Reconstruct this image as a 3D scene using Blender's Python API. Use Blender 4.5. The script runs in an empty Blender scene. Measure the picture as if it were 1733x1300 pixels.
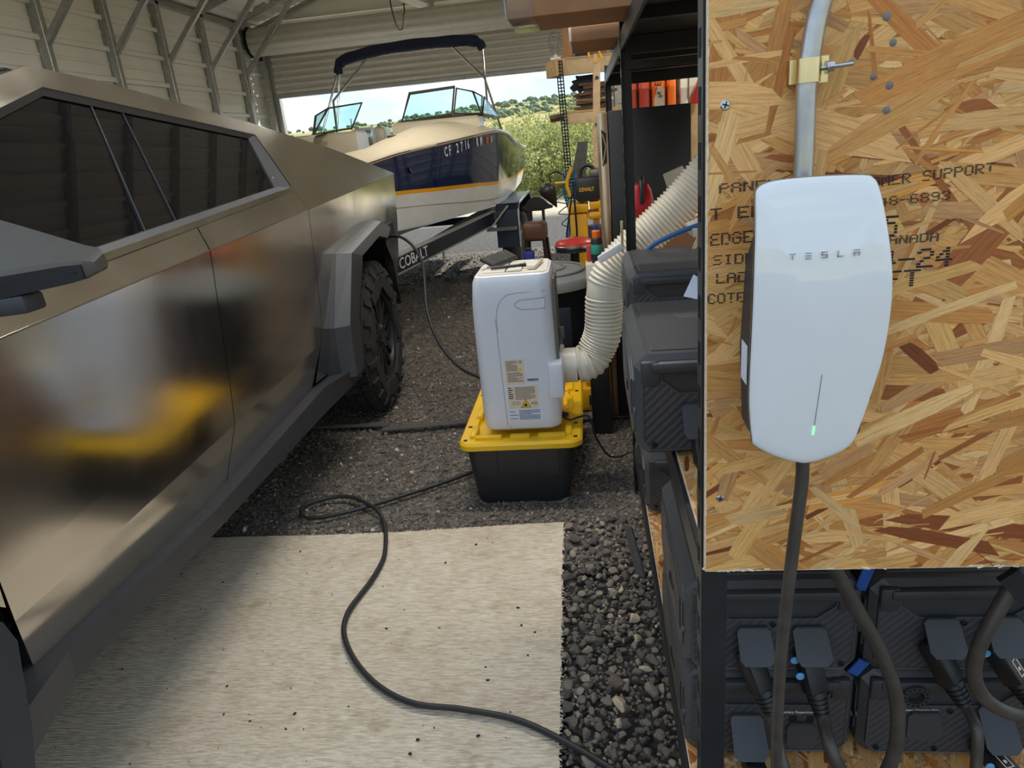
import bpy, bmesh, math, random
import numpy as np
from mathutils import Vector, Matrix, Euler
random.seed(7)
np.random.seed(7)
C = bpy.context.scene.collection
S = bpy.context.scene
R = math.radians

# ------------------------------------------------------------------ camera, sky, sun, exposure
FPX = 1174.0
PITCH, ROLL, YAW = R(19.46), R(5.36), R(7.35)


def camera():
    cd = bpy.data.cameras.new('camera')
    cam = bpy.data.objects.new('camera', cd)
    C.objects.link(cam)
    cp, sp = math.cos(PITCH), math.sin(PITCH)
    f = Vector((0, cp, -sp)); rt = Vector((1, 0, 0)); dn = Vector((0, -sp, -cp))
    cr, sr = math.cos(ROLL), math.sin(ROLL)
    r2 = cr * rt + sr * dn
    d2 = -sr * rt + cr * dn
    m = Matrix((r2, -d2, -f)).transposed()            # camera axes in heading space
    yaw = Matrix.Rotation(YAW, 3, 'Z')                # the garage axis lies to the right of the view
    cam.matrix_world = Matrix.Translation((0, 0, 1.5)) @ (yaw @ m).to_4x4()
    cd.sensor_fit = 'HORIZONTAL'
    cd.sensor_width = 36.0
    cd.lens = FPX / 1733.0 * 36.0
    cd.clip_start = 0.02
    cd.clip_end = 2000
    S.camera = cam


camera()
S.view_settings.view_transform = 'Standard'
S.view_settings.look = 'None'
S.view_settings.gamma = 1.0
S.view_settings.use_curve_mapping = False
S.view_settings.exposure = 0.85

SUN_DIR = Vector((0.70, 0.55, 0.62)).normalized()    # towards the sun


def lighting():
    w = bpy.data.worlds.new('sky')
    S.world = w
    w.use_nodes = True
    nt = w.node_tree
    nt.nodes.clear()
    N = nt.nodes.new
    out = N('ShaderNodeOutputWorld'); bg = N('ShaderNodeBackground')
    tc = N('ShaderNodeTexCoord'); sep = N('ShaderNodeSeparateXYZ')
    nt.links.new(tc.outputs['Generated'], sep.inputs[0])
    ramp = N('ShaderNodeValToRGB')
    e = ramp.color_ramp.elements
    e[0].position = 0.0; e[0].color = (0.50, 0.60, 0.68, 1)
    e[1].position = 0.75; e[1].color = (0.27, 0.40, 0.58, 1)
    x = e.new(0.12); x.color = (0.42, 0.58, 0.74, 1)
    nt.links.new(sep.outputs['Z'], ramp.inputs[0])
    mp = N('ShaderNodeMapping'); mp.inputs['Scale'].default_value = (1.6, 1.6, 5.0)
    nt.links.new(tc.outputs['Generated'], mp.inputs[0])
    no = N('ShaderNodeTexNoise'); no.inputs['Scale'].default_value = 2.6
    no.inputs['Detail'].default_value = 7; no.inputs['Roughness'].default_value = 0.58
    nt.links.new(mp.outputs[0], no.inputs['Vector'])
    cr = N('ShaderNodeValToRGB')
    cr.color_ramp.elements[0].position = 0.46
    cr.color_ramp.elements[1].position = 0.70
    nt.links.new(no.outputs['Fac'], cr.inputs[0])
    mix = N('ShaderNodeMix'); mix.data_type = 'RGBA'
    nt.links.new(cr.outputs['Color'], mix.inputs['Factor'])
    nt.links.new(ramp.outputs['Color'], mix.inputs['A'])
    mix.inputs['B'].default_value = (0.91, 0.90, 0.88, 1)
    nt.links.new(mix.outputs['Result'], bg.inputs['Color'])
    bg.inputs['Strength'].default_value = 1.05
    nt.links.new(bg.outputs[0], out.inputs[0])
    sl = bpy.data.lights.new('sun', 'SUN')
    sl.energy = 4.2
    sl.angle = R(1.0)
    sl.color = (1.0, 0.95, 0.86)
    so = bpy.data.objects.new('sun', sl)
    so.rotation_euler = SUN_DIR.to_track_quat('Z', 'Y').to_euler()
    so.location = (-8, -8, 12)
    C.objects.link(so)


lighting()


# ------------------------------------------------------------------ materials
def lin(c):
    return tuple((x / 12.92 if x <= 0.04045 else ((x + 0.055) / 1.055) ** 2.4) for x in c)


def rgb(r, g, b):
    return lin((r / 255.0, g / 255.0, b / 255.0))


class Mat:
    """a principled material with a small node toolbox"""
    def __init__(s, name, col=(0.5, 0.5, 0.5), rough=0.5, metal=0.0, spec=0.5):
        s.m = bpy.data.materials.new(name)
        s.m.use_nodes = True
        s.nt = s.m.node_tree
        s.b = s.nt.nodes['Principled BSDF']
        s.b.inputs['Base Color'].default_value = (*col, 1)
        s.b.inputs['Roughness'].default_value = rough
        s.b.inputs['Metallic'].default_value = metal
        s.b.inputs['Specular IOR Level'].default_value = spec
        s.m.diffuse_color = (*col, 1)
        s.col = col
        s.rough = rough
        s.tc = None

    def n(s, t, **kw):
        x = s.nt.nodes.new(t)
        for k, v in kw.items():
            if k in x.inputs:
                x.inputs[k].default_value = v
            else:
                setattr(x, k, v)
        return x

    def l(s, a, b):
        s.nt.links.new(a, b)

    def coord(s, scale=(1, 1, 1), rot=(0, 0, 0), kind='Object'):
        if s.tc is None:
            s.tc = s.n('ShaderNodeTexCoord')
        mp = s.n('ShaderNodeMapping')
        mp.inputs['Scale'].default_value = scale
        mp.inputs['Rotation'].default_value = rot
        s.l(s.tc.outputs[kind], mp.inputs[0])
        return mp.outputs[0]

    def noise(s, scale=10, detail=4, stretch=(1, 1, 1), rough=0.55, kind='Object'):
        no = s.n('ShaderNodeTexNoise', Scale=scale, Detail=detail, Roughness=rough)
        s.l(s.coord(stretch, kind=kind), no.inputs['Vector'])
        return no.outputs['Fac']

    def ramp(s, fac, stops):
        r = s.n('ShaderNodeValToRGB')
        e = r.color_ramp.elements
        while len(e) > 1:
            e.remove(e[0])
        e[0].position, e[0].color = stops[0][0], (*stops[0][1], 1)
        for p, c in stops[1:]:
            x = e.new(p); x.color = (*c, 1)
        s.l(fac, r.inputs[0])
        return r.outputs['Color']

    def color(s, sock):
        s.l(sock, s.b.inputs['Base Color'])
        return s

    def vary(s, amount=0.12, scale=8, detail=5, stretch=(1, 1, 1)):
        a = tuple(max(0, x * (1 - amount)) for x in s.col)
        b = tuple(min(1, x * (1 + amount)) for x in s.col)
        return s.color(s.ramp(s.noise(scale, detail, stretch), [(0.3, a), (0.7, b)]))

    def bump(s, sock, strength=0.2, dist=0.002):
        bp = s.n('ShaderNodeBump', Strength=strength, Distance=dist)
        s.l(sock, bp.inputs['Height'])
        s.l(bp.outputs[0], s.b.inputs['Normal'])
        return s

    def roughvar(s, lo, hi, scale=20, stretch=(1, 1, 1)):
        mr = s.n('ShaderNodeMapRange')
        mr.inputs['To Min'].default_value = lo
        mr.inputs['To Max'].default_value = hi
        mr.inputs['From Min'].default_value = 0.3
        mr.inputs['From Max'].default_value = 0.7
        s.l(s.noise(scale, 4, stretch), mr.inputs['Value'])
        s.l(mr.outputs[0], s.b.inputs['Roughness'])
        return s


M = {}


def simple(key, c255, rough=0.5, metal=0.0, spec=0.5, vary=0.08, scale=12, bump=0.0, bscale=200):
    m = Mat(key, rgb(*c255), rough, metal, spec)
    if vary:
        m.vary(vary, scale)
    if bump:
        m.bump(m.noise(bscale, 3), bump, 0.001)
    M[key] = m.m
    return m


# truck
steel = Mat('brushed_stainless', rgb(216, 211, 202), 0.16, 1.0)
steel.vary(0.05, 3.0)
steel.roughvar(0.11, 0.19, 4.0)
steel.bump(steel.noise(60, 3, (1, 12, 0.6)), 0.05, 0.0006)
M['steel'] = steel.m
simple('trim_steel', (205, 200, 190), 0.12, 1.0, vary=0.03)
gl = Mat('privacy_glass', (0.004, 0.004, 0.005), 0.012, 0.0, 0.6)
M['dark_glass'] = gl.m
simple('truck_plastic', (52, 54, 58), 0.5, vary=0.12, bump=0.25, bscale=500)
simple('truck_plastic_grey', (98, 100, 103), 0.42, vary=0.06, bump=0.15, bscale=500)
simple('mirror_plastic', (76, 70, 62), 0.5, vary=0.06, bump=0.2, bscale=500)
simple('truck_black', (14, 15, 18), 0.55, vary=0.1)
simple('tyre_rubber', (46, 45, 44), 0.75, vary=0.2, scale=20, bump=0.2, bscale=180)
simple('wheel_black', (34, 34, 36), 0.42, vary=0.1)
# building
ws = Mat('white_sheet_metal', rgb(236, 233, 224), 0.42, 0.0, 0.5)
ws.vary(0.05, 2.0)
M['sheet'] = ws.m
simple('galvanised_steel', (176, 176, 172), 0.38, 0.75, vary=0.14, scale=25)
simple('jamb_steel', (170, 170, 168), 0.45, 0.4, vary=0.1)
simple('door_slat_steel', (206, 202, 192), 0.45, vary=0.05)
simple('wood_tan', (192, 158, 112), 0.7, vary=0.18, scale=18)
simple('wood_pale', (205, 178, 136), 0.7, vary=0.15, scale=18)
simple('wood_dark', (96, 70, 50), 0.75, vary=0.3, scale=18)
simple('cardboard', (178, 132, 88), 0.8, vary=0.08)
simple('cardboard_brown', (150, 108, 74), 0.8, vary=0.12)
simple('black_steel', (44, 46, 49), 0.38, 0.3, vary=0.15, bump=0.1, bscale=600)
simple('slot_black', (10, 10, 11), 0.6, vary=0)
simple('battery_shell', (72, 72, 74), 0.42, vary=0.06, bump=0.22, bscale=700)
simple('battery_dark', (54, 55, 58), 0.5, vary=0.06, bump=0.2, bscale=700)
simple('cover_grey', (62, 63, 67), 0.5, vary=0.05, bump=0.2, bscale=800)
simple('plug_black', (24, 24, 26), 0.45, vary=0.08)
cf = Mat('carbon_weave', rgb(60, 62, 66), 0.42)
wv = cf.n('ShaderNodeTexWave', Scale=34.0, Distortion=0.0)
wv.wave_type = 'BANDS'; wv.bands_direction = 'DIAGONAL'
cf.l(cf.coord((1, 0, -1)), wv.inputs['Vector'])
cf.color(cf.ramp(wv.outputs['Fac'], [(0.35, rgb(56, 57, 61)), (0.65, rgb(66, 68, 72))]))
cf.bump(wv.outputs['Fac'], 0.35, 0.002)
M['carbon'] = cf.m
simple('cable_black', (38, 38, 39), 0.5, vary=0.15, scale=60, bump=0.1, bscale=400)
simple('cable_worn', (66, 60, 54), 0.42, vary=0.25, scale=30, bump=0.1, bscale=400)
simple('sky_blue', (96, 168, 220), 0.4, vary=0)
simple('blue_tape', (30, 80, 160), 0.6, vary=0.15)
# charger
wg = Mat('white_glass', rgb(226, 228, 230), 0.04, 0.0, 0.55)
wg.b.inputs['Coat Weight'].default_value = 0.5
wg.b.inputs['Coat Roughness'].default_value = 0.01
M['white_glass'] = wg.m
simple('silver_trim', (150, 150, 152), 0.25, 1.0, vary=0)
simple('logo_grey', (164, 166, 168), 0.35, 0.3, vary=0)
g = Mat('green_light', (0.1, 0.8, 0.2), 0.4)
g.b.inputs['Emission Color'].default_value = (0.15, 0.9, 0.25, 1)
g.b.inputs['Emission Strength'].default_value = 1.2
M['green_light'] = g.m
zc_ = Mat('zinc_conduit', rgb(184, 186, 188), 0.34, 0.9)
zc_.vary(0.16, 40, 5, (1, 1, 0.15)); zc_.roughvar(0.25, 0.5, 60)
M['conduit'] = zc_.m
simple('brass_zinc', (214, 198, 156), 0.25, 1.0, vary=0.1)
simple('bolt_zinc', (190, 190, 192), 0.3, 1.0, vary=0.05)
# portable air conditioner and tote
simple('white_plastic', (226, 228, 236), 0.28, vary=0.02)
simple('cream_plastic', (222, 214, 198), 0.4, vary=0.03)
simple('label_paper', (232, 212, 188), 0.6, vary=0.02)
simple('label_white', (226, 232, 244), 0.5, vary=0)
simple('groove_grey', (168, 168, 174), 0.5, vary=0)
simple('print_grey', (120, 108, 98), 0.7, vary=0)
simple('print_black', (24, 24, 26), 0.7, vary=0)
simple('print_blue', (70, 84, 140), 0.7, vary=0)
simple('warning_yellow', (244, 190, 20), 0.5, vary=0)
simple('hose_ivory', (222, 214, 196), 0.5, vary=0.03)
simple('tote_yellow', (246, 196, 24), 0.38, vary=0.04, bump=0.05, bscale=300)
simple('tote_black', (36, 37, 42), 0.42, vary=0.08, bump=0.1, bscale=300)
simple('grey_lid', (120, 126, 126), 0.5, vary=0.08)
simple('navy_plastic', (26, 36, 48), 0.5, vary=0.06)
# boat
simple('navy_gelcoat', (12, 30, 66), 0.08, spec=0.6, vary=0)
simple('boat_yellow', (232, 160, 24), 0.2, vary=0)
simple('boat_white', (214, 214, 208), 0.25, vary=0.03)
simple('boat_cream', (222, 208, 180), 0.3, vary=0.03)
simple('navy_canvas', (26, 34, 58), 0.85, vary=0.2, scale=30, bump=0.3, bscale=120)
simple('stainless_tube', (190, 190, 190), 0.2, 1.0, vary=0)
simple('bronze_frame', (92, 84, 74), 0.35, 0.6, vary=0.05)
tg = Mat('tinted_glass', rgb(176, 226, 222), 0.0)


def see_through(m, tint, ior, gloss=0.0, body=0.0):
    tr = m.n('ShaderNodeBsdfTransparent'); tr.inputs['Color'].default_value = (*tint, 1)
    gl_ = m.n('ShaderNodeBsdfGlossy'); gl_.inputs['Roughness'].default_value = gloss
    lw = m.n('ShaderNodeLayerWeight'); lw.inputs['Blend'].default_value = 0.5
    pw = m.n('ShaderNodeMath', operation='POWER'); m.l(lw.outputs['Facing'], pw.inputs[0]); pw.inputs[1].default_value = 4.0
    fr = m.n('ShaderNodeMath', operation='MULTIPLY_ADD'); m.l(pw.outputs[0], fr.inputs[0]); fr.inputs[1].default_value = 0.8; fr.inputs[2].default_value = 0.04 * ior / 1.45
    mx_ = m.n('ShaderNodeMixShader')
    m.l(fr.outputs[0], mx_.inputs[0]); m.l(tr.outputs[0], mx_.inputs[1]); m.l(gl_.outputs[0], mx_.inputs[2])
    last = mx_
    if body:
        m2 = m.n('ShaderNodeMixShader'); m2.inputs[0].default_value = body
        m.l(mx_.outputs[0], m2.inputs[1]); m.l(m.b.outputs[0], m2.inputs[2]); last = m2
    m.l(last.outputs[0], m.nt.nodes['Material Output'].inputs['Surface'])


see_through(tg, (0.80, 0.96, 0.94), 1.45)
M['tinted_glass'] = tg.m
simple('trailer_navy', (22, 30, 46), 0.3, vary=0.1)
simple('letter_white', (224, 224, 222), 0.5, vary=0)
simple('sticker_red', (196, 70, 62), 0.5, vary=0)
simple('sticker_green', (130, 150, 110), 0.5, vary=0)
# odds and ends
simple('leather_brown', (104, 68, 54), 0.5, vary=0.2)
simple('dark_bronze', (44, 36, 32), 0.4, vary=0.1)
simple('fridge_black', (30, 29, 29), 0.5, vary=0.05, bump=0.1, bscale=300)
simple('fridge_steel', (186, 164, 136), 0.3, 0.8, vary=0.05)  # tan reflected by the stainless door is put into its base colour
simple('can_red', (200, 32, 40), 0.35, vary=0.04)
simple('seat_red', (186, 52, 48), 0.3, vary=0.06)
simple('tool_yellow', (232, 170, 24), 0.4, vary=0.06)
simple('tool_black', (38, 40, 42), 0.5, vary=0.1)
simple('orange_panel', (238, 118, 34), 0.5, vary=0.04)
simple('orange_red_panel', (206, 84, 62), 0.5, vary=0.06)
simple('white_trim', (232, 228, 216), 0.5, vary=0.04)
simple('beige_panel', (180, 152, 116), 0.7, vary=0.1)
simple('teal', (60, 160, 140), 0.4, vary=0.03)
simple('deep_blue', (30, 50, 140), 0.4, vary=0.05)
simple('hose_blue', (40, 96, 150), 0.4, vary=0.1)
simple('air_teal', (30, 92, 120), 0.4, vary=0.1)
simple('dark_bag', (40, 46, 56), 0.7, vary=0.15)
simple('fan_grey', (120, 116, 110), 0.5, 0.4, vary=0.1)
simple('strap_grey', (82, 80, 76), 0.8, vary=0.2, scale=30)
simple('debris', (48, 46, 44), 0.8, vary=0.3, scale=60)
simple('lamp_white', (236, 236, 236), 0.4, vary=0)
pl = Mat('clear_plastic_film', (0.85, 0.85, 0.85), 0.12)
see_through(pl, (0.9, 0.9, 0.9), 1.5, 0.12, 0.07)
M['film'] = pl.m


# ------------------------------------------------------------------ mesh helpers
class MB:
    """collects geometry for ONE mesh object"""
    def __init__(s):
        s.v = []; s.f = []; s.uv = None; s.fc = None

    def add(s, vs, fs):
        o = len(s.v)
        s.v += [tuple(v) for v in vs]
        s.f += [tuple(i + o for i in f) for f in fs]
        return s

    def bm(s, b):
        b.verts.index_update()
        s.add([v.co for v in b.verts], [[v.index for v in f.verts] for f in b.faces])
        b.free()
        return s

    def box(s, c, size, rot=None, bevel=0.0, seg=2):
        b = bmesh.new()
        bmesh.ops.create_cube(b, size=1.0)
        bmesh.ops.scale(b, vec=size, verts=b.verts)
        if bevel > 0:
            bmesh.ops.bevel(b, geom=list(b.edges), offset=min(bevel, min(size) * 0.49), segments=seg, profile=0.5, affect='EDGES')
        m = Matrix.Translation(c)
        if rot:
            m = m @ Euler(rot).to_matrix().to_4x4()
        bmesh.ops.transform(b, matrix=m, verts=b.verts)
        return s.bm(b)

    def prism(s, poly, ext):
        """3D polygon extruded by a vector"""
        n = len(poly)
        e = Vector(ext)
        a = [Vector(p) for p in poly]
        b = [p + e for p in a]
        nrm = Vector((0, 0, 0))
        for i in range(n):
            p, q = a[i], a[(i + 1) % n]
            nrm += p.cross(q)
        flip = nrm.dot(e) > 0
        fs = []
        top = list(range(n)); bot = [i + n for i in range(n)]
        fs.append(top[::-1] if flip else top)
        fs.append(bot if flip else bot[::-1])
        for i in range(n):
            j = (i + 1) % n
            fs.append((i, j, j + n, i + n) if flip else (j, i, i + n, j + n))
        return s.add(a + b, fs)

    def tube(s, pts, r, n=8, cap=True, closed=False):
        pts = [Vector(p) for p in pts]
        k = len(pts)
        rr = r if hasattr(r, '__len__') else [r] * k
        t0 = (pts[1] - pts[0]).normalized()
        up = Vector((0, 0, 1)) if abs(t0.z) < 0.9 else Vector((0, 1, 0))
        nx = t0.cross(up).normalized()
        vs = []
        for i in range(k):
            a = pts[(i - 1) % k] if (closed or i > 0) else pts[i]
            c = pts[(i + 1) % k] if (closed or i < k - 1) else pts[i]
            t = (c - a)
            t = t.normalized() if t.length > 1e-9 else t0
            nx = (nx - t * nx.dot(t))
            nx = nx.normalized() if nx.length > 1e-9 else t.orthogonal().normalized()
            ny = t.cross(nx)
            for j in range(n):
                an = 2 * math.pi * j / n
                vs.append(pts[i] + (nx * math.cos(an) + ny * math.sin(an)) * rr[i])
        fs = []
        for i in range(k if closed else k - 1):
            for j in range(n):
                a = i * n + j; b = i * n + (j + 1) % n
                i2 = (i + 1) % k
                fs.append((a, b, i2 * n + (j + 1) % n, i2 * n + j))
        if cap and not closed:
            fs.append(tuple(range(n - 1, -1, -1)))
            fs.append(tuple((k - 1) * n + j for j in range(n)))
        return s.add(vs, fs)

    def cyl(s, p, q, r, n=12, r2=None):
        return s.tube([p, q], [r, r if r2 is None else r2], n)

    def lathe(s, prof, n=24, mat=None, cap=True):
        """profile of (radius, height) about local Z"""
        m = mat or Matrix.Identity(4)
        vs = []
        for (r, z) in prof:
            for j in range(n):
                a = 2 * math.pi * j / n
                vs.append(m @ Vector((r * math.cos(a), r * math.sin(a), z)))
        fs = []
        for i in range(len(prof) - 1):
            for j in range(n):
                k = (j + 1) % n
                fs.append((i * n + j, i * n + k, (i + 1) * n + k, (i + 1) * n + j))
        if cap:
            fs.append(tuple(range(n - 1, -1, -1)))
            fs.append(tuple((len(prof) - 1) * n + j for j in range(n)))
        return s.add(vs, fs)

    def loft(s, rings, cap=True, closed=True):
        n = len(rings[0])
        vs = [p for r in rings for p in r]
        fs = []
        for i in range(len(rings) - 1):
            for j in range(n if closed else n - 1):
                k = (j + 1) % n
                fs.append((i * n + j, i * n + k, (i + 1) * n + k, (i + 1) * n + j))
        if cap:
            fs.append(tuple(range(n - 1, -1, -1)))
            fs.append(tuple((len(rings) - 1) * n + j for j in range(n)))
        return s.add(vs, fs)

    def build(s, name, mat, parent=None, smooth=35, fix=True):
        me = bpy.data.meshes.new(name)
        me.from_pydata(s.v, [], s.f)
        if fix:
            b = bmesh.new(); b.from_mesh(me)
            bmesh.ops.recalc_face_normals(b, faces=b.faces)
            b.to_mesh(me); b.free()
        if s.uv is not None:
            lay = me.uv_layers.new(name='UVMap')
            lay.data.foreach_set('uv', np.array(s.uv, dtype=np.float32).ravel())
        if s.fc is not None:
            at = me.attributes.new('tint', 'FLOAT_COLOR', 'FACE')
            at.data.foreach_set('color', np.array(s.fc, dtype=np.float32).ravel())
        me.materials.append(M[mat] if isinstance(mat, str) else mat)
        if smooth:
            me.shade_smooth()
            me.set_sharp_from_angle(angle=R(smooth))
        o = bpy.data.objects.new(name, me)
        C.objects.link(o)
        if parent:
            o.parent = parent
        return o


def spline(pts, n=8, closed=False):
    P = [Vector(p) for p in pts]
    out = []
    k = len(P)
    for i in range(k if closed else k - 1):
        if closed:
            a, b, c, d = P[(i - 1) % k], P[i], P[(i + 1) % k], P[(i + 2) % k]
        else:
            a = P[i - 1] if i else P[0] * 2 - P[1]
            b, c = P[i], P[i + 1]
            d = P[i + 2] if i + 2 < k else P[-1] * 2 - P[-2]
        for j in range(n):
            t = j / n
            out.append(0.5 * ((2 * b) + (c - a) * t + (2 * a - 5 * b + 4 * c - d) * t * t + (3 * b - a - 3 * c + d) * t ** 3))
    if not closed:
        out.append(P[-1])
    return out


def tag(o, label=None, cat=None, group=None, kind=None):
    if label: o['label'] = label
    if cat: o['category'] = cat
    if group: o['group'] = group
    if kind: o['kind'] = kind
    return o


def thing(name, label, cat, loc=(0, 0, 0), rz=0.0, group=None):
    o = bpy.data.objects.new(name, None)
    C.objects.link(o)
    o.empty_display_size = 0.1
    o.location = loc
    o.rotation_euler = (0, 0, rz)
    return tag(o, label, cat, group)


def structure(name):
    o = bpy.data.objects.new(name, None)
    C.objects.link(o)
    o['kind'] = 'structure'
    return o


def copy_tree(o, parent=None):
    c = o.copy()
    C.objects.link(c)
    c.parent = parent
    for ch in list(o.children):
        copy_tree(ch, c)
    return c


def text(name, s, size, mat, parent, m, extrude=0.0004, align='LEFT', sx=1.0, bold=0.0):
    """flat lettering as a mesh part; m maps the text plane (x right, y up, z out) to the parent"""
    cu = bpy.data.curves.new(name, 'FONT')
    cu.body = s
    cu.size = size
    cu.extrude = extrude
    cu.offset = bold
    cu.align_x = align
    cu.resolution_u = 2
    o = bpy.data.objects.new(name, cu)
    C.objects.link(o)
    bpy.context.view_layer.update()
    me = bpy.data.meshes.new_from_object(o.evaluated_get(bpy.context.evaluated_depsgraph_get()))
    bpy.data.objects.remove(o)
    bpy.data.curves.remove(cu)
    me.transform(m @ Matrix.Diagonal((sx, 1, 1, 1)))
    me.materials.clear()
    me.materials.append(M[mat])
    me.name = name
    ob = bpy.data.objects.new(name, me)
    C.objects.link(ob)
    ob.parent = parent
    return ob


def frame(o, x, z_out, y=None):
    """matrix from origin, x axis, outward axis"""
    X = Vector(x).normalized(); Z = Vector(z_out).normalized()
    Y = Z.cross(X).normalized()
    X = Y.cross(Z)
    return Matrix.Translation(o) @ Matrix((X, Y, Z)).transposed().to_4x4()


# ------------------------------------------------------------------ the setting
XL, XR, YF, YB, EAVE = -4.34, 2.6, 2.20, 10.0, 3.16
RIDGE_X = (XL + XR) / 2
RISE = 0.32


def corrugated(p0, along, up, width, height, out, pitch=0.23, depth=0.032):
    """ribbed sheet: ribs run along 'along', stacked in 'up' direction"""
    mb = MB()
    along, up, out = Vector(along), Vector(up), Vector(out)
    prof = []
    n = max(1, round(height / pitch))
    p = height / n
    for i in range(n):
        z = i * p
        prof += [(z, 0), (z + p * 0.34, 0), (z + p * 0.35, 0.010), (z + p * 0.43, 0.010), (z + p * 0.46, 0),
                 (z + p * 0.78, 0), (z + p * 0.79, depth), (z + p * 0.94, depth)]
    prof.append((height, 0))
    P0 = Vector(p0)
    vs = []
    for (z, d) in prof:
        a = P0 + up * z + out * d
        vs += [a, a + along * width]
    fs = [(2 * i, 2 * i + 1, 2 * i + 3, 2 * i + 2) for i in range(len(prof) - 1)]
    mb.add(vs, fs)
    return mb


def hat_post(x, y, z0, z1, inward=1, w=0.062, d=0.06):
    mb = MB()
    mb.box((x + inward * d / 2, y, (z0 + z1) / 2), (d, w, z1 - z0), bevel=0.006, seg=1)
    mb.box((x + inward * 0.004, y, (z0 + z1) / 2), (0.008, w + 0.05, z1 - z0))
    return mb


def side_wall(name, x, inward):
    w = structure(name)
    hgt = EAVE
    sh = hgt / 4
    for i in range(4):
        corrugated((x + inward * 0.002 * (i % 2), YF, i * sh), (0, 1, 0), (0, 0, 1), YB - YF, sh, (inward, 0, 0)).build('panel', 'sheet', w, smooth=0, fix=False)
    mb = MB(); mb.box((x - inward * 0.06, (YF + YB) / 2, EAVE / 2), (0.03, YB - YF, EAVE))
    mb.build('outer_sheet', 'sheet', w)
    ys = [5.84 + 0.884 * k for k in range(-4, 5)]
    for y in ys:
        if y > 9.6:
            continue
        hat_post(x + inward * 0.02, y, 0, EAVE, inward).build('post', 'galvanised_steel', w)
        b = MB()
        a = Vector((x + inward * 0.06, y, 2.55)); c = a + Vector((inward * 1.0, 0, 1.02))
        dr = (c - a).normalized()
        mid = (a + c) / 2
        L = (c - a).length
        b.box(mid, (L, 0.05, 0.05), rot=(0, -math.atan2(dr.z, dr.x), 0), bevel=0.004, seg=1)
        b.build('brace', 'galvanised_steel', w)
    mb = MB(); mb.box((x + inward * 0.05, (YF + YB) / 2, EAVE - 0.03), (0.06, YB - YF, 0.06), bevel=0.004, seg=1)
    mb.build('eave_beam', 'galvanised_steel', w)
    mb = MB(); mb.box((x + inward * 0.05, (YF + YB) / 2, 0.03), (0.06, YB - YF, 0.06), bevel=0.004, seg=1)
    mb.build('base_rail', 'galvanised_steel', w)
    return w


side_wall('wall_left', XL, 1)
side_wall('wall_right', XR, -1)


def ceiling():
    c = structure('ceiling')
    half = (XR - XL) / 2 + 0.1
    zr = EAVE + half * RISE
    L = math.hypot(half, half * RISE)
    for sgn in (-1, 1):
        x0 = RIDGE_X + sgn * half
        slope = Vector((-sgn * half, 0, half * RISE)).normalized()
        out = Vector((-sgn * slope.z, 0, -abs(slope.x)))
        n = 4
        for i in range(n):
            corrugated(Vector((x0, YF, EAVE)) + slope * (i * L / n) + out * (0.002 * (i % 2)), (0, 1, 0), slope, YB - YF + 0.2, L / n, out).build('panel', 'sheet', c, smooth=0, fix=False)
        mb = MB()
        a = Vector((x0, 0, EAVE + 0.06)); b = Vector((RIDGE_X, 0, zr + 0.06))
        mb.prism([a + Vector((0, YF, 0)), b + Vector((0, YF, 0)), b + Vector((0, YB + 0.2, 0)), a + Vector((0, YB + 0.2, 0))], (0, 0, 0.02))
        mb.build('outer_sheet', 'sheet', c)
    for k in range(-4, 5):
        y = 5.84 + 0.884 * k
        for sgn in (-1, 1):
            a = Vector((RIDGE_X + sgn * half, y, EAVE - 0.05)); b = Vector((RIDGE_X, y, zr - 0.05))
            m = (a + b) / 2
            mb = MB(); mb.box(m, (L, 0.06, 0.06), rot=(0, -math.atan2((b - a).z, (b - a).x), 0), bevel=0.004, seg=1)
            mb.build('rafter', 'galvanised_steel', c)


ceiling()


def back_wall():
    w = structure('wall_back')
    zr = EAVE + ((XR - XL) / 2) * RISE
    # gable above the door, ribbed horizontally
    n = 6
    z0 = 3.02
    step = 0.24
    z = z0
    while z < zr:
        z1 = min(z + step, zr)
        def span(zz):
            if zz <= EAVE: return XL, XR
            d = (zz - EAVE) / RISE
            return XL + d, XR - d
        a0, b0 = span(z); a1, b1 = span(z1)
        zm = z1 - 0.035
        am, bm_ = span(zm)
        mb = MB()
        vs = [(a0, YB, z), (b0, YB, z), (am, YB, zm), (bm_, YB, zm), (am, YB - 0.018, zm + 0.01), (bm_, YB - 0.018, zm + 0.01), (a1, YB, z1), (b1, YB, z1)]
        mb.add(vs, [(0, 1, 3, 2), (2, 3, 5, 4), (4, 5, 7, 6)])
        mb.build('panel', 'sheet', w, smooth=0, fix=False)
        z = z1
    for x in (-1.87, 0.1):
        mb = MB(); mb.box((x, YB - 0.05, 3.6), (0.06, 0.06, 1.1), bevel=0.004, seg=1)
        mb.build('post', 'galvanised_steel', w)
    for sgn in (-1, 1):
        half = (XR - XL) / 2
        a = Vector((RIDGE_X + sgn * half, YB - 0.06, EAVE - 0.03)); b = Vector((RIDGE_X, YB - 0.06, zr - 0.03))
        m = (a + b) / 2
        mb = MB(); mb.box(m, ((b - a).length, 0.06, 0.06), rot=(0, -math.atan2((b - a).z, (b - a).x), 0), bevel=0.004, seg=1)
        mb.build('rafter', 'galvanised_steel', w)
    corrugated((XL, YB, 0), (1, 0, 0), (0, 0, 1), 0.2, 3.02, (0, -1, 0)).build('panel', 'sheet', w, smooth=0, fix=False)
    corrugated((0.35, YB, 0), (1, 0, 0), (0, 0, 1), XR - 0.35, 3.02, (0, -1, 0)).build('panel', 'sheet', w, smooth=0, fix=False)


back_wall()


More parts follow.
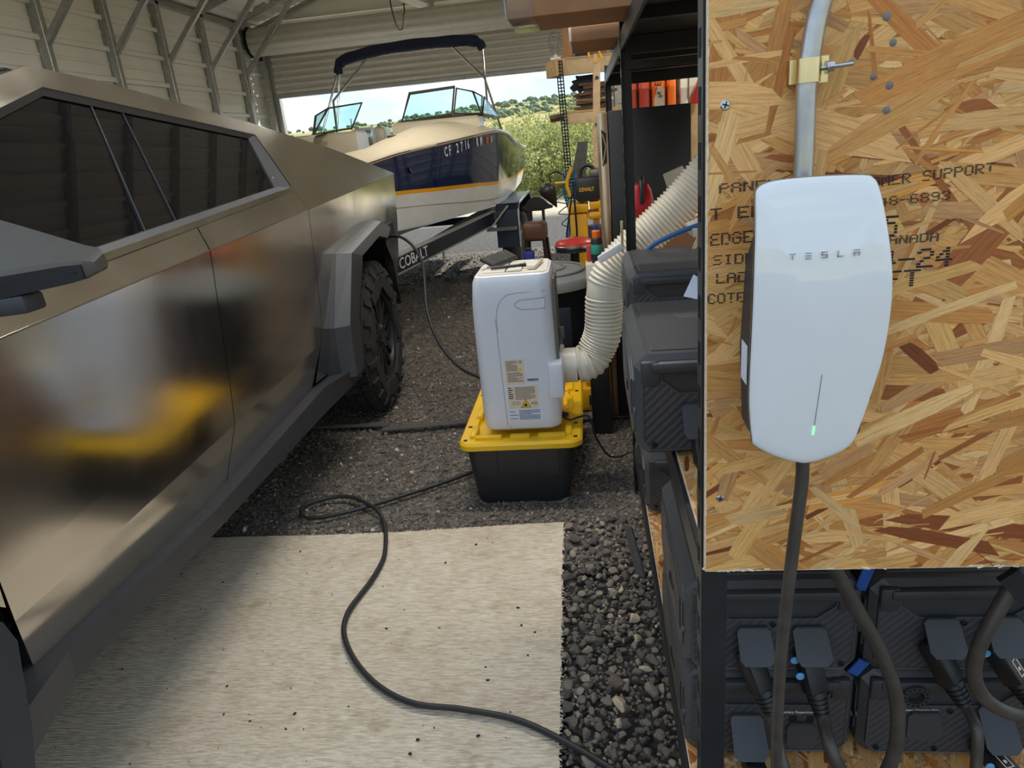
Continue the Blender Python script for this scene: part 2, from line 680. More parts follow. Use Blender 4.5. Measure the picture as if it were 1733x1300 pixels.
def rollup_door():
    d = structure('door_1')
    x0, x1 = -4.10, 0.35
    # jambs with tracks
    for x, s in ((x0, -1), (x1, 1)):
        mb = MB(); mb.box((x + s * 0.05, YB - 0.06, 1.45), (0.10, 0.08, 2.9), bevel=0.004, seg=1)
        mb.build('jamb', 'jamb_steel', d)
        mb = MB(); mb.box((x + s * 0.005, YB - 0.12, 1.42), (0.03, 0.05, 2.84)); mb.box((x + s * 0.09, YB - 0.12, 1.42), (0.03, 0.05, 2.84))
        mb.build('track', 'galvanised_steel', d)
    # hanging curtain, slat by slat
    zb, zt = 2.33, 2.98
    n = 8
    p = (zt - zb) / n
    for i in range(n):
        z = zb + i * p
        mb = MB()
        pr = [(z, 0), (z + p * 0.10, -0.028), (z + p * 0.50, -0.028), (z + p * 0.72, 0), (z + p, 0)]
        vs = []
        for (zz, dy) in pr:
            vs += [(x0, YB - 0.14 + dy, zz), (x1, YB - 0.14 + dy, zz)]
        mb.add(vs, [(2 * k, 2 * k + 1, 2 * k + 3, 2 * k + 2) for k in range(4)])
        mb.build('slat', 'door_slat_steel', d, smooth=0, fix=False)
    mb = MB(); mb.box(((x0 + x1) / 2, YB - 0.14, zb - 0.025), (x1 - x0, 0.05, 0.055), bevel=0.006, seg=1)
    mb.build('bottom_bar', 'jamb_steel', d)
    # wound curtain on the drum
    mb = MB()
    prof = []
    m = 22
    cz, cy, r = 2.965, YB - 0.32, 0.165
    rings = []
    for k in range(m * 2):
        a = 2 * math.pi * k / (m * 2)
        rr = r + (0.008 if k % 4 < 2 else 0)
        rings.append((cy + rr * math.cos(a), cz + rr * math.sin(a)))
    mb.loft([[(x0 - 0.14, y, z) for y, z in rings], [(x1 + 0.1, y, z) for y, z in rings]])
    mb.build('drum', 'door_slat_steel', d, smooth=0)
    for x in (x0 - 0.16, x1 + 0.12):
        mb = MB()
        mb.lathe([(0.0, -0.01), (0.19, -0.01), (0.19, 0.01), (0.0, 0.01)], 24, Matrix.Translation((x, cy, cz)) @ Matrix.Rotation(R(90), 4, 'Y'), cap=False)
        mb.box((x, cy + 0.12, cz - 0.17), (0.03, 0.24, 0.05))
        mb.build('end_plate', 'truck_black', d)


rollup_door()

# gable above the open front and the corner return
mb = structure('wall_front')
h = MB(); zr = EAVE + ((XR - XL) / 2) * RISE
h.prism([(XL, YF, EAVE), (XR, YF, EAVE), (RIDGE_X, YF, zr)], (0, -0.03, 0)); h.build('gable_sheet', 'sheet', mb)
for x in (XL + 0.05, XR - 0.05):
    h = MB(); h.box((x, YF + 0.05, 1.58), (0.08, 0.1, 3.16), bevel=0.005, seg=1); h.build('post', 'galvanised_steel', mb)

# ground inside
gm = Mat('dark_gravel_ground', rgb(96, 90, 84), 0.9)
v = gm.n('ShaderNodeTexVoronoi', Scale=48.0)
gm.l(gm.coord(), v.inputs['Vector'])
cr = gm.ramp(v.outputs['Color'], [(0.0, rgb(70, 66, 62)), (0.45, rgb(110, 103, 95)), (0.85, rgb(136, 127, 115)), (0.97, rgb(176, 170, 160))])
gm.color(cr)
v2 = gm.n('ShaderNodeTexVoronoi', Scale=48.0)
v2.feature = 'DISTANCE_TO_EDGE'
gm.l(gm.coord(), v2.inputs['Vector'])
gm.bump(v2.outputs['Distance'], 0.9, 0.03)
M['gravel_ground'] = gm.m
fl = MB(); fl.box(((XL + XR) / 2, (YF + YB) / 2, -0.03), (XR - XL + 0.1, YB - YF, 0.05))
floor = fl.build('floor', 'gravel_ground')
floor['kind'] = 'structure'


# ------------------------------------------------------------------ gravel
def rock_shapes(n, sub, seed):
    rs = np.random.RandomState(seed)
    out = []
    for k in range(n):
        b = bmesh.new()
        bmesh.ops.create_icosphere(b, subdivisions=sub, radius=1.0)
        V = np.array([v.co for v in b.verts])
        F = [[v.index for v in f.verts] for f in b.faces]
        b.free()
        # cut by random planes -> faceted stone
        for _ in range(11):
            d = rs.normal(size=3); d /= np.linalg.norm(d)
            h = rs.uniform(0.42, 0.82)
            t = V @ d
            m = t > h
            V[m] -= np.outer(t[m] - h, d)
        V *= 1 + rs.uniform(-0.06, 0.06, size=(len(V), 1))
        V *= rs.uniform([0.8, 0.6, 0.45], [1.15, 0.95, 0.75])
        out.append((V, np.array(F)))
    return out


def rot_mats(n, rs):
    q = rs.normal(size=(n, 4)); q /= np.linalg.norm(q, axis=1)[:, None]
    # mostly flat: keep tilt small
    q[:, 1:3] *= 0.45
    q /= np.linalg.norm(q, axis=1)[:, None]
    w, x, y, z = q.T
    return np.stack([np.stack([1 - 2 * (y * y + z * z), 2 * (x * y - z * w), 2 * (x * z + y * w)], -1),
                     np.stack([2 * (x * y + z * w), 1 - 2 * (x * x + z * z), 2 * (y * z - x * w)], -1),
                     np.stack([2 * (x * z - y * w), 2 * (y * z + x * w), 1 - 2 * (x * x + y * y)], -1)], 1)


STONE_TINTS = np.array([rgb(98, 92, 85), rgb(112, 105, 96), rgb(84, 79, 75), rgb(126, 115, 102), rgb(106, 94, 82), rgb(142, 130, 114), rgb(164, 156, 144), rgb(190, 182, 168)])
STONE_P = np.array([.25, .22, .2, .13, .12, .055, .015, .01])
stone_mat = Mat('stone', rgb(80, 76, 72), 0.88)
at = stone_mat.n('ShaderNodeAttribute'); at.attribute_name = 'tint'
mx = stone_mat.n('ShaderNodeMix'); mx.data_type = 'RGBA'; mx.blend_type = 'MULTIPLY'
mx.inputs['Factor'].default_value = 1.0
stone_mat.l(at.outputs['Color'], mx.inputs['A'])
stone_mat.l(stone_mat.ramp(stone_mat.noise(220, 4), [(0.3, (0.72, 0.72, 0.72)), (0.7, (1.25, 1.22, 1.18))]), mx.inputs['B'])
stone_mat.color(mx.outputs['Result'])
stone_mat.bump(stone_mat.noise(350, 3), 0.35, 0.002)
M['stone'] = stone_mat.m

RUG = (-2.05, 0.55, -0.150, 2.44)          # x0, y0, x1, y1


def gravel(name, n, region, size, shapes, seed, label, keep=lambda x, y: x == x, tints=STONE_P):
    rs = np.random.RandomState(seed)
    x = rs.uniform(region[0], region[2], n); y = rs.uniform(region[1], region[3], n)
    k = keep(x, y)
    x, y = x[k], y[k]; n = len(x)
    s = size[0] * (1 + rs.pareto(3.2, n) * 0.55); s = np.minimum(s, size[1])
    z = -0.006 + s * rs.uniform(-0.1, 0.35, n)
    Rm = rot_mats(n, rs)
    tint = STONE_TINTS[rs.choice(len(STONE_TINTS), n, p=tints)] * rs.uniform(0.95, 1.6, (n, 1))
    kind = rs.randint(0, len(shapes), n)
    VV, FF, TT = [], [], []
    off = 0
    for q, (V, F) in enumerate(shapes):
        idx = np.where(kind == q)[0]
        if not len(idx): continue
        P = np.einsum('nij,vj->nvi', Rm[idx], V) * s[idx][:, None, None]
        P += np.stack([x[idx], y[idx], z[idx]], -1)[:, None, :]
        m = len(V)
        VV.append(P.reshape(-1, 3))
        FF.append((F[None] + (np.arange(len(idx)) * m)[:, None, None]).reshape(-1, 3) + off)
        off += len(idx) * m
        TT.append(np.repeat(tint[idx], len(F), axis=0))
    V = np.concatenate(VV); F = np.concatenate(FF); T = np.concatenate(TT)
    me = bpy.data.meshes.new(name)
    me.vertices.add(len(V)); me.vertices.foreach_set('co', V.astype(np.float32).ravel())
    me.loops.add(len(F) * 3); me.loops.foreach_set('vertex_index', F.astype(np.int32).ravel())
    me.polygons.add(len(F)); me.polygons.foreach_set('loop_start', (np.arange(len(F)) * 3).astype(np.int32))
    me.update(calc_edges=True)
    a = me.attributes.new('tint', 'FLOAT_COLOR', 'FACE')
    a.data.foreach_set('color', np.concatenate([T, np.ones((len(T), 1))], 1).astype(np.float32).ravel())
    me.materials.append(M['stone'])
    o = bpy.data.objects.new(name, me); C.objects.link(o)
    return tag(o, label, 'gravel', kind='stuff')


near_shapes = rock_shapes(8, 2, 3)
mid_shapes = rock_shapes(8, 1, 4)
outside_rug = lambda x, y: ~((x < RUG[2] + 0.006) & (y < RUG[3] + 0.006) & (x > RUG[0]))
gravel('gravel', 4600, (-0.20, 0.9, 0.45, 2.5), (0.0085, 0.026), near_shapes, 11, 'dark crushed gravel strip between the cream rug and the battery shelf', lambda x, y: x > RUG[2] + 0.004)
gravel('gravel', 20000, (-2.1, 2.44, 0.42, 4.8), (0.0085, 0.026), mid_shapes, 12, 'dark crushed gravel around the black and yellow storage tote', outside_rug)
gravel('gravel', 9000, (-2.6, 4.8, 0.3, 9.8), (0.012, 0.034), mid_shapes, 13, 'dark crushed gravel under the boat trailer')


def single_stones():
    """the stones that show largest, each one an object, parts of the floor"""
    rs = np.random.RandomState(21)
    mats = []
    meshes = []
    for q, (V, F) in enumerate(rock_shapes(7, 2, 31)):
        for t in range(6):
            me = bpy.data.meshes.new('stone')
            me.from_pydata([tuple(v) for v in V], [], [tuple(f) for f in F])
            me.shade_smooth()
            me.set_sharp_from_angle(angle=R(16))
            a = me.attributes.new('tint', 'FLOAT_COLOR', 'FACE')
            a.data.foreach_set('color', np.tile(np.array([*(STONE_TINTS[t] * 1.3), 1], dtype=np.float32), len(F)))
            me.materials.append(M['stone'])
            meshes.append(me)
    spots = []
    tries = 0
    while len(spots) < 270 and tries < 40000:
        tries += 1
        x = rs.uniform(-0.14, 0.24); y = rs.uniform(0.98, 2.5)
        r = rs.uniform(0.014, 0.021) if rs.rand() < 0.8 else rs.uniform(0.02, 0.034)
        if x + r > 0.16 and y > 1.0: 
            if x > 0.2: continue
        if all((x - a) ** 2 + (y - b) ** 2 > (0.8 * (r + c)) ** 2 for a, b, c in spots):
            spots.append((x, y, r))
    for i, (x, y, r) in enumerate(spots):
        o = bpy.data.objects.new('stone', meshes[rs.randint(len(meshes))])
        C.objects.link(o)
        o.parent = floor
        o.location = (x, y, 0.004 + r * 0.22)
        o.rotation_euler = (rs.uniform(-.35, .35), rs.uniform(-.35, .35), rs.uniform(0, 6.28))
        o.scale = (r, r, r)
    # the pale ones that stand out
    pale = bpy.data.meshes.new('stone')
    V, F = rock_shapes(1, 3, 77)[0]
    pale.from_pydata([tuple(v) for v in V], [], [tuple(f) for f in F]); pale.shade_smooth()
    a = pale.attributes.new('tint', 'FLOAT_COLOR', 'FACE')
    a.data.foreach_set('color', np.tile(np.array([*rgb(206, 186, 158), 1], dtype=np.float32), len(F)))
    pale.materials.append(M['stone'])
    for (x, y, r) in ((0.020, 1.500, 0.033), (0.014, 1.440, 0.020), (0.100, 1.64, 0.022), (0.085, 1.77, 0.02), (0.05, 2.02, 0.016), (0.08, 1.86, 0.026)):
        o = bpy.data.objects.new('stone', pale); C.objects.link(o); o.parent = floor
        o.location = (x, y, 0.008 + r * 0.35); o.scale = (r, r, r * 0.9); o.rotation_euler = (0.2, 0.1, x * 90)
        o['label'] = 'pale tan stone'


single_stones()


# ------------------------------------------------------------------ land outside
def land_h(x, y):
    r = math.hypot(x, y - 5)
    h = -0.06
    if r > 24:
        t = min(1.0, (r - 24) / 60.0)
        h -= 7.0 * t * t * (3 - 2 * t)
    if r > 110:
        t = min(1.0, (r - 110) / 420.0)
        ang = math.atan2(x, y)
        top = 22 + 4.0 * math.sin(ang * 5 + 0.8) + 2.0 * math.sin(ang * 13 + 2)
        h += (top + 7) * (t ** 0.9)
        h += 2.2 * math.sin(x * 0.021 + 1) * math.cos(y * 0.017) * t
    return h


def terrain():
    radii = [0.0, 3, 6, 9, 12, 14, 16, 18, 20, 23, 26, 30, 36, 44, 54, 66, 80, 96, 112, 132, 156, 184, 216, 252, 290, 330, 372, 416, 460, 500, 530, 600]
    n = 120
    mb = MB()
    vs = [(0, 5, -0.06)]
    for r in radii[1:]:
        for j in range(n):
            a = 2 * math.pi * j / n
            x, y = r * math.sin(a), 5 + r * math.cos(a)
            vs.append((x, y, land_h(x, y)))
    fs = [(0, 1 + (j + 1) % n, 1 + j) for j in range(n)]
    for i in range(len(radii) - 2):
        for j in range(n):
            k = (j + 1) % n
            fs.append((1 + i * n + j, 1 + i * n + k, 1 + (i + 1) * n + k, 1 + (i + 1) * n + j))
    mb.add(vs, fs)
    t = Mat('dry_grass_land', rgb(150, 140, 96), 0.95)
    geo = t.n('ShaderNodeNewGeometry')
    vl = t.n('ShaderNodeVectorMath'); vl.operation = 'LENGTH'
    t.l(geo.outputs['Position'], vl.inputs[0])
    mr = t.n('ShaderNodeMapRange'); mr.inputs['From Min'].default_value = 17.5; mr.inputs['From Max'].default_value = 20
    t.l(vl.outputs['Value'], mr.inputs['Value'])
    grass = t.ramp(t.noise(0.035, 7), [(0.36, rgb(98, 112, 62)), (0.5, rgb(150, 148, 92)), (0.62, rgb(200, 172, 108))])
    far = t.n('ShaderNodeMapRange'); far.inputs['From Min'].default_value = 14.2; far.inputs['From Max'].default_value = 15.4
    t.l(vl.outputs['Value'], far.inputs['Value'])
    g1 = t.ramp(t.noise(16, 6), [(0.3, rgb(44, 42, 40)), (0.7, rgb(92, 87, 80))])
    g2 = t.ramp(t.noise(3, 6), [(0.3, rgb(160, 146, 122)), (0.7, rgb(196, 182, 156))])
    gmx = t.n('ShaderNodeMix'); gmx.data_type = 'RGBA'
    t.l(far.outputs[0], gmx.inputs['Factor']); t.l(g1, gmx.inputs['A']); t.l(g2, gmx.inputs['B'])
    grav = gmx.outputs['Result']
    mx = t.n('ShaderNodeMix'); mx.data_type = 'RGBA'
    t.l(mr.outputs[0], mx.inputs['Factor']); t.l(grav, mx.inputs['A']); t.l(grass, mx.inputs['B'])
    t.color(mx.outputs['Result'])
    M['land'] = t.m
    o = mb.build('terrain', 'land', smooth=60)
    o['kind'] = 'structure'


terrain()

lf = Mat('oak_leaf', rgb(130, 142, 74), 0.7)
lf.color(lf.ramp(lf.noise(1.6, 4), [(0.32, rgb(104, 116, 70)), (0.52, rgb(158, 160, 104)), (0.7, rgb(202, 198, 146))]))
tl = lf.n('ShaderNodeBsdfTranslucent'); tl.inputs['Color'].default_value = (*rgb(176, 178, 108), 1)
ms = lf.n('ShaderNodeMixShader'); ms.inputs[0].default_value = 0.45
lf.l(lf.b.outputs[0], ms.inputs[1]); lf.l(tl.outputs[0], ms.inputs[2])
lf.l(ms.outputs[0], lf.nt.nodes['Material Output'].inputs['Surface'])
M['leaf'] = lf.m
fo = Mat('far_oak', rgb(104, 118, 88), 0.9)  # aerial haze is mixed into this paler green
fo.vary(0.3, 0.05)
M['far_oak'] = fo.m
simple('bark', (92, 80, 66), 0.9, vary=0.2)


def far_trees():
    rs = np.random.RandomState(5)
    V, F = rock_shapes(1, 1, 9)[0]
    vs, fs = [], []
    off = 0
    for i in range(5200):
        a = rs.uniform(-0.75, 0.55)
        r = rs.uniform(120, 520)
        x, y = r * math.sin(a), 5 + r * math.cos(a)
        if math.sin(x * 0.05) + math.sin(y * 0.037 + 1.3) < -0.55 and rs.rand() < 0.85:
            continue
        s = rs.uniform(0.9, 2.3) * (0.6 + r / 500)
        z = land_h(x, y)
        vs.append(V * np.array([s, s, s * rs.uniform(0.9, 1.4)]) + np.array([x, y, z + s * 0.5]))
        fs.append(F + off); off += len(V)
    me = bpy.data.meshes.new('distant_oaks')
    me.from_pydata([tuple(p) for p in np.concatenate(vs)], [], [tuple(f) for f in np.concatenate(fs)])
    me.shade_smooth()
    me.materials.append(M['far_oak'])
    o = bpy.data.objects.new('distant_oaks', me); C.objects.link(o)
    tag(o, 'dark green oaks scattered over the distant hillside', 'trees', kind='stuff')


far_trees()


def bush_mesh(seed, nleaf):
    rs = np.random.RandomState(seed)
    clumps = [(rs.normal(0, 0.42, 3) * np.array([1, 1, 0.62]) + np.array([0, 0, 0.62])) for _ in range(16)]
    P = []
    for i in range(nleaf):
        c = clumps[rs.randint(len(clumps))]
        d = rs.normal(size=3); d /= np.linalg.norm(d)
        p = c + d * 0.30 * rs.uniform(0.55, 1.0) ** 0.5
        if p[2] < 0.03: p[2] = abs(p[2]) + 0.03
        s = rs.uniform(0.018, 0.036)
        u = rs.normal(size=3); u /= np.linalg.norm(u)
        w = np.cross(u, rs.normal(size=3)); w /= np.linalg.norm(w)
        P.append([p - u * s, p + w * s * 0.6, p + u * s, p - w * s * 0.6])
    P = np.array(P).reshape(-1, 3)
    me = bpy.data.meshes.new('foliage')
    me.from_pydata([tuple(p) for p in P], [], [(4 * i, 4 * i + 1, 4 * i + 2, 4 * i + 3) for i in range(nleaf)])
    me.materials.append(M['leaf'])
    return me


def bushes():
    ms = [bush_mesh(41 + i, 5200) for i in range(3)]
    tr = MB()
    for k in range(5):
        a = k * 1.3
        tr.tube(spline([(0.04 * math.cos(a), 0.04 * math.sin(a), -0.1), (0.1 * math.cos(a), 0.1 * math.sin(a), 0.3), (0.3 * math.cos(a), 0.3 * math.sin(a), 0.75)], 3), 0.02, 5)
    t0 = tr.build('trunk', 'bark')
    tm = t0.data
    bpy.data.objects.remove(t0)
    rs = random.Random(3)
    spots = [(-2.3, 19.8, 1.45), (-1.2, 20.6, 1.6), (-0.2, 20.0, 1.5), (0.9, 20.8, 1.7), (-1.9, 23.5, 1.9), (-0.5, 24.5, 2.0), (0.9, 24.2, 2.1), (2.3, 22.0, 1.9), (-3.3, 26, 1.7), (4.2, 23, 2.1), (2.3, 26.5, 2.2), (-4.6, 24.5, 1.35), (6.2, 21.5, 2.3), (8.2, 18.5, 2.5), (9.2, 14.5, 2.6), (7.0, 25.0, 2.3)]
    for i, (x, y, s) in enumerate(spots):
        b = thing('shrub', 'sunlit yellow green shrub growing beyond the open roll-up door', 'shrub', (x, y, land_h(x, y) - 0.02), rs.uniform(0, 6), 'shrubs beyond the open door')
        b.scale = (s * 1.05, s * 1.05, s)
        for nm, me in (('foliage', ms[i % 3]), ('trunk', tm)):
            o = bpy.data.objects.new(nm, me); C.objects.link(o); o.parent = b


bushes()


# ------------------------------------------------------------------ pickup truck (x outwards on the visible side, y towards the tail)
def zc(u):
    if u < -3.0:
        return 1.220 - 0.10 * ((-3.0 - u) / 1.65) ** 1.5
    return 1.226 + (u + 2.807) * 0.0311


def qv(u, z):            # leaning upper side
    return -0.02 - 0.56 * (z - zc(u))


def lv(z, u):            # side below the crease
    if z > 0.69:
        return -0.02 - 0.035 * (zc(u) - z) / 0.56
    return -0.055 - 0.040 * (0.69 - z) / 0.19


def truck():
    t = thing('pickup_truck', 'angular stainless steel electric pickup truck parked on the left', 'truck', (-1.24, 3.95, 0), R(2.85))
    IN = (-0.03, 0, 0)

    def Q(u, z, off=0.0): return (qv(u, z) - off, u, z)
    def Lp(u, z): return (lv(z, u), u, z)

    def upper(name, pts, mat='steel', off=0.0, th=0.025):
        mb = MB()
        mb.prism([Q(u, z, off) for u, z in pts], (-th, 0, -th * 0.5))
        return mb.build(name, mat, t, smooth=0)

    def lower(name, us, zs_top, zs_bot, mat='steel'):
        """panel between two u curves: rows crease / low crease / bottom"""
        pass

    belt = lambda u: 1.302 + 0.0452 * (u + 2.41)
    wtop = lambda u: 1.739 + (u + 2.05) * (1.61 - 1.739) / 1.15 if u > -2.05 else 1.739 + (u + 2.05) * 0.285
    roof = [(-4.05, 1.275), (-3.0, 1.552), (-2.032, 1.797), (-1.676, 1.764), (-0.80, 1.652)]
    # upper skins
    upper('roof_rail', [(-4.05, 1.262), (-4.05, 1.285), (-2.032, 1.797), (-2.05, wtop(-2.05)), (-3.80, wtop(-3.80))])
    upper('roof_rail', [(-2.05, wtop(-2.05)), (-2.032, 1.797), (-1.676, 1.766), (-0.80, 1.652), (-0.90, 1.61)])
    upper('bed_sail', [(-0.90, 1.61), (-0.80, 1.652), (0.0, 1.528), (0.917, 1.3465), (0.917, 1.3415), (-0.93, zc(-0.93)), (-0.93, belt(-0.93))])
    g = 0.003
    upper('door_skin', [(-2.94, zc(-2.94)), (-2.94, belt(-2.94)), (-1.86 - g, belt(-1.86)), (-1.89 - g, zc(-1.89))])
    upper('door_skin', [(-1.89 + g, zc(-1.89)), (-1.86 + g, belt(-1.86)), (-0.93 - g, belt(-0.93)), (-0.93 - g, zc(-0.93))])
    upper('fender_skin', [(-4.6, zc(-4.6)), (-4.05, 1.26), (-3.80, 1.235), (-2.94 - 2 * g, belt(-2.94)), (-2.94 - 2 * g, zc(-2.94))])
    # polished strip under the glass
    mb = MB()
    pts = [(-3.78, belt(-3.78)), (-3.0, belt(-3.0)), (-0.935, belt(-0.935))]
    ring = []
    for u, z in pts:
        ring.append([Q(u, z, -0.006), Q(u, z + 0.016, -0.004), Q(u, z + 0.016, 0.02), Q(u, z, 0.02)])
    mb.loft(ring); mb.build('belt_moulding', 'trim_steel', t, smooth=0)
    mb = MB()
    ring = [[Q(u, z + 0.016, 0.004), Q(u, z + 0.030, 0.012), Q(u, z + 0.030, 0.03), Q(u, z + 0.016, 0.03)] for u, z in pts]
    mb.loft(ring); mb.build('window_seal', 'truck_plastic', t, smooth=0)
    # black surround above the glass
    mb = MB()
    ring = [[Q(u, z, 0.002), Q(u, z - 0.022, 0.016), Q(u, z - 0.022, 0.04), Q(u, z, 0.04)] for u, z in ((-3.7, wtop(-3.7)), (-2.05, wtop(-2.05)), (-0.905, wtop(-0.905)))]
    mb.loft(ring); mb.build('window_seal', 'truck_black', t, smooth=0)
    # glass
    def glass(name, pts):
        mb = MB(); mb.prism([Q(u, z, 0.022) for u, z in pts], (-0.006, 0, -0.003))
        return mb.build(name, 'dark_glass', t, smooth=0)
    bb = lambda u: belt(u) + 0.022
    glass('window_pane', [(-3.75, bb(-3.75) - .01), (-2.05, wtop(-2.05) - 0.01), (-1.862, 1.712), (-2.10, bb(-2.10) + 0.02), (-2.12, bb(-2.12))])
    glass('window_pane', [(-1.855, 1.709), (-1.735, 1.698), (-1.925, bb(-1.925)), (-2.09, bb(-2.09))])
    glass('window_pane', [(-1.720, 1.696), (-0.955, 1.610), (-1.055, 1.43), (-1.075, bb(-1.075)), (-1.905, bb(-1.905))])
    for (ua, za, ub, zb, w) in ((-1.861, 1.712, -2.092, bb(-2.09), 0.006), (-1.727, 1.697, -1.914, bb(-1.914), 0.005)):
        mb = MB(); mb.loft([[Q(u - w / 2, z, 0.018), Q(u + w / 2, z, 0.018), Q(u + w / 2, z, 0.034), Q(u - w / 2, z, 0.034)] for u, z in ((ua, za), (ub, zb))])
        mb.build('window_pillar', 'truck_black', t, smooth=0)
    # triangular filler behind the rear glass
    mb = MB(); mb.prism([Q(-0.955, 1.605, 0.016), Q(-0.905, 1.605, 0.002), Q(-0.935, belt(-0.93) + 0.016, 0.002), Q(-1.07, bb(-1.07), 0.016)], (-0.02, 0, -0.01))
    mb.build('quarter_trim', 'truck_plastic', t, smooth=0)
    mb = MB(); mb.lathe([(0.0, 0.0), (0.006, 0.0), (0.004, 0.003), (0, 0.003)], 8, Matrix.Translation(Vector(Q(-1.02, 1.43, 0.012))) @ Matrix.Rotation(R(90), 4, 'Y'), cap=False)
    mb.build('trim_clip', 'bolt_zinc', t)

    # lower skins, folded along the low crease
    def skin(name, cols, mat='steel'):
        """cols: list of (list of (u,z)) columns, same length, going aft"""
        mb = MB()
        n = len(cols[0])
        vs = []
        for c in cols:
            for (u, z) in c: vs.append(Lp(u, z))
        for c in cols:
            for (u, z) in c:
                p = Lp(u, z); vs.append((p[0] - 0.02, p[1], p[2]))
        k = len(cols) * n
        fs = []
        for i in range(len(cols) - 1):
            for j in range(n - 1):
                a = i * n + j; b = a + n
                fs.append((a, b, b + 1, a + 1)); fs.append((a + k, a + 1 + k, b + 1 + k, b + k))
        def edge(ids):
            for a, b in zip(ids[:-1], ids[1:]): fs.append((a, b, b + k, a + k))
        m = len(cols)
        edge([i for i in range(n)]); edge([(m - 1) * n + i for i in range(n)][::-1])
        edge([i * n for i in range(m)][::-1]); edge([i * n + n - 1 for i in range(m)])
        mb.add(vs, fs)
        return mb.build(name, mat, t, smooth=0)
    g = 0.0025
    skin('front_door', [[(-2.945 + g, zc(-2.945)), (-2.945 + g, 0.80), (-2.94 + g, 0.70), (-2.90, 0.525)],
                        [(-2.60, zc(-2.6)), (-2.60, 0.80), (-2.60, 0.69), (-2.60, 0.515)],
                        [(-1.89 - g, zc(-1.89)), (-1.912 - g, 0.80), (-1.925 - g, 0.685), (-2.0, 0.51)]])
    skin('rear_door', [[(-1.89 + g, zc(-1.89)), (-1.912 + g, 0.80), (-1.925 + g, 0.685), (-2.0 + 2 * g, 0.51)],
                       [(-1.3, zc(-1.3)), (-1.3, 0.80), (-1.3, 0.69), (-1.3, 0.50)],
                       [(-0.93 - g, zc(-0.93)), (-0.93 - g, 0.80), (-0.99, 0.69), (-1.12, 0.50)]])
    skin('bed_side', [[(-0.93 + g, zc(-0.93)), (-0.93 + g, 1.0), (-0.93 + g, 0.80), (-0.985, 0.69), (-1.05, 0.52)],
                      [(-0.62, zc(-0.62)), (-0.60, 1.00), (-0.70, 0.85), (-0.80, 0.70), (-0.86, 0.5)]])
    skin('bed_side', [[(-0.62, zc(-0.62)), (-0.61, 1.10), (-0.60, 1.00)],
                      [(-0.45, zc(-0.45)), (-0.45, 1.10), (-0.45, 1.03)],
                      [(0.16, zc(0.16)), (0.16, 1.10), (0.16, 1.05)],
                      [(0.50, zc(0.5)), (0.50, 1.06), (0.50, 0.985)],
                      [(0.917, zc(0.917)), (0.915, 1.08), (0.905, 0.985)]])
    skin('rear_quarter', [[(0.50, 0.983), (0.53, 0.80), (0.56, 0.60)], [(0.905, 0.983), (0.86, 0.80), (0.78, 0.60)]])
    mb = MB(); mb.prism([(-0.075, 0.56, 0.60), (-0.075, 0.79, 0.60), (-0.12, 0.70, 0.50), (-0.12, 0.62, 0.50)], (-0.04, 0, 0)); mb.build('bumper_corner', 'truck_plastic_grey', t, smooth=0)
    skin('front_fender', [[(-4.6, zc(-4.6)), (-4.6, 0.8), (-4.6, 0.62)], [(-4.25, zc(-4.25)), (-4.25, 0.95), (-4.22, 0.8)]])
    skin('front_fender', [[(-4.25, zc(-4.25)), (-4.25, 1.05), (-4.25, 0.95)], [(-3.85, zc(-3.85)), (-3.85, 1.12), (-3.85, 1.08)], [(-3.3, zc(-3.3)), (-3.3, 1.12), (-3.3, 1.08)], [(-2.945 - g, zc(-2.945)), (-2.945 - g, 0.85), (-2.945 - g, 0.74)]])
    mb = MB(); mb.tube([(lv(zc(u) - 0.0005, u) + 0.0005, u, zc(u)) for u in (-4.6, -3.9, -3.4, -3.0, -2.0, -1.0, 0.0, 0.915)], 0.0022, 6); mb.build('crease_edge', 'trim_steel', t)  # thin polished tube added to draw the bright highlight along the crease
    # far side, roof, hood, tail: closed body behind the visible skins
    W = -2.0
    mb = MB()
    near = [(-4.62, 0.6, -0.16), (-4.66, 1.09, -0.05), (-4.05, 1.262, -0.08), (-2.032, 1.79, -0.36), (-0.80, 1.645, -0.27), (0.90, 1.335, -0.06), (0.90, 0.98, -0.09), (0.78, 0.60, -0.12)]
    a = [(v, u, z) for u, z, v in near]
    b = [(W - v, u, z) for u, z, v in near]
    body = MB(); body.loft([[Vector(p) for p in a], [Vector(p) for p in b]], cap=False)
    body.build('body_shell', 'steel', t, smooth=0)
    # roof glass and windscreen panels just above the shell
    mb = MB(); mb.prism([(-0.42, -2.0, 1.797), (-0.36, -0.85, 1.66), (-1.64, -0.85, 1.66), (-1.58, -2.0, 1.797)], (0, 0, 0.006)); mb.build('roof_glass', 'dark_glass', t, smooth=0)
    mb = MB(); mb.prism([(-0.40, -2.08, 1.795), (-0.16, -3.95, 1.300), (-1.84, -3.95, 1.300), (-1.60, -2.08, 1.795)], (0, -0.002, 0.008)); mb.build('windscreen', 'dark_glass', t, smooth=0)
    # far side skin
    mb = MB()
    mb.prism([(W + 0.02, -4.6, zc(-4.6)), (W + 0.02, 0.917, 1.345), (W + 0.06, 0.80, 0.60), (W + 0.13, -4.5, 0.55)], (0.02, 0, 0)); mb.build('far_side', 'steel', t, smooth=0)
    mb = MB()
    mb.prism([(W + 0.02, -4.0, 1.27), (W + 0.36, -2.03, 1.79), (W + 0.02, 0.917, 1.346)], (0.02, 0, -0.01)); mb.build('far_side', 'steel', t, smooth=0)
    # floor of the body and dark wheel wells
    mb = MB(); mb.box((-1.0, -1.9, 0.47), (1.66, 2.2, 0.14)); mb.box((-1.0, 0.45, 0.62), (1.2, 0.6, 0.2)); mb.box((-1.0, -1.8, 0.8), (1.5, 1.9, 0.5)); mb.build('underbody', 'truck_black', t)
